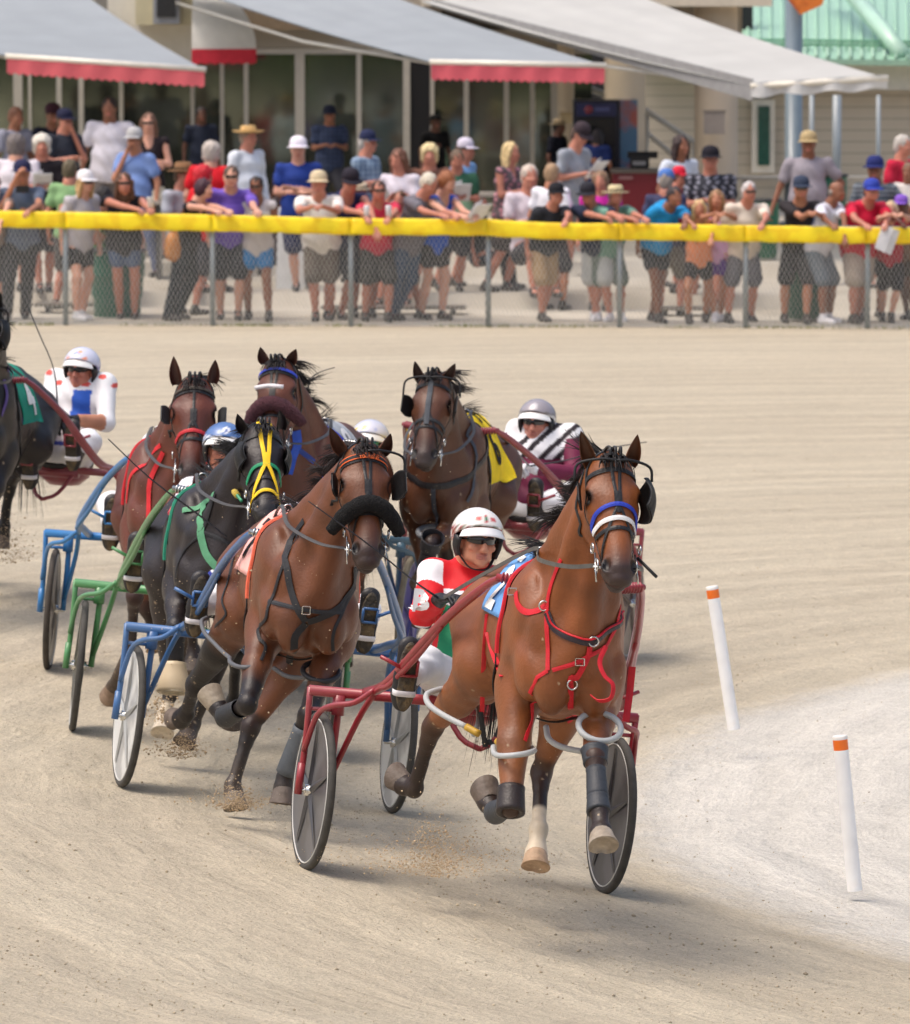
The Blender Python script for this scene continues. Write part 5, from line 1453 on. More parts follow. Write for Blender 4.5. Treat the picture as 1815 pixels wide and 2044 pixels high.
S2 = make_sulky('blue sulky with white disc wheels behind the bay horse in the black shadow roll', (511, 1595, 31.35), 12, 5, (62, 106, 160), (214, 216, 214), H2, tips=(J2(505, 1062, -.10), H2['L'](.0, .27, 1.42)))
fs = S2['fr']
def jac2(q, V, shl, el, ha, fr):
    C = cols(q); x = np.sin(q[:, 1] * 70 + q[:, 2] * 50); C[x > .35] = np.array(srgb((206, 40, 60))); C[x < -.55] = np.array(srgb((50, 60, 150))); return C
D2 = make_driver('driver hidden behind the pink cloth horse, boots showing on both its sides', S2, (236, 236, 240),
  dict(base=(232, 214, 222), bands=[(.03, .038, (120, 50, 100)), (.05, .058, (90, 70, 130)), (.07, .078, (170, 70, 100)), (.09, .098, (90, 70, 130))]), h=.010, jacket_fn=jac2, hd=fs.J(592, 1060, -.45),
  feet_p=[fs.J(393, 1212, .62), fs.J(731, 1245, .62)])
reins(H2, D2)
# ---- horse 3
H3 = make_horse('racehorse', 'black racehorse in a black hood with yellow face straps', (438, 1126, 31.6), 6, 3,
  dict(n='black', base=(36, 29, 30), dark=(24, 20, 21), lite=(42, 33, 32), muzzle=(44, 42, 44), mane=(28, 26, 30)),
  dict(poll=(524, 852, .60), nose=(533, 1028, .95), yaw=6, ears=[((487, 858, .58), (472, 822, .62), -.4), ((559, 856, .56), (557, 815, .62), .5)]),
  dict(FL=[('J', 350, 1252, .45), ('J', 349, 1322, .42), ('J', 346, 1382, .46)],
       FR=[('J', 470, 1300, .30), ('J', 466, 1400, .10), ('J', 462, 1440, .05)],
       HL=[('J', 342, 1375, -.75), ('J', 328, 1428, -.70), ('J', 322, 1466, -.62)],
       HR=[('J', 420, 1370, -.80), ('J', 385, 1445, -.80), ('J', 365, 1485, -.72)]), h=.012, opt=dict(nmane=320, sock=('HL',), hoofc=dict(FL=(206, 192, 164), HL=(196, 184, 164))))
bridle(H3, (26, 26, 28), noseband=None, centre=False)
Y = (250, 205, 20)
def face_strap(H, pts, w, col, nm='face_strap'):
    V, F = strap_on(H['B'], [H['Hd'](*p) for p in pts], w, .006, .007, 6); mesh_obj(nm, V, F, cmat('web', col), H['rt'], smooth=False)
for s in (-1, 1):
    face_strap(H3, [(s * .030, .05, -.01), (s * .022, .07, .12), (s * .008, .06, .26)], .020, Y); face_strap(H3, [(0, .06, .28), (s * .035, .05, .36), (s * .066, -.01, .46), (s * .066, -.08, .53)], .018, Y)
face_strap(H3, [(0, .06, .22), (0, .06, .30)], .036, Y); face_strap(H3, [(-.066, -.05, .50), (-.04, .02, .465), (0, .04, .455), (.04, .02, .465), (.066, -.05, .50)], .017, Y)
face_strap(H3, [(-.088, -.06, .36), (-.07, .02, .31), (0, .06, .29), (.07, .02, .31), (.088, -.06, .36)], .018, (24, 142, 96))
blinkers(H3, 'cup', n0=.19, out=.105, size=.080, fwd=.0, wire=False)
saddle(H3, None, trim=(30, 140, 110))
cl = cloth_patch(H3, -.08, -.48, 60, cmat('cloth', (222, 92, 108)))
cloth_text(H3, '1', -.28, 40, .28, -1, cmat('cloth', (240, 240, 240)), cl)
GRN = (92, 158, 118)
pix_straps(H3, [([(406, 1009), (401, 1045), (401, 1067), (411, 1103), (433, 1132)], .040, GRN), ([(365, 1019), (389, 1016), (410, 1002), (428, 986)], .028, GRN), ([(430, 985), (408, 1050), (396, 1062)], .018, BLK), ([(401, 1060), (440, 1075), (476, 1095)], .020, BLK), ([(398, 1070), (365, 1105), (352, 1160)], .012, BLK)])
V, F = tube_geo([H3['L'](.12, -.0, 1.56), H3['Hd'](-.10, -.10, .44)], [.008, .008], 8); mesh_obj('head_pole', V, F, cmat('plastic', (60, 150, 110)), H3['rt'])
pa, pb = H3['L'](.12, 0, 1.56), H3['Hd'](-.10, -.10, .44)
V, F = tube_geo([pa * .62 + pb * .38, pa * .2 + pb * .8], [.017, .017], 10); mesh_obj('pole_wrap', V, F, cmat('fluff', (226, 196, 70)), H3['rt'])
boots(H3, 'FL', [(0, .1, .9, .040, .040), (1, .05, .85, .050, .072)], (46, 46, 50))
V, F = boot_geo(H3['joints']['FL'][1], H3['joints']['FL'][2], .052, .080, th=.006); mesh_obj('bell_boot', V, F, cmat('plastic', (226, 206, 172)), H3['rt'])
S3 = make_sulky('green sulky with spoked grey wheels beside the black horse', (397, 1481, 33.9), 4, 5, (84, 146, 92), (120, 116, 104), H3, tips=(H3['J'](352, 975, -.05), H3['L'](.0, .27, 1.42)))
fs = S3['fr']
D3 = make_driver('driver with blue and white banded helmet showing above the black horse', S3, (230, 232, 240),
  dict(base=(86, 120, 176), bands=[(.028, .042, (236, 238, 242)), (.056, .070, (236, 238, 242))], spots=[(0, .105, .020, (226, 230, 238)), (0, .105, .010, (60, 90, 160))]), h=.011, hd=fs.J(446, 896, -.25), feet_p=[fs.J(268, 1128, .62), S3['L'](.73, .4, .9)], skin=(176, 112, 88))
reins(H3, D3)
# ---- horse 4
H4 = make_horse('racehorse', 'reddish bay racehorse with red noseband and red straps, front pair left', (338, 1015, 34.8), 2, 3,
  dict(n='red', base=(98, 50, 36), dark=(44, 31, 29), lite=(110, 62, 48), muzzle=(56, 44, 42), mane=(34, 26, 26)),
  dict(poll=(389, 758, .62), nose=(381, 958, .93), yaw=-2, ears=[((353, 765, .6), (346, 707, .62), -.2), ((423, 762, .6), (430, 714, .62), .2)]),
  dict(FL=[('J', 268, 1190, .40), ('J', 262, 1290, .15), ('J', 222, 1385, -.2)], FR=[('J', 380, 1230, .3), ('J', 386, 1300, .25), ('J', 384, 1345, .3)],
       HL=[('J', 290, 1210, -.9), ('J', 308, 1260, -.95), ('J', 313, 1298, -.9)], HR=[('J', 385, 1230, -.85), ('J', 365, 1310, -.95), ('J', 352, 1345, -.95)]), h=.013, opt=dict(nmane=160, mside=1, hoofc=dict(FL=(126, 104, 84), HL=(140, 116, 92))))
bridle(H4, (58, 56, 54), noseband=(198, 44, 52), twin=False, brow=(74, 66, 58))
blinkers(H4, 'flat', n0=.20, out=.130, size=.055, col=(62, 64, 66), wire=False)
saddle(H4, None, trim=(206, 30, 44))
cl = cloth_patch(H4, -.06, -.48, 66, cmat('cloth', (240, 236, 236))); cloth_text(H4, '3', -.28, 46, .28, -1, cmat('cloth', (40, 36, 40)), cl)
R4 = (212, 34, 44)
pix_straps(H4, [([(326, 902), (300, 960), (297, 1033), (295, 1067)], .030, R4), ([(321, 888), (283, 931), (258, 962), (254, 1004)], .026, R4), ([(413, 900), (424, 920), (433, 939)], .034, R4), ([(297, 1033), (324, 1028)], .028, R4), ([(414, 905), (413, 960)], .026, R4)])
b = MB()
for i in range(7):
    a = H4['Hd'](-.035 + .012 * i, -.06, .60); b.tube([a, a + H4['en'] * .045 + H4['fr'].S * random.uniform(-.02, .02)], .0035, 5)
b.build('chin_fringe', cmat('web', (206, 110, 60)), H4['rt'])
S4 = make_sulky('bright blue sulky with dark wheels at far left of the pack', (330, 1375, 36.7), -1, 5, (48, 122, 186), (150, 146, 136), H4, tips=(H4['J'](262, 912, -.05), H4['L'](.0, .27, 1.42)), tire=(66, 60, 54))
fs = S4['fr']
D4 = make_driver('driver hidden behind the red harness bay horse, only the boots showing beside it', S4, (226, 228, 236), dict(base=(200, 204, 214)), h=.012, hd=fs.J(385, 850, -.25), feet_p=[fs.J(222, 1048, .62), S4['L'](.73, .4, .9)])
reins(H4, D4)
# ---- horse 5
H5 = make_horse('racehorse', 'bay racehorse with blue browband and maroon fleece noseband', (588, 990, 35.9), -12, 3,
  dict(n='b5', base=(98, 55, 38), dark=(42, 30, 28), lite=(112, 70, 50), muzzle=(56, 44, 42), mane=(32, 26, 26)),
  dict(poll=(554, 722, .62), nose=(536, 905, .93), yaw=-4, ears=[((530, 722, .6), (518, 689, .62), -.2), ((580, 722, .6), (592, 693, .62), .2)]),
  dict(FL=[('L', .40, -.15, .56), ('L', .18, -.15, .42), ('L', .05, -.15, .50)], FR=[('L', .45, .15, .58), ('L', .60, .15, .32), ('L', .70, .15, .18)],
       HL=[('L', -1.1, -.15, .55), ('L', -1.3, -.15, .25), ('L', -1.4, -.15, .15)], HR=[('L', -.75, .15, .50), ('L', -.6, .15, .2), ('L', -.5, .15, .08)]), h=.013, opt=dict(nmane=120, mside=1))
bridle(H5, (70, 76, 84), brow=(50, 74, 196), roll=((88, 52, 60), .31, .042, .06), twin=True)
V, F = tube_geo([H5['Hd'](-.07, .125, .235), H5['Hd'](0, .135, .230), H5['Hd'](.07, .125, .235)], .012, 8, 3); mesh_obj('roll_band', V, F, cmat('web', (232, 228, 230)), H5['rt'])
saddle(H5, None, trim=(40, 60, 190)); cl = cloth_patch(H5, -.06, -.48, 66, cmat('cloth', (176, 182, 190))); cloth_text(H5, '8', -.28, 44, .30, 1, cmat('cloth', (244, 244, 244)), cl)
B5 = (36, 84, 196)
pix_straps(H5, [([(590, 859), (592, 888), (582, 915), (574, 945)], .055, B5), ([(597, 898), (610, 908), (626, 922)], .030, (38, 66, 150)), ([(643, 936), (644, 955), (643, 977)], .026, B5)])
S5 = make_sulky('grey blue sulky with purple wheel discs behind the blue browband horse', (579, 1332, 37.7), -9, 5, (104, 140, 166), (92, 84, 178), H5, tips=(H5['L'](.0, -.27, 1.42), H5['L'](.0, .27, 1.42)), tire=(150, 142, 124))
fs = S5['fr']
D5 = make_driver('driver in blue mirrored goggles and white yellow spotted helmet', S5, (226, 230, 238), dict(base=(206, 208, 224), bands=[(.028, .04, (236, 236, 240))], spots=[(.2, .10, .016, (236, 206, 90)), (.9, .08, .014, (236, 206, 90)), (-.5, .09, .012, (170, 180, 220))]), h=.012, hd=fs.J(737, 885, -.35), skin=(150, 96, 78), goggles=(70, 110, 235))
reins(H5, D5)
# ---- horse 6
H6 = make_horse('racehorse', 'dark bay racehorse with square black blinkers and yellow saddle cloth', (878, 968, 37.0), -9, 3,
  dict(n='b6', base=(86, 52, 34), dark=(46, 36, 34), lite=(104, 68, 46), muzzle=(60, 52, 50), mane=(34, 26, 28)),
  dict(poll=(866, 748, .62), nose=(843, 924, .93), yaw=-4, ears=[((842, 760, .6), (826, 717, .62), -.3), ((888, 760, .6), (910, 722, .62), .3)]),
  dict(FL=[('J', 850, 1140, .35), ('J', 846, 1210, .30), ('J', 842, 1250, .35)], FR=[('J', 860, 1085, .62), ('J', 848, 1130, .50), ('J', 840, 1160, .42)],
       HL=[('J', 890, 1110, -.8), ('J', 892, 1175, -.9), ('J', 890, 1215, -.85)], HR=[('J', 960, 1120, -1.0), ('J', 965, 1180, -1.1), ('J', 965, 1215, -1.1)]), h=.013, opt=dict(nmane=150, mside=1, bw=.92))
bridle(H6, (44, 46, 50), noseband=(40, 42, 46)); blinkers(H6, 'flat', n0=.20, out=.125, size=.070)
face_strap(H6, [(0, .06, .02), (0, .07, .15), (0, .06, .30), (0, .05, .36)], .030, (60, 66, 74))
saddle(H6, None); cl = cloth_patch(H6, -.08, -.66, 96, cmat('cloth', (248, 216, 44))); cloth_text(H6, '6', -.32, 60, .32, 1, cmat('cloth', (30, 30, 34)), cl); cloth_text(H6, '6', -.32, 14, .26, 1, cmat('cloth', (30, 30, 34)), cl)
harness(H6, (66, 70, 80), (60, 64, 74))
leg_ring(H6, H6['J'](868, 1062, .45), H6['fr'].U + H6['fr'].F * .3, .10, .016, (140, 144, 150)); boots(H6, 'FR', [(0, -.3, .2, .064, .056), (0, .3, 1.0, .044, .044)], (60, 60, 66))
hobble(H6, [H6['J'](880, 1050, .3), H6['J'](905, 1040, .0), H6['J'](925, 1038, -.4)], .014, (170, 174, 178))
S6 = make_sulky('dusty red sulky behind the yellow cloth horse, right of the pack', (1030, 1307, 38.85), -15, 5, (150, 62, 70), (120, 104, 100), H6, tire=(150, 130, 120))
fs = S6['fr']
MAR = np.array(srgb((112, 34, 66))); BK = np.array(srgb((40, 30, 36)))
def jac6(q, V, shl, el, ha, fr):
    C = cols(q, MAR); top = q[:, 2] > 1.19; C[top] = WHT
    a = np.abs(q[:, 1] - (q[:, 2] - 1.2) * .9); m = top & (np.abs(a - .06) < .022); C[m] = BK; m = top & (np.abs(a - .15) < .022); C[m] = BK
    for i in (0, 1):
        d = (V - shl[i]) @ unit(el[i] - shl[i]); m = (np.abs(q[:, 1]) > .19) & (d > .06); C[m] = MAR
    return C
whip_labels += ['thin grey whip held out by the driver in maroon and white silks']
D6 = make_driver('driver in maroon and white silks with black stripes and grey helmet', S6, (240, 240, 240), dict(base=(150, 144, 150), bands=[(.028, .036, (214, 214, 210)), (.045, .056, (226, 226, 222)), (.064, .072, (120, 112, 104))], spots=[(0, .105, .022, (190, 188, 192))]), h=.010, jacket_fn=jac6, hd=fs.J(1070, 843, -.25), glove=(232, 232, 236),
  feet_p=[fs.J(965, 1035, .65), fs.J(1068, 1012, .55)], handp=[fs.J(1022, 935, .1), fs.J(1060, 935, .1)], whip=[fs.J(1130, 918, .3), fs.J(1210, 895, .3), fs.J(1290, 882, .2)], skin=(208, 140, 118), lean=.06)
reins(H6, D6)
# ---- horse 7
H7 = make_horse('racehorse', 'black racehorse cut by the left edge with green number four cloth', (-62, 862, 38.6), -9, 3,
  dict(n='b7', base=(32, 26, 25), dark=(22, 19, 19), lite=(38, 31, 30), muzzle=(40, 36, 36), mane=(24, 22, 24)),
  dict(poll=(-30, 610, .62), nose=(-45, 780, .93), ears=[((-50, 625, .6), (-60, 580, .62), -.3), ((-8, 625, .6), (2, 580, .62), .3)]),
  dict(FL=[('L', .40, -.15, .56), ('L', .18, -.15, .42), ('L', .05, -.15, .50)], FR=[('L', .45, .15, .58), ('L', .60, .15, .32), ('L', .70, .15, .18)],
       HL=[('L', -.75, -.15, .50), ('L', -.6, -.15, .2), ('L', -.5, -.15, .08)], HR=[('J', 20, 962, -.95), ('J', 8, 1050, -1.0), ('J', 2, 1090, -1.0)]), h=.013, opt=dict(nmane=80, mside=1))
bridle(H7, (24, 24, 26)); blinkers(H7, 'cup', (1,), n0=.19, out=.11, size=.09)
saddle(H7, None); cl = cloth_patch(H7, -.10, -.56, 88, cmat('cloth', (40, 146, 122))); cloth_text(H7, '4', -.33, 62, .32, 1, cmat('cloth', (236, 240, 236)), cl)
pix_straps(H7, [([(14, 736), (30, 765), (44, 801), (43, 844)], .030, (74, 52, 110)), ([(7, 757), (13, 789), (2, 830)], .026, (96, 74, 140))])
S7 = make_sulky('dusty red sulky at the left edge behind the black number four horse', (100, 1182, 40.1), -20, 5, (150, 66, 74), (150, 172, 212), H7, tire=(140, 126, 112))
fs = S7['fr']
def jac7(q, V, shl, el, ha, fr):
    C = cols(q); m = (np.abs(q[:, 1] - .10) < .055) & (q[:, 2] > 1.12) & (q[:, 2] < 1.30) & (q[:, 0] > -.3); C[m] = np.array(srgb((44, 92, 190)))
    x = np.sin(q[:, 1] * 34 + 1) * np.sin(q[:, 2] * 60); m = (q[:, 2] > 1.30) & (x > .6); C[m] = np.array(srgb((226, 90, 80)))
    for i in (0, 1):
        m = (np.linalg.norm(V - (el[i] * .9 + ha[i] * .1), axis=1) < .05) ; C[m] = np.array(srgb((84, 104, 196)))
        t = ((V - el[i]) @ unit(ha[i] - el[i])); m = (t > .05) & (np.linalg.norm(V - el[i] - np.outer(t, unit(ha[i] - el[i])), axis=1) < .06); C[m] = np.array(srgb((190, 132, 104)))
    m = q[:, 2] < .98; C[m & (q[:, 2] > .955)] = np.array(srgb((70, 84, 170))); return C
whip_labels += ['thin tan whip standing upright from the driver with the blue chest patch']
D7 = make_driver('driver in white silks with blue chest patch and white blue helmet', S7, (240, 240, 240), dict(base=(214, 216, 234), bands=[(.028, .044, (110, 116, 170))], spots=[(0, .10, .018, (120, 140, 210)), (-.6, .08, .014, (238, 150, 110)), (.6, .08, .014, (238, 150, 110)), (-.25, .12, .012, (238, 160, 110))]), h=.010, jacket_fn=jac7, hd=fs.J(162, 738, -.25), lean=.06,
  feet_p=[fs.J(60, 930, .65), fs.J(146, 893, .50)], handp=[fs.J(118, 850, .2), fs.J(146, 838, .15)], whip=[fs.J(108, 740, .2), fs.J(80, 670, .2), fs.J(60, 620, .2), fs.J(66, 606, .2)], skin=(200, 128, 106), elb=-.04)
reins(H7, D7)
for a in (('long thin black whip crossing the red sulky shaft toward the black horse', [(500, 1110, 31.5), (400, 1030, 31.2), (300, 955, 31.0), (216, 876, 30.8)]),
          ('thin pale whip standing above the maroon noseband horse', [(606, 850, 37.5), (612, 790, 37.4), (620, 757, 37.4), (640, 742, 37.4), (668, 733, 37.4)])):
    b = MB(); b.tube([P(*q) for q in a[1]], [.006, .005, .004] + [.003] * (len(a[1]) - 3), 6, smooth=3); w = b.build('whip', cmat('leather', (46, 48, 54)), None, smooth=True); tag(w, a[0], 'whip', 'driving whips')
# ------------------------------------------------------------------ course markers on the infield side
for i, (tx, ty, bx, by, d, lab) in enumerate([(1420, 1171, 1461, 1437, 34.3, 'white course marker post with orange band, the farther of two'), (1675, 1469, 1703, 1755, 28.6, 'white course marker post with orange band, the nearer of two')]):
    b0 = P(bx, by, d); t0 = P(tx, ty, d); ax = unit(t0 - b0); Lp = np.linalg.norm(t0 - b0)
    o = root('marker_post', b0, lab, 'post', 'white marker posts along the inside of the turn')
    r = .034
    V, F = lathe_geo(b0, ax, [(r, -.05), (r, Lp - .062)], 24); mesh_obj('post', V, F, cmat('plastic', (250, 250, 248), c2=srgb((236, 230, 220)), c2scale=6, c2pos=(.6, .8)), o)
    V, F = lathe_geo(b0, ax, [(r, Lp - .062), (r, Lp - .014)], 24); mesh_obj('orange_band', V, F, cmat('plastic', (246, 120, 40)), o)
    V, F = lathe_geo(b0, ax, [(r, Lp - .014), (r, Lp), (r * .93, Lp + .004), (0.001, Lp + .006)], 24); mesh_obj('cap', V, F, cmat('plastic', (236, 232, 226)), o)

# ------------------------------------------------------------------ grandstand side
def quad(name, pts, th, m, parent, label=None):
    b = MB(); b.slab(pts, th); return b.build(name, m, parent, label=label)
def wbox(px0, py0, px1, py1, d, depth, m, name, parent, b=None):
    """a box whose front face fills the given picture rectangle at distance d"""
    a = P(px0, py0, d); c = P(px1, py1, d); own = b is None
    if own: b = MB()
    b.box((a[0], d, min(a[2], c[2])), (c[0], d + depth, max(a[2], c[2])))
    if own: return b.build(name, m, parent)
GY = 84.0
alum = mat('aluminium', srgb((196, 192, 182)), rough=.45, metal=.1, var=.05)
glass = mat('window_glass', (.17, .19, .15), rough=.06, var=.65, scale=.5, metal=.75)  # uneven tint painted into the glass to look like patchy reflections
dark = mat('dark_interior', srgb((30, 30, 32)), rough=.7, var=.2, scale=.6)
white = cmat('paint', (222, 218, 206), var=.05)
siding = bpy.data.materials.new('siding'); siding.use_nodes = True
_n = siding.node_tree.nodes; _l = siding.node_tree.links; _b = _n['Principled BSDF']; _g = _n.new('ShaderNodeNewGeometry'); _s = _n.new('ShaderNodeSeparateXYZ'); _l.new(_g.outputs['Position'], _s.inputs[0])
_m = _n.new('ShaderNodeMath'); _m.operation = 'MULTIPLY'; _m.inputs[1].default_value = 1 / .16; _l.new(_s.outputs[2], _m.inputs[0]); _f = _n.new('ShaderNodeMath'); _f.operation = 'FRACT'; _l.new(_m.outputs[0], _f.inputs[0])
_r = _n.new('ShaderNodeMapRange'); _r.inputs[1].default_value = 0; _r.inputs[2].default_value = .14; _r.inputs[3].default_value = .45; _r.inputs[4].default_value = 1; _l.new(_f.outputs[0], _r.inputs[0])
_v = _n.new('ShaderNodeVectorMath'); _v.operation = 'SCALE'; _v.inputs[0].default_value = srgb((182, 174, 160)); _l.new(_r.outputs[0], _v.inputs['Scale']); _l.new(_v.outputs[0], _b.inputs['Base Color']); _b.inputs['Roughness'].default_value = .7
zg = apron_z(GY)
gs = root('grandstand', (-2.5, GY, zg), 'long glass fronted grandstand with aluminium mullions behind the crowd', 'building')
# glazed front, set slightly back; interior floor, back wall
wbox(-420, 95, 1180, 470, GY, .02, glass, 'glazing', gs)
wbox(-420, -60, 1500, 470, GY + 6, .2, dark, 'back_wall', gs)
b = MB()
for x, w in ((-300, 16), (-180, 14), (36, 20), (60, 8), (118, 12), (162, 12), (242, 10), (384, 9), (443, 9), (491, 10), (598, 20), (716, 10), (811, 14), (862, 8), (930, 10), (1010, 10), (1062, 9), (1110, 22)):
    a = P(x - w / 2, 96, GY - .06); c = P(x + w / 2, 470, GY - .06); b = MB(); b.box((a[0], GY - .06, zg - .05), (c[0], GY - .004, a[2])); b.build('mullion', alum, gs)
a = P(-420, 96, GY); c = P(1180, 108, GY); b = MB(); b.box((a[0], GY - .07, c[2]), (c[0], GY - .005, a[2])); b.build('head_rail', alum, gs)
wbox(816, 104, 862, 470, GY - .03, .02, mat('doorway_shade', (.008, .008, .010), rough=.5, var=0), 'open_doorway', gs)  # near-black panel stands in for the shade inside the opening
# solid wall and fascia over the glass
wbox(-420, -90, 1480, 95, GY - .1, .5, mat('upper_wall', srgb((168, 160, 146)), rough=.8, var=.08, scale=.8), 'upper_wall', gs)
wbox(425, 0, 700, 60, GY - .35, .2, mat('soffit', srgb((130, 112, 88)), rough=.8, var=.1), 'soffit', gs)
wbox(190, -60, 240, 65, GY - .5, .3, mat('grey_wall', srgb((128, 126, 120)), rough=.8, var=.12), 'grey_panel', gs)
wbox(214, -80, 388, 150, 83.0, .8, white, 'white_wall', gs)
# upper deck edge and columns at the right
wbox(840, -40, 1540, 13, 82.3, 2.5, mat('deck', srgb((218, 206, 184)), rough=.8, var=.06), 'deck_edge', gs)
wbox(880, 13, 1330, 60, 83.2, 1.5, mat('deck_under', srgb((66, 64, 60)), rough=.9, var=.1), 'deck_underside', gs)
def column(px, w, d, py0=-30, col=(206, 192, 168)):
    a = P(px - w / 2, 300, d); c = P(px + w / 2, 300, d); r = (c[0] - a[0]) / 2; x = (a[0] + c[0]) / 2; zt = P(px, py0, d)[2]; z0 = apron_z(d)
    V, F = lathe_geo(np.array([x, d, z0]), (0, 0, 1), [(r * 1.12, -.05), (r * 1.12, .12), (r, .14), (r, zt - z0)], 28)
    return mesh_obj('column', V, F, mat('column_%d' % col[0], srgb(col), rough=.85, var=.08, scale=1.5, bump=.1, bscale=12), gs)
column(1246, 82, 82.6); column(1428, 86, 82.9, col=(192, 178, 158))
column(1128, 34, 83.6, col=(206, 198, 184))
# low siding building with a green metal roof behind
sb = root('clubhouse', (3.6, 90, apron_z(88)), 'beige siding building with pale green metal roof behind the columns', 'building')
wbox(1270, 130, 2100, 480, 88, .3, siding, 'wall', sb)
wbox(1560, 118, 2100, 180, 87.6, .3, mat('fascia', srgb((196, 192, 182)), rough=.7, var=.05), 'gutter_fascia', sb)
wbox(1500, 200, 1545, 345, 87.8, .15, cmat('paint', (214, 210, 200)), 'window_frame', sb)
wbox(1512, 212, 1535, 330, 87.75, .03, mat('green_glass', srgb((46, 84, 74)), rough=.1, var=.2), 'window_pane', sb)
A = [P(1265, 112, 87.2), P(2150, 125, 87.2), P(2150, -60, 97), P(1265, -60, 97)]
grn = cmat('paint', (156, 196, 172), rough=.5)
b = MB(); b.slab(A, .08); b.build('roof', grn, sb)
b = MB()
for i in range(40):
    t = i / 39; p = A[0] * (1 - t) + A[1] * t + np.array([0, 0, .03]); q = A[3] * (1 - t) + A[2] * t + np.array([0, 0, .03]); b.tube([p, q], .025, 6)
b.build('standing_seam', grn, sb, smooth=True)
b = MB()
for yy in (92, 84):
    b.tube([P(1265, yy - 8, 88.0), P(2150, yy + 4, 88.0)], .02, 6)
for i in range(60): x = 1265 + i * 15; b.tube([P(x, 86, 87.95), P(x + 4, 100, 87.9)], .015, 5)
b.build('snow_guard', cmat('paint', (110, 164, 130)), sb)
b = MB(); b.tube([P(1640, -80, 92), P(1760, 60, 88.1), P(1800, 110, 87.4)], .12, 8); b.build('roof_hip', cmat('paint', (176, 212, 190)), sb, smooth=True)
# blue grey steel pole with an orange sign
po = root('steel_pole', P(1582, 480, 80.5), 'tall blue grey steel pole with orange sign in front of the siding building', 'pole')
a = P(1565, 300, 80.5); c = P(1600, 300, 80.5); r = (c[0] - a[0]) / 2; x = (a[0] + c[0]) / 2
V, F = lathe_geo(np.array([x, 80.5, apron_z(80.5)]), (0, 0, 1), [(r * 1.5, -.02), (r * 1.5, .03), (r, .035), (r, 3.9)], 20); mesh_obj('pole', V, F, cmat('paint', (122, 138, 148)), po)
quad('orange_sign', [P(1556, -20, 80.2), P(1650, -20, 80.2), P(1640, 10, 80.2), P(1596, 30, 80.2)][::-1], .03, cmat('paint', (226, 122, 44), c2=srgb((190, 90, 30)), c2scale=6), po)
for x, w in ((1618, 10), (1668, 18), (1751, 9)):
    p = P(x, 400, 81.5); o = root('canopy_pole', (p[0], 81.5, apron_z(81.5)), {1618: 'thin pale canopy pole beside the tall steel pole', 1668: 'thicker blue grey canopy pole behind the man in grey', 1751: 'thin grey canopy pole, the rightmost of three'}[x], 'pole', 'canopy poles')
    b = MB(); b.tube([(p[0], 81.5, apron_z(81.5) - .02), (p[0], 81.5, P(x, 190, 81.5)[2])], w / 2 / 154.6, 12); b.build('shaft', cmat('paint', (150, 160, 166)), o, smooth=True); b = MB(); b.tube([(p[0], 81.5, apron_z(81.5) - .02), (p[0], 81.5, apron_z(81.5) + .02)], w / 154.6, 12); b.build('foot_plate', cmat('paint', (140, 150, 156)), o, smooth=True)

# awnings
def awning(label, fl, fr_, br, bl, fd, bd, col, val=None, vh=.30, trim=(236, 230, 214), thick=.02, scal=24):
    """front-left, front-right, back-right, back-left picture points; front at fd, back at bd"""
    pts = [P(*fl, fd), P(*fr_, fd), P(*br, bd), P(*bl, bd)]
    c = (pts[0] + pts[1]) / 2
    o = root('awning', (c[0], c[1], apron_z(c[1])), label, 'awning', 'fabric awnings over the apron')
    nu, nv = 24, 10; V = []
    for ly in (0, 1):
        for i in range(nu):
            for j in range(nv):
                u, v = i / (nu - 1), j / (nv - 1); p = (pts[0] * (1 - u) + pts[1] * u) * (1 - v) + (pts[3] * (1 - u) + pts[2] * u) * v
                p = p - np.array([0, 0, .05 * math.sin(math.pi * v) + .008 * math.sin(u * 30) * v]) - np.array([0, 0, .012 * ly]); V.append(p)
    n1 = nu * nv; F = []
    for i in range(nu - 1):
        for j in range(nv - 1):
            a = i * nv + j; F.append((a, a + nv, a + nv + 1, a + 1)); F.append((n1 + a, n1 + a + 1, n1 + a + nv + 1, n1 + a + nv))
    mesh_obj('canopy', V, F, cmat('cloth', col, var=.05, scale=1.5), o)
    b = MB(); b.tube([pts[0] + np.array([-.02, -.02, .0]), pts[1] + np.array([.02, -.02, 0])], .035, 10); b.build('front_bar', cmat('paint', trim), o, smooth=True)
    if val:
        V = []; F = []; n = scal * 6
        for ly in (0, 1):
            for i in range(n + 1):
                u = i / n; p = pts[0] * (1 - u) + pts[1] * u + np.array([0, -.04 + ly * .008 + .012 * math.sin(u * 40), -.03]); V.append(p); V.append(p - np.array([0, 0, vh + .025 * abs(math.sin(math.pi * u * scal))]))
        m = 2 * (n + 1)
        for i in range(n): a = 2 * i; F.append((a, a + 1, a + 3, a + 2)); F.append((m + a, m + a + 2, m + a + 3, m + a + 1))
        mesh_obj('valance', V, F, cmat('cloth', val, var=.06, scale=2), o, smooth=False)
    for u in (.06, .94):
        p = pts[0] * (1 - u) + pts[1] * u; q = pts[3] * (1 - u) + pts[2] * u; b = MB(); mid = p * .5 + q * .5 - np.array([0, 0, .28]); b.tube([p - np.array([0, 0, .03]), mid, q - np.array([0, 0, .3])], .022, 8); b.build('arm', cmat('paint', (200, 198, 190)), o, smooth=True)
    return o
awning('grey awning with faded red valance at far left of the grandstand', (14, 112), (408, 139), (140, -30), (-460, -40), 77.0, 82.8, (150, 156, 160), (226, 110, 116), .165)
awning('grey awning with pink red valance over the middle doors', (860, 124), (1206, 131), (640, -60), (330, -40), 76.5, 82.2, (150, 156, 160), (226, 106, 116), .165)
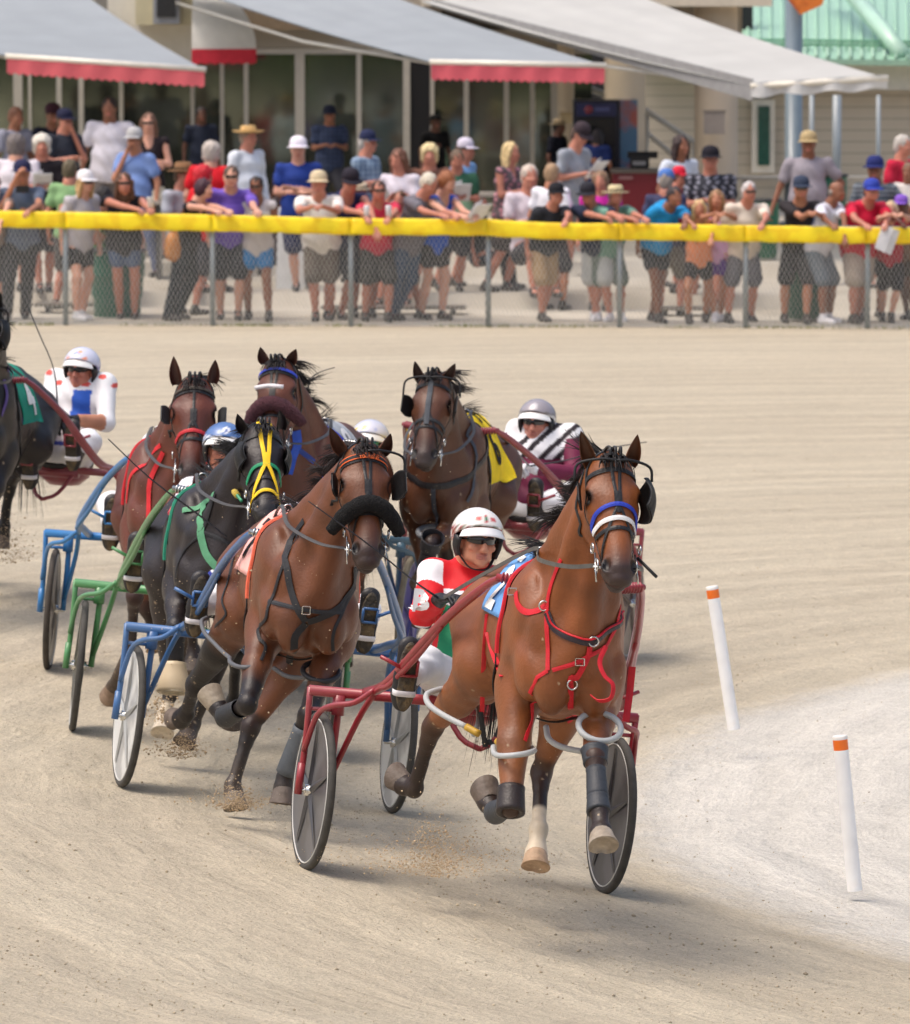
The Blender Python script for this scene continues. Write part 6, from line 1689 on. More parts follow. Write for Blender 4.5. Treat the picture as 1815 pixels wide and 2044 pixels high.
o = awning('large pale grey awning without valance over the right columns', (1500, 172), (1768, 156), (1260, -12), (838, 2), 75.5, 82.0, (182, 182, 178), None)
for (p, q, col) in (((1500, 158, 75.5), (860, -2, 82.0), (120, 120, 122)),):
    A_ = P(*p); B_ = P(*q); b = MB(); b.slab([A_ - np.array([0, 0, .26]), A_, B_, B_ - np.array([0, 0, .10])], .02); b.build('side_skirt', cmat('cloth', (150, 150, 150)), o)
V = []; F = []; n = 60
a, c = P(1498, 168, 75.5), P(1770, 152, 75.5)
for ly in (0, 1):
    for i in range(n + 1):
        u = i / n; p = a * (1 - u) + c * u + np.array([0, -.03 + ly * .01 - .02 * math.sin(u * 22), .02]); V.append(p); V.append(p - np.array([0, .03 * math.sin(u * 25), .17 + .02 * math.sin(u * 19)]))
m_ = 2 * (n + 1)
for i in range(n): k = 2 * i; F.append((k, k + 1, k + 3, k + 2)); F.append((m_ + k, m_ + k + 2, m_ + k + 3, m_ + k + 1))
mesh_obj('valance', V, F, cmat('cloth', (212, 212, 208)), o)
# domed white awning
o = root('dome_awning', P(450, 130, 82.5), 'round white dome awning with scalloped red edge on the white wall', 'awning', 'fabric awnings over the apron')
V = []; F = []; nu, nv = 10, 14
cc = P(388, 98, 82.8); rx = P(515, 98, 82.8)[0] - cc[0]; hz = P(388, -29, 82.8)[2] - cc[2]
for ly in (0, 1):
    for i in range(nu):
        t = i / (nu - 1) * math.pi / 2
        for j in range(nv):
            u = j / (nv - 1); V.append((cc[0] + rx * math.cos(t) ** .75 * (1 if True else 1) * (1 - ly * .02) * (.0 + 1.0) * u if False else cc[0] + rx * math.cos(t) * u, 82.8 - .9 * math.cos(t) * (1 - .15 * u * u) + ly * .02, cc[2] + hz * math.sin(t) * (1.0 - ly * .01)))
n1 = nu * nv
for i in range(nu - 1):
    for j in range(nv - 1):
        k = i * nv + j; F.append((k, k + 1, k + nv + 1, k + nv)); F.append((n1 + k, n1 + k + nv, n1 + k + nv + 1, n1 + k + 1))
mesh_obj('canopy', V, F, cmat('cloth', (222, 220, 212), var=.04), o)
V = []; F = []; n = 40
for ly in (0, 1):
    for i in range(n + 1):
        u = i / n; p = np.array([cc[0] + rx * u, 81.88 + .14 * u * u + ly * .01, cc[2] + .01]); V.append(p); V.append(p - np.array([0, 0, .175 + .02 * abs(math.sin(u * 22))]))
m_ = 2 * (n + 1)
for i in range(n): k = 2 * i; F.append((k, k + 1, k + 3, k + 2)); F.append((m_ + k, m_ + k + 2, m_ + k + 3, m_ + k + 1))
mesh_obj('valance', V, F, cmat('cloth', (206, 58, 72)), o, smooth=False)
# air conditioner
o = root('air_conditioner', P(340, 50, 82.6), 'window air conditioner in a cream box high on the white wall', 'air conditioner')
wbox(270, -40, 404, 50, 82.4, .6, cmat('paint', (206, 196, 160)), 'casing', o); wbox(305, -40, 358, 48, 82.2, .2, cmat('paint', (150, 152, 156)), 'frame', o); wbox(312, -40, 350, 34, 82.15, .06, mat('dark_grille', (.02, .02, .02), var=.4, scale=30), 'grille', o)
# lamp under the deck
o = root('lamp', P(1228, 32, 82.0), 'round yellow lamp glowing under the deck edge', 'lamp'); V, F = lathe_geo(P(1228, 30, 82.1), (0, -1, 0), [(.09, 0), (.08, .04), (.04, .07), (.001, .08)], 16); mesh_obj('bulb', V, F, mat('lamp_glow', srgb((250, 200, 60)), emis=(srgb((250, 190, 50)), .9)), o)
V, F = lathe_geo(P(1228, 30, 82.1), (0, 1, 0), [(.10, 0), (.10, .1), (.001, .1)], 16); mesh_obj('housing', V, F, cmat('paint', (120, 112, 96)), o)
# stair rails at the clubhouse
o = root('stair_rail', P(1330, 300, 85), 'grey handrails of a staircase between the two round columns', 'railing')
b = MB(); b.tube([P(1145, 165, 84.5), P(1290, 222, 84.5), P(1385, 285, 84.5)], .04, 8); b.build('handrail', alum, o, smooth=True)
b = MB(); b.tube([P(1285, 262, 84.6), P(1345, 312, 84.6)], .035, 8); b.build('lower_rail', alum, o, smooth=True)
for x, y in ((1290, 222), (1385, 285)):
    b = MB(); p = P(x, y, 84.5); b.tube([p, (p[0], p[1], apron_z(84.5))], .03, 8); b.build('baluster', alum, o, smooth=True)
# drinks cooler, counter, till
o = root('drinks_cooler', P(1200, 400, 80.5), 'tall dark blue drinks cooler with a picture on its side', 'cooler')
wbox(1144, 200, 1236, 420, 80.3, .7, cmat('paint', (20, 24, 48)), 'cabinet', o); wbox(1150, 238, 1228, 410, 80.24, .05, mat('cooler_glass', (.006, .006, .01), rough=.15, var=.3, scale=3), 'door', o); wbox(1150, 206, 1230, 232, 80.22, .07, cmat('paint', (26, 34, 84)), 'light_box', o)
wbox(1237, 200, 1271, 420, 80.32, .7, cmat('paint', (84, 124, 160), c2=srgb((176, 96, 88)), c2scale=2.2, c2pos=(.5, .62)), 'side_panel', o)
V, F = lathe_geo(P(1174, 219, 80.21), (0, -1, 0), [(.055, 0), (.05, .012), (.001, .012)], 18); mesh_obj('emblem', V, F, cmat('paint', (128, 44, 62)), o); wbox(1186, 214, 1216, 223, 80.2, .02, cmat('paint', (70, 76, 130)), 'pale_stripe', o)
o = root('vending_counter', P(1280, 450, 79.3), 'dark red serving counter beside the drinks cooler', 'counter')
wbox(1222, 345, 1335, 470, 79.2, .7, cmat('paint', (128, 32, 42)), 'cabinet', o); wbox(1218, 338, 1340, 346, 79.15, .8, cmat('paint', (100, 92, 84)), 'worktop', o); wbox(1234, 352, 1262, 358, 79.17, .03, cmat('paint', (170, 120, 120)), 'handle', o)
o = root('cash_register', P(1275, 338, 79.5), 'black cash register on the dark red counter', 'cash register')
wbox(1258, 312, 1295, 338, 79.4, .35, cmat('plastic', (28, 28, 30)), 'base', o); wbox(1252, 303, 1312, 316, 79.5, .2, cmat('plastic', (18, 18, 20)), 'screen', o); wbox(1262, 322, 1288, 330, 79.36, .04, cmat('plastic', (150, 150, 152)), 'keys', o)
o = root('notice_board', P(1423, 245, 82.4), 'pale notice board fixed to the second column', 'sign'); wbox(1404, 222, 1446, 268, 82.38, .04, cmat('paint', (168, 158, 150)), 'board', o); wbox(1402, 220, 1448, 223, 82.37, .05, cmat('paint', (150, 140, 130)), 'frame', o)
o = root('umbrella_box', P(1180, 345, 81), 'pale cardboard box high beside the white column', 'box'); wbox(1117, 226, 1141, 246, 82.9, .3, cmat('paint', (196, 178, 140)), 'carton', o); wbox(1117, 224, 1141, 227, 82.86, .34, cmat('paint', (180, 160, 124)), 'lid', o)
# tables, benches, bins
def bench(label, x0, x1, ytop, d, col=(132, 128, 120), grp='benches behind the fence'):
    p = P((x0 + x1) / 2, ytop, d); g = apron_z(d); z = p[2]; a = P(x0, ytop, d)[0]; c = P(x1, ytop, d)[0]
    o = root('bench', (p[0], d, g), label, 'bench', grp)
    for k in range(3): b = MB(); b.box((a, d - .18 + k * .13, z - .035), (c, d - .07 + k * .13, z)); b.build('seat_slat', cmat('paint', col), o)
    for x in (a + .15, c - .15): b = MB(); b.box((x - .03, d - .15, g - .02), (x + .03, d + .18, z - .036)); b.build('leg', cmat('paint', (70, 70, 72)), o)
bench('weathered grey bench behind the woman with the orange bag', 285, 360, 506, 76.2)
bench('low grey bench beside the left fence post', 70, 240, 604, 70.9)
bench('low bench behind the children at the fence', 1300, 1440, 612, 70.8)
bench('low bench behind the couple in grey and blue', 640, 930, 610, 70.9)
def picnic(label, x0, x1, ytop, d):
    p = P((x0 + x1) / 2, ytop, d); g = apron_z(d); z = p[2]; a = P(x0, ytop, d)[0]; c = P(x1, ytop, d)[0]
    o = root('table', (p[0], d, g), label, 'table', 'tables on the apron')
    b = MB(); b.box((a, d - .35, z - .04), (c, d + .35, z)); b.build('table_top', cmat('paint', (168, 160, 148)), o)
    for x in (a + .1, c - .1): b = MB(); b.box((x - .025, d - .3, g - .02), (x + .025, d + .3, z - .041)); b.build('leg', cmat('paint', (84, 82, 80)), o)
picnic('pale table behind the fence among the seated spectators', 900, 1060, 384, 76)
picnic('dark topped table under the big pale awning', 1470, 1760, 352, 80.6)
picnic('small table behind the cup holding woman', 300, 420, 400, 74.5)
def bin_(label, x0, x1, y0, y1, d, col):
    a = P(x0, y1, d); c = P(x1, y0, d); r = (c[0] - a[0]) / 2; x = (a[0] + c[0]) / 2; g = apron_z(d); h = max(.5, c[2] - g)
    o = root('litter_bin', (x, d, g), label, 'litter bin', 'green barrels on the apron')
    V, F = lathe_geo(np.array([x, d, g]), (0, 0, 1), [(.001, .01), (r * .82, .01), (r * .84, h * .3), (r * .87, h * .31), (r * .9, h * .33), (r * .93, h * .62), (r * .97, h * .63), (r * .97, h * .66), (r, h * .97), (r * 1.04, h), (r * .96, h), (r * .9, h * .9), (.001, h * .88)], 24)
    mesh_obj('barrel', V, F, cmat('plastic', col), o); b = MB(); V, F = ring_geo(np.array([x, d, g + h]), np.array([r * 1.02, 0, 0]), np.array([0, r * 1.02, 0]), .02, 24, 6); b.add(V, F); b.build('rim', cmat('plastic', (40, 44, 46)), o, smooth=True)
bin_('dark green barrel behind the woman in denim shorts', 178, 290, 500, 652, 70.4, (18, 104, 84))
bin_('green barrel behind the man in the black cap and shorts', 1562, 1648, 490, 652, 70.2, (26, 96, 74))
bin_('green bin behind the man in the cream shirt', 1495, 1555, 400, 520, 76, (20, 104, 78))
bin_('green bin behind the leaning man in grey', 1640, 1690, 350, 470, 79.5, (26, 92, 76))
# folding sign
o = root('folding_sign', P(590, 560, 73), 'white folding sandwich board behind the man in the white tee', 'sign')
for k, sgn in enumerate((1, -1)):
    b = MB(); a = P(560, 415, 73); g = apron_z(73); x0, x1 = P(555, 500, 73)[0], P(605, 500, 73)[0]; b.slab([(x0 - .02, 73 - .25 * sgn, g), (x1 + .02, 73 - .25 * sgn, g), (x1, 73, a[2]), (x0, 73, a[2])], .02); b.build('panel', cmat('paint', (212, 216, 214)), o)
# leafy hedge trees across the infield, behind the camera: the glass front mirrors them
def tree(x, y, h, r, seed):
    rg = np.random.RandomState(seed); g = float(gz(0, 20)); o = root('tree', (x, y, g), 'leafy green infield tree behind the camera, mirrored in the grandstand glass', 'tree', 'infield trees')
    b = MB(); b.tube([(x, y, g - .1), (x + .2, y, g + h * .4), (x, y, g + h * .7)], [.35, .25, .12], 8, smooth=2); b.build('trunk', cmat('hair', (90, 74, 58)), o, smooth=True)
    n = 2200; u = rg.normal(0, 1, (n, 3)); u /= np.linalg.norm(u, axis=1)[:, None]; c = np.array([x, y, g + h * .5]) + u * (rg.uniform(.3, 1, (n, 1)) ** .5) * np.array([r, r, h * .5]) * (1 + .2 * np.sin(u[:, :1] * 7 + seed))
    a = rg.normal(0, .3, (n, 3)); b2 = rg.normal(0, .3, (n, 3)); V = np.stack([c, c + a, c + b2, c + a + b2], 1).reshape(-1, 3); F = [(4 * i, 4 * i + 1, 4 * i + 3, 4 * i + 2) for i in range(n)]
    mesh_obj('crown', V, F, cmat('cloth', (120, 150, 66), var=.5, scale=1), o, smooth=False)
for i, x in enumerate((-12, -8.3, -4.1, .4, 4.6)): tree(x, -15 - (i % 2) * 2, 5 + (i % 3), 2.7, i + 1)
# ------------------------------------------------------------------ spectators
SKIN = dict(p=(214, 160, 136), t=(184, 126, 96), d=(140, 92, 68), r=(194, 130, 108), k=(100, 64, 48))
def person(px, ytop, label, phi=0, pose='stand', top=(200, 200, 200), sl='tee', bot=(60, 60, 66), bt='shorts', hair=(90, 64, 44), hs='short', hat=None, hc=(30, 30, 40), skin='t', H=1.76, d=None, fat=1.0, glasses=False, item=None, lean=0, sit=False, nod=0, shoe=(60, 58, 56), arm=None, hatdir=1, stance=0, grp='spectators behind the fence'):
    seat = .50 if sit else .93
    frac = (seat + .83 * math.cos(math.radians(lean))) / 1.76
    if d is None:
        best = None
        for dd in np.arange(70.2, 83, .1):
            z = P(px, ytop, dd)[2] - apron_z(dd)
            e = abs(z - H * frac)
            if best is None or e < best[0]: best = (e, dd)
        d = best[1]
    T = P(px, ytop, d); g = apron_z(d, T[0]); k = (T[2] - g) / (1.76 * frac); 
    a = math.radians(phi); f = np.array([math.sin(a), -math.cos(a), 0]); s = np.array([math.cos(a), math.sin(a), 0]); u = np.array([0, 0, 1.0])
    la = math.radians(lean); tu = u * math.cos(la) + f * math.sin(la)
    offx = f * (.83 * math.sin(la)) * k * .8
    base = np.array([T[0], d, g]) - offx
    hip = base + u * seat * k
    def K(ff, ss, tt): return hip + (f * ff + s * ss + tu * tt) * k       # torso frame
    rt = root('person', base, label, 'person', grp)
    nk = K(.0, 0, .56); hc_ = K(.02, 0, .705) + f * .02 * k
    na = math.radians(nod); hf = f * math.cos(na) - u * math.sin(na)
    sh = [K(.0, x * fat ** .5, .48) for x in (-.185, .185)]
    B = Blob(); HF, A3 = head_blob(B, hc_, hf, u * math.cos(na) + f * math.sin(na), k * 1.0, .014)
    B.cone(hc_ - u * .05 * k, nk, .052 * k, .060 * k, .03); B.cone(nk, K(0, 0, .25), .07 * k, .12 * k, .05); B.cone(K(0, 0, .25), hip, .12 * k, .12 * k, .05); B.cone(sh[0], sh[1], .045 * k, .045 * k, .04)
    # arms
    A = {'down': [[K(-.02, x * 1.28, .22), K(.06, x * 1.22, -.02)] for x in (-.185, .185)],
         'rail': [[K(.16, x * 1.45, .24), None] for x in (-.185, .185)]}
    el, wr = [], []
    rv = np.random.RandomState(int(abs(px) * 7) % 9999); var_ = rv.randint(0, 4) if 'rail' in pose and not item else 0
    rz = max(1.17, (P(px, np.interp(px, [0, 1815], [418, 453]), FENCE_Y)[2] - g) + .03)
    for i, x in enumerate((-1, 1)):
        m = (arm or {}).get(i, pose) if isinstance(arm, dict) else pose
        if m == 'rail': w = np.array([T[0], FENCE_Y - .17, g + rz - .04]) + s * (.13 * x * k); e = sh[i] * .35 + w * .65 + s * x * .06 * k + np.array([0, .14, -.02]); e[2] = g + rz + .01
        elif m == 'railr': w = np.array([T[0] + .25 + .07 * x, FENCE_Y - .06, g + rz]); e = sh[i] * .5 + w * .5 + np.array([0, .02, -.06]); e[2] = g + rz + .02
        elif m == 'raill': w = np.array([T[0] - .25 + .07 * x, FENCE_Y - .06, g + rz]); e = sh[i] * .5 + w * .5 + np.array([0, .02, -.06]); e[2] = g + rz + .02
        elif m == 'stand': e = K(-.03, x * .26 * fat ** .5, .20); w = K(.04, x * .28 * fat ** .5, -.04)
        elif m == 'cross': e = K(.04, x * .25, .21); w = K(.22, -x * .09, .24 + .03 * x)
        elif m == 'hold': e = K(.03, x * .24, .21); w = K(.27, x * .09, .26)
        elif m == 'face': e = K(.16, x * .20, .24); w = K(.15, x * .03, .57)
        elif m == 'phone': e = K(.20, x * .22, .34); w = K(.26, x * .07, .66)
        elif m == 'up': e = K(.14, x * .36, .44); w = K(.06, x * .16, .70)
        elif m == 'hip': e = K(-.06, x * .38, .24); w = K(.04, x * .20, .04)
        elif m == 'table': e = K(-.02, x * .33, .20); w = K(.05, x * .42, -.05)
        if 'rail' in m and var_ == 1: w = w * .35 + (np.array([T[0], FENCE_Y - .04, g + rz + .13]) + s * x * .02) * .65
        if 'rail' in m and var_ == 2 and x > 0: w = np.array([w[0], FENCE_Y - .13, g + rz - .20])
        if 'rail' in m and var_ == 3 and x < 0: e = K(-.04, x * .27, .21); w = K(.05, x * .25, -.05)
        el.append(e); wr.append(w)
        B.cone(sh[i], e, .046 * k * fat ** .4, .038 * k, .03); B.cone(e, w, .038 * k, .026 * k, .02)
    # legs
    kn, an = [], []
    for i, x in enumerate((-1, 1)):
        if sit: n_ = hip + f * .42 * k + s * x * .12 * k; q = np.array([n_[0], n_[1], g + .07]) + f * .05
        else:
            st = {0: (0, 0), 1: (.10 * x, .25 * x), 2: (-.12, .0), 3: (.05, -.2 * (x > 0))}[stance]
            q = np.array([base[0], base[1], g + .07]) + s * x * (.10 + abs(st[0]) * .5) * k + f * (st[1] * .5 + .02) + (s * .0)
            jx, jf = rv.uniform(-.09, .12), rv.uniform(-.32, .16); q = q + s * jx * x * k + f * jf * k
            if q[1] < FENCE_Y + .12: q[1] = FENCE_Y + .12 + rv.uniform(0, .1)
            n_ = (hip + s * x * .09 * k) * .5 + q * .5 + f * rv.uniform(.02, .12) * k + s * x * rv.uniform(-.02, .05)
        kn.append(n_); an.append(q)
        h0 = hip + s * x * .09 * k - u * .03 * k
        B.cone(h0, n_, .086 * k * fat ** .5, .055 * k, .04); B.cone(n_, n_ * .6 + q * .4 - f * .01, .054 * k, .056 * k, .03); B.cone(n_ * .6 + q * .4 - f * .01, q, .056 * k, .034 * k, .02)
        B.cone(q - u * .02, q + f * .13 * k - u * .04, .036 * k, .028 * k, .02)
    V, F = B.mesh(.019)
    sk = SKIN[skin]; C = head_colour(V, HF, A3, hc_, k, sk, np.tile(np.array(srgb(sk)), (len(V), 1)))
    V = list(V); F = [tuple(x) for x in F]
    Vn, Fn, Cn = [np.array(V)], [np.array(F)], [C]; n0 = len(V)
    for i, x in enumerate((-1, 1)):
        hb = Blob(); dd = wr[i] - el[i]
        hb.cone(wr[i] - unit(dd) * .02, wr[i] + unit(dd) * .02, .026 * k, .026 * k, .01)
        hand_blob(hb, wr[i], dd, (-u * .6 + f * .4) if abs(unit(dd)[2]) < .8 else -s * x, -x, .55, k); v2, f2 = hb.mesh(.0085, 0); Vn.append(v2); Fn.append(f2 + n0); Cn.append(np.tile(np.array(srgb(sk)), (len(v2), 1))); n0 += len(v2)
    mesh_obj('body', np.concatenate(Vn), np.concatenate(Fn), mat('skin_attr', None, attr=True, rough=.5, var=.10, scale=30, bump=.08, bscale=80), rt, col=np.concatenate(Cn))
    # top
    G = Blob(); w_ = fat
    G.ell(K(.0, 0, .36), np.array((.115 * w_, .175 * w_ ** .6, .17)) * k, np.array([f, s, tu]), .05); G.ell(K(.02 * w_, 0, .14), np.array((.125 * w_, .160 * w_, .19)) * k, np.array([f, s, tu]), .06)
    G.cone(K(.0, 0, .14), K(.0, 0, -.02), .172 * k * w_ ** .7, .192 * k * w_ ** .8, .05, f, .74)
    G.cone(sh[0], sh[1], .064 * k, .064 * k, .04); G.cone(nk - tu * .02, K(0, 0, .40), .062 * k, .11 * k, .04)
    for i in (0, 1):
        if sl == 'tee': G.cone(sh[i], sh[i] * .42 + el[i] * .58, .068 * k, .066 * k * fat ** .3, .03)
        elif sl == 'long': G.cone(sh[i], el[i], .068 * k, .052 * k, .03); G.cone(el[i], wr[i] * .92 + el[i] * .08, .052 * k, .036 * k, .02)
    G.ell(K(.0, 0, -.56), np.array((.6, .6, .42)) * k, np.array([f, s, tu]), .012, True)
    if sl == 'tank': G.cone(K(.06, 0, .56), K(.12, 0, .44), .06 * k, .06 * k, .03, sub=True)
    v, f_ = G.mesh(.02); N_ = vnormals(v, f_); v = v + N_ * (.006 * np.sin(v[:, 2] * 33 + v[:, 0] * 22 + 3 * np.sin(v[:, 0] * 9)))[:, None]
    pat = None
    if isinstance(top, tuple) and len(top) == 2:
        base_c, pat = top; rg = np.random.RandomState(int(px)); CC = np.tile(np.array(srgb(base_c)), (len(v), 1)); q = v * 1.0
        if pat[0] == 'floral': m = (np.sin(q[:, 0] * 60 + 2 * np.sin(q[:, 2] * 30)) * np.sin(q[:, 2] * 55 + px)) > .45
        elif pat[0] == 'stripe': m = np.sin(q[:, 2] * 120) > .2
        elif pat[0] == 'block': m = ((q - K(0, 0, .2)) @ tu) > 0
        else: m = (np.sin(q[:, 0] * 110) > .55) | (np.sin(q[:, 2] * 110) > .55)
        CC[m] = np.array(srgb(pat[1])); mesh_obj('shirt', v, f_, mat('shirt_attr', None, attr=True, rough=.85, var=.08, bump=.2, bscale=14), rt, col=CC)
    else: mesh_obj('shirt', v, f_, cmat('cloth', top), rt)
    # bottom
    G = Blob(); G.ell(hip - u * .04 * k, np.array((.108 * w_, .150 * w_, .11)) * k, np.array([f, s, u]), .04)
    for i, x in enumerate((-1, 1)):
        h0 = hip + s * x * .08 * k - u * .09 * k
        if bt == 'pants': G.cone(h0, kn[i], .105 * k * fat ** .5, .080 * k, .04); G.cone(kn[i], an[i], .080 * k, .062 * k, .03)
        elif bt == 'shorts': G.cone(h0, h0 * .08 + kn[i] * .92, .112 * k * fat ** .5, .100 * k * fat ** .4, .04)
        elif bt == 'short': G.cone(h0, h0 * .55 + kn[i] * .45, .108 * k, .098 * k, .04)
        elif bt == 'skirt': G.cone(h0, h0 * .3 + kn[i] * .7, .125 * k, .15 * k, .09)
    v, f_ = G.mesh(.02); mesh_obj({'pants': 'trousers', 'skirt': 'skirt'}.get(bt, 'shorts'), v, f_, cmat('cloth', bot), rt)
    # shoes
    for i in (0, 1):
        G = Blob(); q = an[i]; G.cone(q - u * .035 - f * .03, q + f * .15 * k - u * .045, .043, .036, .02); G.cone(q + u * .02, q - u * .03, .042, .045, .02); v, f_ = G.mesh(.016); mesh_obj('shoe', v, f_, cmat('leather', shoe), rt)
    # hair and headgear
    hu = unit(u * math.cos(na) + f * math.sin(na)); h3 = lambda p, q, r: hc_ + (unit(hf) * p + s * q + hu * r) * k
    ax3 = np.array([unit(hf), s, hu])
    if hs != 'bald':
        G = Blob(); G.ell(h3(-.022, 0, .038), np.array((.102, .086, .092)) * k, ax3, .02); G.ell(h3(-.05, 0, -.02), np.array((.075, .080, .09)) * k, ax3, .03)
        if hs == 'long': G.ell(h3(-.06, 0, -.10), np.array((.06, .098, .14)) * k, ax3, .03); [G.cone(h3(.02, y, .02), h3(-.01, y * 1.15, -.17), .028 * k, .026 * k, .02) for y in (-.082, .082)]
        if hs == 'bob': G.ell(h3(-.035, 0, .0), np.array((.105, .108, .115)) * k, ax3, .03)
        if hs == 'curl': G.ell(h3(-.015, 0, .035), np.array((.115, .110, .105)) * k, ax3, .03); G.ell(h3(-.04, 0, -.05), np.array((.08, .105, .08)) * k, ax3, .03)
        G.ell(h3(.095, 0, -.04), np.array((.065, .072, .085)) * k, ax3, .02, sub=True)
        v, f_ = G.mesh(.013); N_ = vnormals(v, f_); v = v + N_ * (.004 * np.sin(v[:, 0] * 90 + 2 * np.sin(v[:, 2] * 40)))[:, None]; mesh_obj('hair', v, f_, cmat('hair', hair), rt)
    elif hair is not None:
        G = Blob(); G.ell(h3(-.045, 0, -.005), np.array((.070, .086, .055)) * k, ax3, .02); G.ell(h3(.09, 0, 0), np.array((.09, .075, .09)) * k, ax3, .02, sub=True); v, f_ = G.mesh(.013); mesh_obj('hair', v, f_, cmat('hair', hair), rt)
    if hat:
        hd_ = unit(hf) * hatdir
        m = cmat('cloth', hc) if hat not in ('straw', 'cowboy') else cmat('cloth', hc, bump=.6, bscale=70)
        if hat in ('cap', 'visor', 'helm'):
            prof = [(.099, .012), (.101, .03), (.098, .065), (.082, .10), (.05, .122), (.001, .130)] if hat != 'visor' else [(.098, .02), (.100, .035), (.099, .055), (.093, .056)]
            V, F = lathe_geo(h3(-.012, 0, .028), hu, [(r * k, z * k) for r, z in prof], 20, unit(hf)); o = mesh_obj('cap', V, F, m, rt)
            V = []; 
            for ly in (0, 1):
                for i in range(4):
                    for j in range(11): t = math.radians(-58 + 116 * j / 10); r = (.098 + i * .025 * math.cos(t) ** .5) * k; V.append(hc_ + hd_ * math.cos(t) * r + s * math.sin(t) * r * .98 + hu * (.046 - i * .006 - ly * .006) * k - unit(hf) * .012 * k)
            F = []
            for i in range(3):
                for j in range(10): q = i * 11 + j; F.append((q, q + 11, q + 12, q + 1)); F.append((44 + q, 44 + q + 1, 44 + q + 12, 44 + q + 11))
            for j in range(10): q = 33 + j; F.append((q, 44 + q, 44 + q + 1, q + 1))
            mesh_obj('brim', V, F, m, o)
        else:
            prof = [(.17, .018), (.172, .026), (.10, .030), (.098, .05), (.090, .095), (.07, .112), (.001, .108)]
            if hat == 'cowboy': prof = [(.19, .05), (.19, .058), (.15, .035), (.10, .028), (.098, .06), (.085, .115), (.05, .12), (.001, .10)]
            V, F = lathe_geo(h3(-.012, 0, .018), hu, [(r * k, z * k) for r, z in prof], 26, unit(hf)); o = mesh_obj('hat', V, F, m, rt)
            V, F = lathe_geo(h3(-.012, 0, .018), hu, [(.1015 * k, .034 * k), (.1005 * k, .054 * k)], 26, unit(hf)); mesh_obj('hat_band', V, F, cmat('cloth', (70, 58, 46)), o)
    if glasses:
        V = []; F = []
        for ly in (0, 1):
            for i in range(4):
                for j in range(13): t = j / 12 * 2 - 1; y = i / 3 * 2 - 1; hh = .018 * (1 - .4 * abs(t) ** 3) * (1 - .4 * math.exp(-(t / .13) ** 2)); V.append(h3(.112 - .05 * t * t - ly * .004, t * .068, .004 + y * hh))
        for i in range(3):
            for j in range(12): q = i * 13 + j; F.append((q, q + 1, q + 14, q + 13)); F.append((52 + q, 52 + q + 13, 52 + q + 14, 52 + q + 1))
        mesh_obj('sunglasses', V, F, mat('dark_lens', (.012, .010, .012), rough=.08, var=0, spec=.8), rt)
    if item:
        kind, lab = item; w = (wr[0] + wr[1]) / 2
        if kind in ('paper', 'paper1', 'paper_low'):
            c = {'paper': w + f * .10 + u * .05, 'paper1': wr[1] + f * .08 + u * .03, 'paper_low': wr[1] - u * .16 + f * .05}[kind]
            nrm = unit(-f * .7 + u * .7) if kind != 'paper_low' else f; e1 = s if kind != 'paper_low' else unit(s - u * .4); e2 = np.cross(nrm, e1)
            b = MB(); b.slab([c - e1 * .11 - e2 * .14, c + e1 * .11 - e2 * .14, c + e1 * .11 + e2 * .14, c - e1 * .11 + e2 * .14], .006)
            b.slab([c - e1 * .11 - e2 * .14 + nrm * .02, c + e1 * .0 - e2 * .15 + nrm * .05, c + e1 * .0 + e2 * .13 + nrm * .05, c - e1 * .11 + e2 * .14 + nrm * .02], .004)
            o = b.build('race_program', cmat('cloth', (226, 226, 228))); tag(o, lab, 'paper', 'papers held by spectators')
        elif kind == 'phone':
            c = w + f * .06 + u * .06; b = MB(); b.slab([c - s * .075 - u * .04, c + s * .075 - u * .04, c + s * .075 + u * .04, c - s * .075 + u * .04], .012); tag(b.build('phone', cmat('plastic', (24, 24, 28))), lab, 'phone')
        elif kind == 'cup':
            c = wr[1] + u * .02 + f * .03; V, F = lathe_geo(c, u, [(.001, 0), (.030, 0), (.040, .11), (.042, .115), (.036, .11), (.001, .10)], 18); tag(mesh_obj('cup', V, F, cmat('plastic', (232, 230, 224))), lab, 'cup')
        elif kind == 'bag':
            c = hip - f * .05 + s * -.16 * k - u * .02; G = Blob(); G.ell(c, (.14, .09, .17), np.array([s, f, u]), .02); G.ell(c - u * .08, (.15, .09, .10), np.array([s, f, u]), .02); v, f_ = G.mesh(.02); o = mesh_obj('handbag', v, f_, cmat('leather', (206, 138, 70))); tag(o, lab, 'bag'); V, F = cord_strap([c + u * .15 + s * .06, sh[0] + u * .06, c + u * .15 - s * .05], .03, .005); mesh_obj('shoulder_strap', V, F, cmat('leather', (170, 110, 60)), o, base=None)
        elif kind == 'can':
            for q, dx in ((0, 0), (1, .0)):
                V, F = lathe_geo(wr[q] + u * .02, u, [(.001, 0), (.032, 0), (.033, .11), (.028, .12), (.001, .12)], 16); tag(mesh_obj('cup', V, F, cmat('plastic', (222, 220, 222))), lab + (' in the left hand', ' in the right hand')[q], 'cup')
    return rt
PE = person
FR = dict(d=69.62, pose='rail', lean=24)
PE(-14, 350, 'pale armed spectator cut by the left picture edge leaning on the fence', 10, top=(150, 130, 120), skin='p', **FR)
PE(44, 323, 'man in blue grey tee filming with a phone held to his face', 5, pose='phone', arm={0: 'phone', 1: 'rail'}, top=(96, 108, 128), bot=(52, 52, 56), bt='pants', hat='cap', hc=(44, 46, 78), skin='t', d=69.75, lean=6, item=('phone', 'black phone held up by the man in the blue grey tee'))
PE(138, 318, 'man in pale green tee seen from behind, seated by the fence', 160, top=(134, 172, 122), bot=(90, 86, 84), hair=(98, 88, 66), d=71.3, sit=False, H=1.6, skin='r')
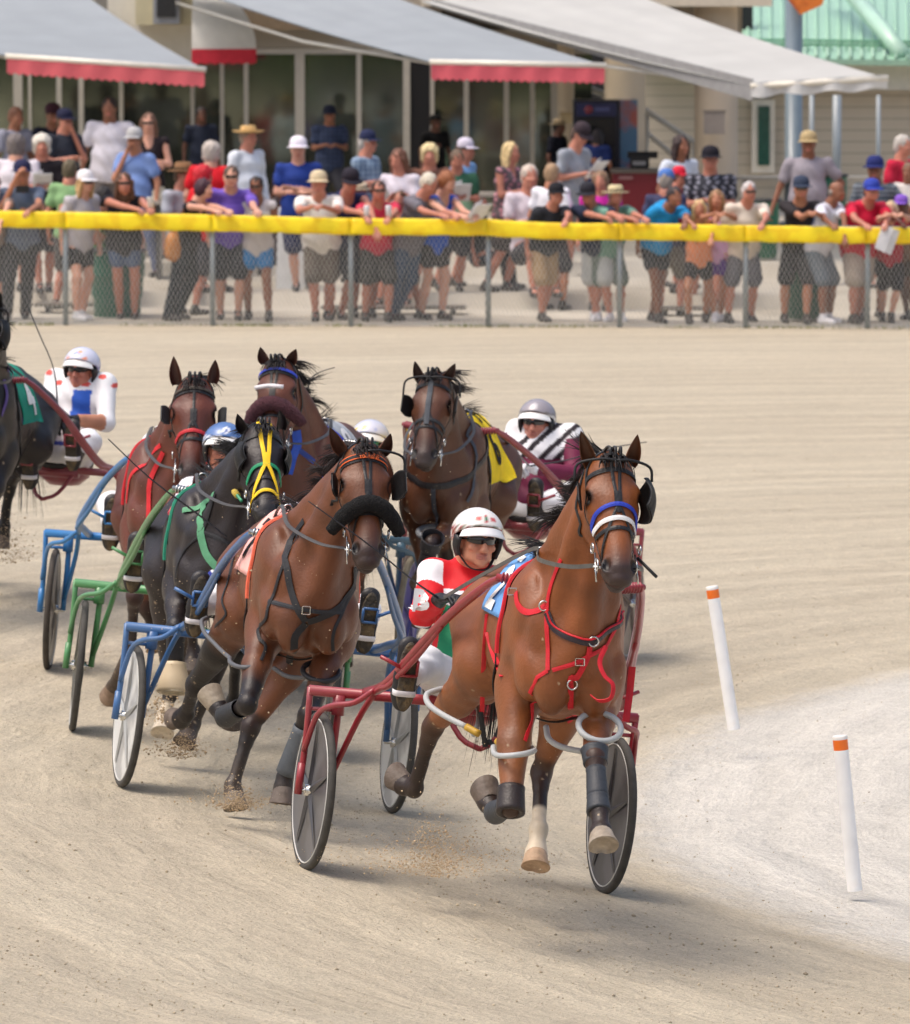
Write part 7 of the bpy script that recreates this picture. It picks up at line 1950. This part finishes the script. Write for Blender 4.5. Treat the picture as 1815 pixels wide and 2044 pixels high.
PE(166, 343, 'blonde woman in white cap, grey tee and black shorts at the fence', 42, pose='stand', top=(196, 192, 198), bot=(34, 34, 38), bt='short', hair=(196, 160, 110), hs='long', hat='cap', hc=(238, 236, 238), skin='p', glasses=True, d=69.8, lean=8, shoe=(220, 220, 222))
PE(248, 345, 'woman in black tank top and denim shorts holding a cup over the fence', 4, pose='railr', sl='tank', top=(38, 38, 48), bot=(84, 104, 136), bt='short', hair=(96, 66, 48), hs='long', skin='r', glasses=True, d=69.65, lean=22, item=('cup', 'white paper cup held over the yellow rail'), stance=3, fat=1.15)
PE(401, 357, 'woman with dark purple hair in black tank and trousers looking sideways', 60, pose='railr', sl='tank', top=(40, 38, 42), bot=(38, 44, 52), bt='pants', hair=(62, 28, 44), hs='bob', skin='p', d=69.7, lean=20, item=('bag', 'tan orange shoulder bag on the hip of the dark haired woman'))
PE(461, 332, 'grinning man in purple polo and sunglasses leaning on the fence', 2, pose='railr', top=((120, 92, 196), ('stripe', (108, 82, 184))), bot=(44, 46, 54), hair=(90, 74, 62), skin='p', glasses=True, d=69.8, lean=26, fat=1.2, stance=1)
PE(512, 352, 'tanned man in light vest and bright blue shorts at the fence', -6, pose='hold', sl='tank', top=(206, 200, 200), bot=(52, 128, 190), bt='short', hair=(44, 34, 30), skin='d', glasses=True, d=69.85, lean=10, stance=1, item=('paper1', 'crumpled white paper held by the tanned man in blue shorts'))
PE(636, 346, 'man in white tee and beige cap leaning on the yellow rail', -4, top=(236, 232, 226), bot=(106, 98, 90), hair=(120, 90, 70), hat='cap', hc=(206, 190, 158), skin='r', d=69.62, pose='rail', lean=24, fat=1.25)
PE(696, 342, 'broad sunburnt spectator in navy vest and black cap looking down', 18, pose='railr', sl='tank', top=(40, 46, 84), bot=(50, 54, 66), hair=(70, 50, 40), hat='cap', hc=(44, 40, 50), skin='r', d=69.8, lean=28, nod=20, fat=1.15)
PE(718, 364, 'small spectator in cream hat looking through binoculars', 10, pose='up', top=(120, 90, 90), hat='straw', hc=(222, 204, 176), skin='r', d=70.4, H=1.5, hair=(120, 90, 60))
PE(755, 361, 'bearded man in red tee and sunglasses with two white cups', 5, pose='rail', top=(206, 58, 84), bot=(66, 66, 66), hair=(70, 48, 40), skin='r', glasses=True, d=69.65, lean=22, item=('can', 'white cup on the rail before the man in red tee'), fat=1.1)
PE(800, 380, 'person in dark top with raised arm beside the bearded man', -20, pose='up', sl='tank', top=(80, 60, 60), skin='r', d=70.3, H=1.55)
PE(849, 347, 'white haired man in grey tee and jeans looking down over the fence', 48, pose='railr', top=(112, 110, 118), bot=(62, 82, 108), bt='pants', hair=(212, 204, 186), skin='r', d=69.75, lean=24, nod=28, fat=1.15)
PE(887, 343, 'auburn haired woman in bright blue vest and black shorts', 40, pose='railr', sl='tank', top=(44, 92, 192), bot=(40, 38, 44), bt='short', hair=(150, 92, 56), hs='bob', skin='p', d=69.9, lean=18, nod=24, item=('paper1', 'open race program held by the auburn haired woman'))
PE(1106, 370, 'man in black tee, black cap and khaki shorts with one arm on the rail', 28, pose='rail', top=(50, 52, 58), bot=(176, 150, 118), hair=(70, 54, 44), hat='cap', hc=(36, 36, 42), skin='r', d=69.7, lean=24)
PE(1176, 369, 'man in navy tee with black cap and pale grey shorts looking down', -22, pose='railr', top=(42, 48, 70), bot=(186, 190, 190), hair=(80, 60, 50), hat='cap', hc=(44, 44, 52), skin='r', d=69.7, lean=26, nod=14, fat=1.2, shoe=(230, 230, 234))
PE(1225, 371, 'older man in cream straw hat and sage green shirt', 18, pose='railr', top=(112, 154, 138), bot=(110, 124, 118), hair=(170, 160, 150), hat='straw', hc=(214, 200, 160), skin='r', d=69.7, lean=24, fat=1.2, shoe=(226, 228, 232))
PE(1328, 341, 'person with blue cap and pink rucksack strap seen from behind', 165, top=((50, 56, 84), ('block', (58, 60, 92))), bot=(110, 104, 92), hat='cap', hc=(84, 122, 190), hair=(150, 140, 130), d=70.7, skin='r')
PE(1351, 335, 'person in red cap and red shirt behind the children', 60, top=(140, 40, 60), hat='cap', hc=(216, 44, 66), hair=(120, 80, 60), d=72.4, skin='r')
PE(1341, 376, 'girl in bright blue tee stretching over the yellow rail', 26, pose='rail', top=(44, 150, 210), bot=(48, 50, 56), bt='short', hair=(52, 44, 46), skin='d', d=69.6, lean=38)
PE(1395, 398, 'small blonde girl in orange top and black shorts at the rail', 0, pose='rail', top=(232, 150, 110), sl='tank', bot=(34, 32, 38), bt='short', hair=(206, 174, 124), hs='long', skin='t', d=69.62, lean=12)
PE(1430, 378, 'taller blonde girl in lilac top and purple shorts', -5, pose='rail', top=(216, 170, 214), sl='tank', bot=(92, 48, 140), bt='short', hair=(150, 116, 80), hs='long', skin='t', d=69.8, lean=10, shoe=(236, 236, 240))
PE(1492, 363, 'grey haired man in cream shirt and dark sunglasses', 14, pose='rail', top=(226, 214, 198), bot=(110, 110, 118), hair=(196, 190, 188), skin='r', glasses=True, d=69.7, lean=20, fat=1.25)
PE(1597, 356, 'man in black tee and shorts with navy cap and mirrored glasses', 4, pose='railr', top=(50, 46, 48), bot=(46, 46, 50), hair=(70, 60, 50), hat='cap', hc=(56, 66, 86), skin='t', glasses=True, d=69.7, lean=20, stance=1)
PE(1663, 363, 'balding tanned man in white polo looking right', 52, pose='rail', top=(216, 218, 228), bot=(110, 122, 134), hair=(150, 140, 132), hs='bald', skin='d', d=69.7, lean=20, shoe=(236, 236, 240), stance=2)
PE(1735, 362, 'heavy man in crimson tee and blue cap with beige shorts', 24, pose='rail', top=(200, 30, 62), bot=(178, 166, 154), hair=(90, 60, 50), hat='cap', hc=(56, 74, 170), skin='r', d=69.75, lean=24, fat=1.4, item=('paper_low', 'white race program hanging over the rail from the man in crimson'))
PE(1777, 402, 'pale blonde woman in dark red tee and black shorts', 0, pose='rail', top=(170, 40, 62), bot=(38, 36, 42), hair=(214, 186, 150), hs='bob', skin='p', glasses=False, d=69.9, lean=14)
PE(1800, 392, 'dark tanned child in purple cap at the right picture edge', -30, pose='rail', top=(120, 96, 80), sl='tank', bot=(60, 50, 46), bt='short', hat='cap', hc=(138, 96, 200), skin='k', d=70.2, lean=10)
# farther rows
G2 = 'spectators standing on the terrace'
def Q(px, yt, label, phi=0, **kw): kw.setdefault('grp', G2); return PE(px, yt, label, phi, **kw)
Q(29, 213, 'ruddy man in pale grey tee before the left doors', 40, top=(150, 152, 168), skin='d', hair=(110, 70, 50))
Q(104, 209, 'ruddy faced man in dark navy top behind the black tee man', 20, top=(30, 32, 48), skin='d', hat='cap', hc=(70, 40, 50))
Q(126, 221, 'man in black tee and navy cap with his hand at his mouth', 42, pose='face', arm={0: 'hold', 1: 'face'}, top=(50, 54, 64), hat='cap', hc=(34, 36, 60), skin='r', fat=1.2, bot=(60, 60, 66))
Q(219, 193, 'tall man in loose white tee and grey shorts on the terrace', -5, top=(222, 218, 226), bot=(120, 112, 108), hair=(50, 36, 30), skin='d', fat=1.3, H=1.9, bt='shorts')
Q(271, 258, 'man in sky blue tee and grey flat cap, hand on his face', -28, pose='face', arm={0: 'face', 1: 'stand'}, top=(120, 146, 200), hat='cap', hc=(176, 176, 176), skin='t', bot=(110, 120, 150), bt='pants', fat=1.15)
Q(297, 225, 'slim woman with long brown hair, black vest and cream shorts', -4, pose='cross', top=(44, 36, 40), sl='tank', bot=(206, 196, 172), bt='short', hair=(112, 80, 62), hs='long', skin='p', glasses=True)
Q(83, 268, 'white haired woman in black top reading a paper', 5, pose='hold', top=(40, 36, 40), hair=(220, 214, 200), hs='curl', skin='r', d=72.2, item=('paper', 'white paper held by the white haired woman in black'))
Q(31, 268, 'grey haired spectator in white tee seen from behind', 170, top=(222, 216, 224), hair=(112, 104, 102), hs='curl', d=72.1, skin='p', fat=1.2)
Q(401, 213, 'shadowy man in dark navy shirt close to the glass front', 10, top=(38, 44, 60), skin='k', hair=(30, 26, 26), d=81.5)
Q(362, 324, 'person in brown straw hat and grey tee sitting low', 45, sit=True, top=(168, 172, 182), hat='straw', hc=(146, 110, 78), d=72.6, pose='hold', skin='r')
Q(420, 283, 'grey haired woman in red top seen from behind', 165, top=(214, 32, 44), hair=(190, 180, 170), hs='curl', skin='p', fat=1.2)
Q(401, 330, 'person with a red hood behind the dark haired woman', 120, top=(214, 34, 44), hair=(206, 30, 44), hs='curl', d=70.8, skin='r')
Q(492, 252, 'man in white shirt and straw cowboy hat looking right', 46, top=(226, 232, 240), sl='long', hat='cowboy', hc=(204, 168, 112), skin='r', hair=(150, 130, 110), fat=1.15)
Q(595, 276, 'man in royal blue tee and white cap with folded arms', 0, pose='cross', top=(40, 64, 140), bot=(40, 46, 80), hat='cap', hc=(234, 228, 238), hair=(190, 180, 150), skin='p', fat=1.15)
Q(657, 213, 'shadowed man in navy checked shirt by the glass doors', 5, pose='hold', top=((36, 46, 72), ('plaid', (52, 66, 96))), skin='d', hair=(40, 36, 44), hat='cap', hc=(36, 40, 56), fat=1.2, d=80.5)
Q(729, 263, 'older man in blue checked shirt and navy cap turned right', 62, pose='hold', top=((92, 116, 146), ('plaid', (140, 160, 180))), hat='cap', hc=(40, 46, 76), hair=(180, 176, 170), skin='r', fat=1.2, item=('paper', 'pale folded paper before the checked shirt man'))
Q(798, 297, 'brown haired woman in white top lifting a white sheet', -30, pose='hold', top=(214, 208, 218), hair=(110, 72, 54), hs='long', skin='r', item=('paper', 'large white sheet lifted by the brown haired woman'), nod=15)
Q(857, 287, 'woman with curly blonde hair and brown top', 0, top=(120, 84, 70), hair=(220, 200, 150), hs='curl', skin='r')
Q(911, 299, 'man with brown hair in pale green and dark green tee', 8, pose='hold', top=((150, 196, 160), ('block', (44, 92, 70))), hair=(110, 90, 72), skin='r', nod=20, item=('paper', 'open newspaper on the lap of the green tee man'), fat=1.2, d=72.5)
Q(924, 279, 'man in light blue tee and white navy cap facing right', 62, top=(128, 172, 220), hat='cap', hc=(206, 200, 214), skin='r', d=73.2)
Q(1014, 283, 'big blonde woman in pink floral dress turned right', 62, pose='hold', sl='tank', top=((92, 80, 84), ('floral', (204, 140, 152))), bot=(70, 64, 66), bt='skirt', hair=(214, 188, 136), hs='long', skin='r', fat=1.35, d=72.6)
Q(1054, 328, 'low grey haired person in white top among the seats', 20, sit=True, top=(216, 206, 214), hair=(204, 190, 176), skin='r', d=72.0, pose='hold')
Q(1099, 326, 'fair haired child in white tee seen from behind', 150, top=(232, 232, 240), hair=(170, 140, 108), skin='t', d=71.6, H=1.5)
Q(1151, 248, 'man in grey tee and black cap bending over a white paper', 52, pose='hold', top=(154, 160, 170), hat='cap', hc=(60, 50, 56), hair=(90, 70, 60), skin='r', nod=30, lean=12, bot=(120, 116, 110), item=('paper', 'white papers read by the man in grey tee'), fat=1.15)
Q(1112, 237, 'dark clothed man with a cream hat near the white column', 60, top=(24, 26, 38), skin='k', hair=(24, 20, 20), hat='straw', hc=(196, 176, 140), d=80.5)
Q(1190, 258, 'woman in dark blue tee standing before the drinks cooler', 160, top=(28, 44, 96), hair=(34, 28, 34), hs='long', skin='d', d=79.6)
Q(1198, 341, 'woman in bright magenta top behind the straw hat man', -5, top=(206, 44, 160), hair=(140, 110, 84), hs='bob', skin='r', d=71.4)
Q(1355, 269, 'dark haired woman in white and blue by the stair rail', 35, top=((70, 96, 140), ('block', (206, 214, 226))), hair=(52, 36, 34), hs='long', skin='d')
Q(1417, 295, 'man in black and white patterned shirt with black cap', 0, pose='hold', top=((40, 42, 52), ('floral', (150, 152, 166))), hat='cap', hc=(36, 34, 42), skin='r', fat=1.35)
Q(1613, 265, 'large man in grey tee with sunglasses on his cap, hand on hip', -6, pose='hip', arm={0: 'table', 1: 'hip'}, top=(154, 148, 156), bot=(90, 100, 130), hat='cap', hc=(180, 160, 120), skin='d', fat=1.35)
Q(1746, 315, 'man in striped tee with navy cap behind the crimson tee', -12, top=((70, 80, 90), ('stripe', (130, 138, 146))), hat='cap', hc=(40, 48, 104), skin='d', arm={0: 'stand', 1: 'hip'})
Q(1797, 269, 'grey haired man in crimson shirt at the right edge', 55, top=(196, 38, 66), hair=(190, 184, 176), skin='r', fat=1.1)
Q(1814, 324, 'seated person in pale top at the right picture edge', -20, top=(206, 200, 196), hair=(120, 96, 76), skin='d', d=72.5)
Q(868, 230, 'black silhouette of a man in a wide hat in the dark doorway', 20, top=(14, 14, 16), bot=(14, 14, 16), bt='pants', hat='cowboy', hc=(14, 14, 16), skin='k', d=82.6, H=1.9)
Q(205, 372, 'seated person in dark green patterned top between two women', 150, sit=True, top=((30, 40, 34), ('floral', (70, 140, 60))), hair=(40, 36, 36), d=71.8, skin='d')
Q(545, 395, 'low seated person in dark top behind the tanned man', 120, sit=True, top=(60, 48, 56), hair=(60, 44, 40), d=73.4, skin='d')
Q(955, 392, 'seated person in black beyond the auburn haired woman', 70, sit=True, top=(52, 52, 58), bot=(50, 52, 60), bt='pants', hair=(90, 70, 60), d=73.0, skin='r', hs='short')
Q(565, 330, 'dark clothed person in the shade behind the blue tee man', 150, top=(50, 36, 40), hair=(70, 36, 34), skin='k', d=77)
Q(1245, 300, 'person in dark top standing behind the counter', 10, top=(40, 36, 48), hair=(40, 34, 34), skin='k', d=80.8)
# ------------------------------------------------------------------ dirt thrown up by the hooves
def spray(px, py, d, n, sx, sz, seed, label, size=.006, up=.5):
    r = np.random.RandomState(seed); c = P(px, py, d)
    g = r.gamma(1.6, .5, n); a = r.uniform(0, 2 * math.pi, n)
    p = np.stack([c[0] + np.cos(a) * g * sx + r.normal(0, .02, n), c[1] + np.sin(a) * g * sx + r.normal(0, .02, n), c[2] + np.abs(r.normal(0, 1, n)) * sz * np.exp(-g * .5) + g * up * .05 - .02], 1)
    p[:, 2] = np.maximum(p[:, 2], gz(p[:, 0], p[:, 1]) + .003)
    s = size * r.gamma(1.4, .45, n); s = np.minimum(s, size * 3.2)
    V, F = clod_mesh(p, s, seed); o = mesh_obj('flying_dirt', V, F, mat('flying_dirt_m', srgb((192, 170, 140)), rough=1, var=.3, scale=8, spec=.05), smooth=False); tag(o, label, 'dirt'); o['kind'] = 'stuff'
spray(868, 1740, 26.8, 6500, .20, .14, 1, 'grit thrown up behind the lead horse', .0034)
spray(475, 1612, 29.4, 2600, .11, .06, 2, 'grit thrown up by the landing hoof of the second horse', .0038)
spray(362, 1508, 31.6, 1800, .11, .07, 3, 'grit thrown up by the black horse', .004)
spray(25, 1120, 39, 1800, .14, .16, 4, 'grit thrown up at the left edge', .004)
spray(325, 1440, 31.9, 500, .07, .12, 5, 'pale grit round the white socked hoof', .0055)
r = np.random.RandomState(9); pts = []; sz = []
for (x0, x1, y0, y1, d0, d1, n) in ((440, 760, 1000, 1650, 28.6, 30.2, 420), (300, 480, 1150, 1560, 30.2, 31.8, 300), (700, 900, 900, 1200, 28.5, 31, 70), (800, 1130, 1480, 1900, 25.6, 27.4, 260), (250, 420, 850, 1250, 31, 33, 90)):
    for i in range(n): pts.append(P(r.uniform(x0, x1), r.uniform(y0, y1), r.uniform(d0, d1)))
    sz += list(.0016 + .0022 * r.gamma(1, .6, n))
pts = np.array(pts); pts[:, 2] = np.maximum(pts[:, 2], gz(pts[:, 0], pts[:, 1]) + .004)
V, F = clod_mesh(pts, np.array(sz), 4); o = mesh_obj('flying_grit', V, F, mat('pale_grit', srgb((206, 184, 150)), rough=1, var=.2), smooth=False); tag(o, 'fine pale grit in the air around the galloping legs', 'dirt'); o['kind'] = 'stuff'
print('objects', len(bpy.data.objects))
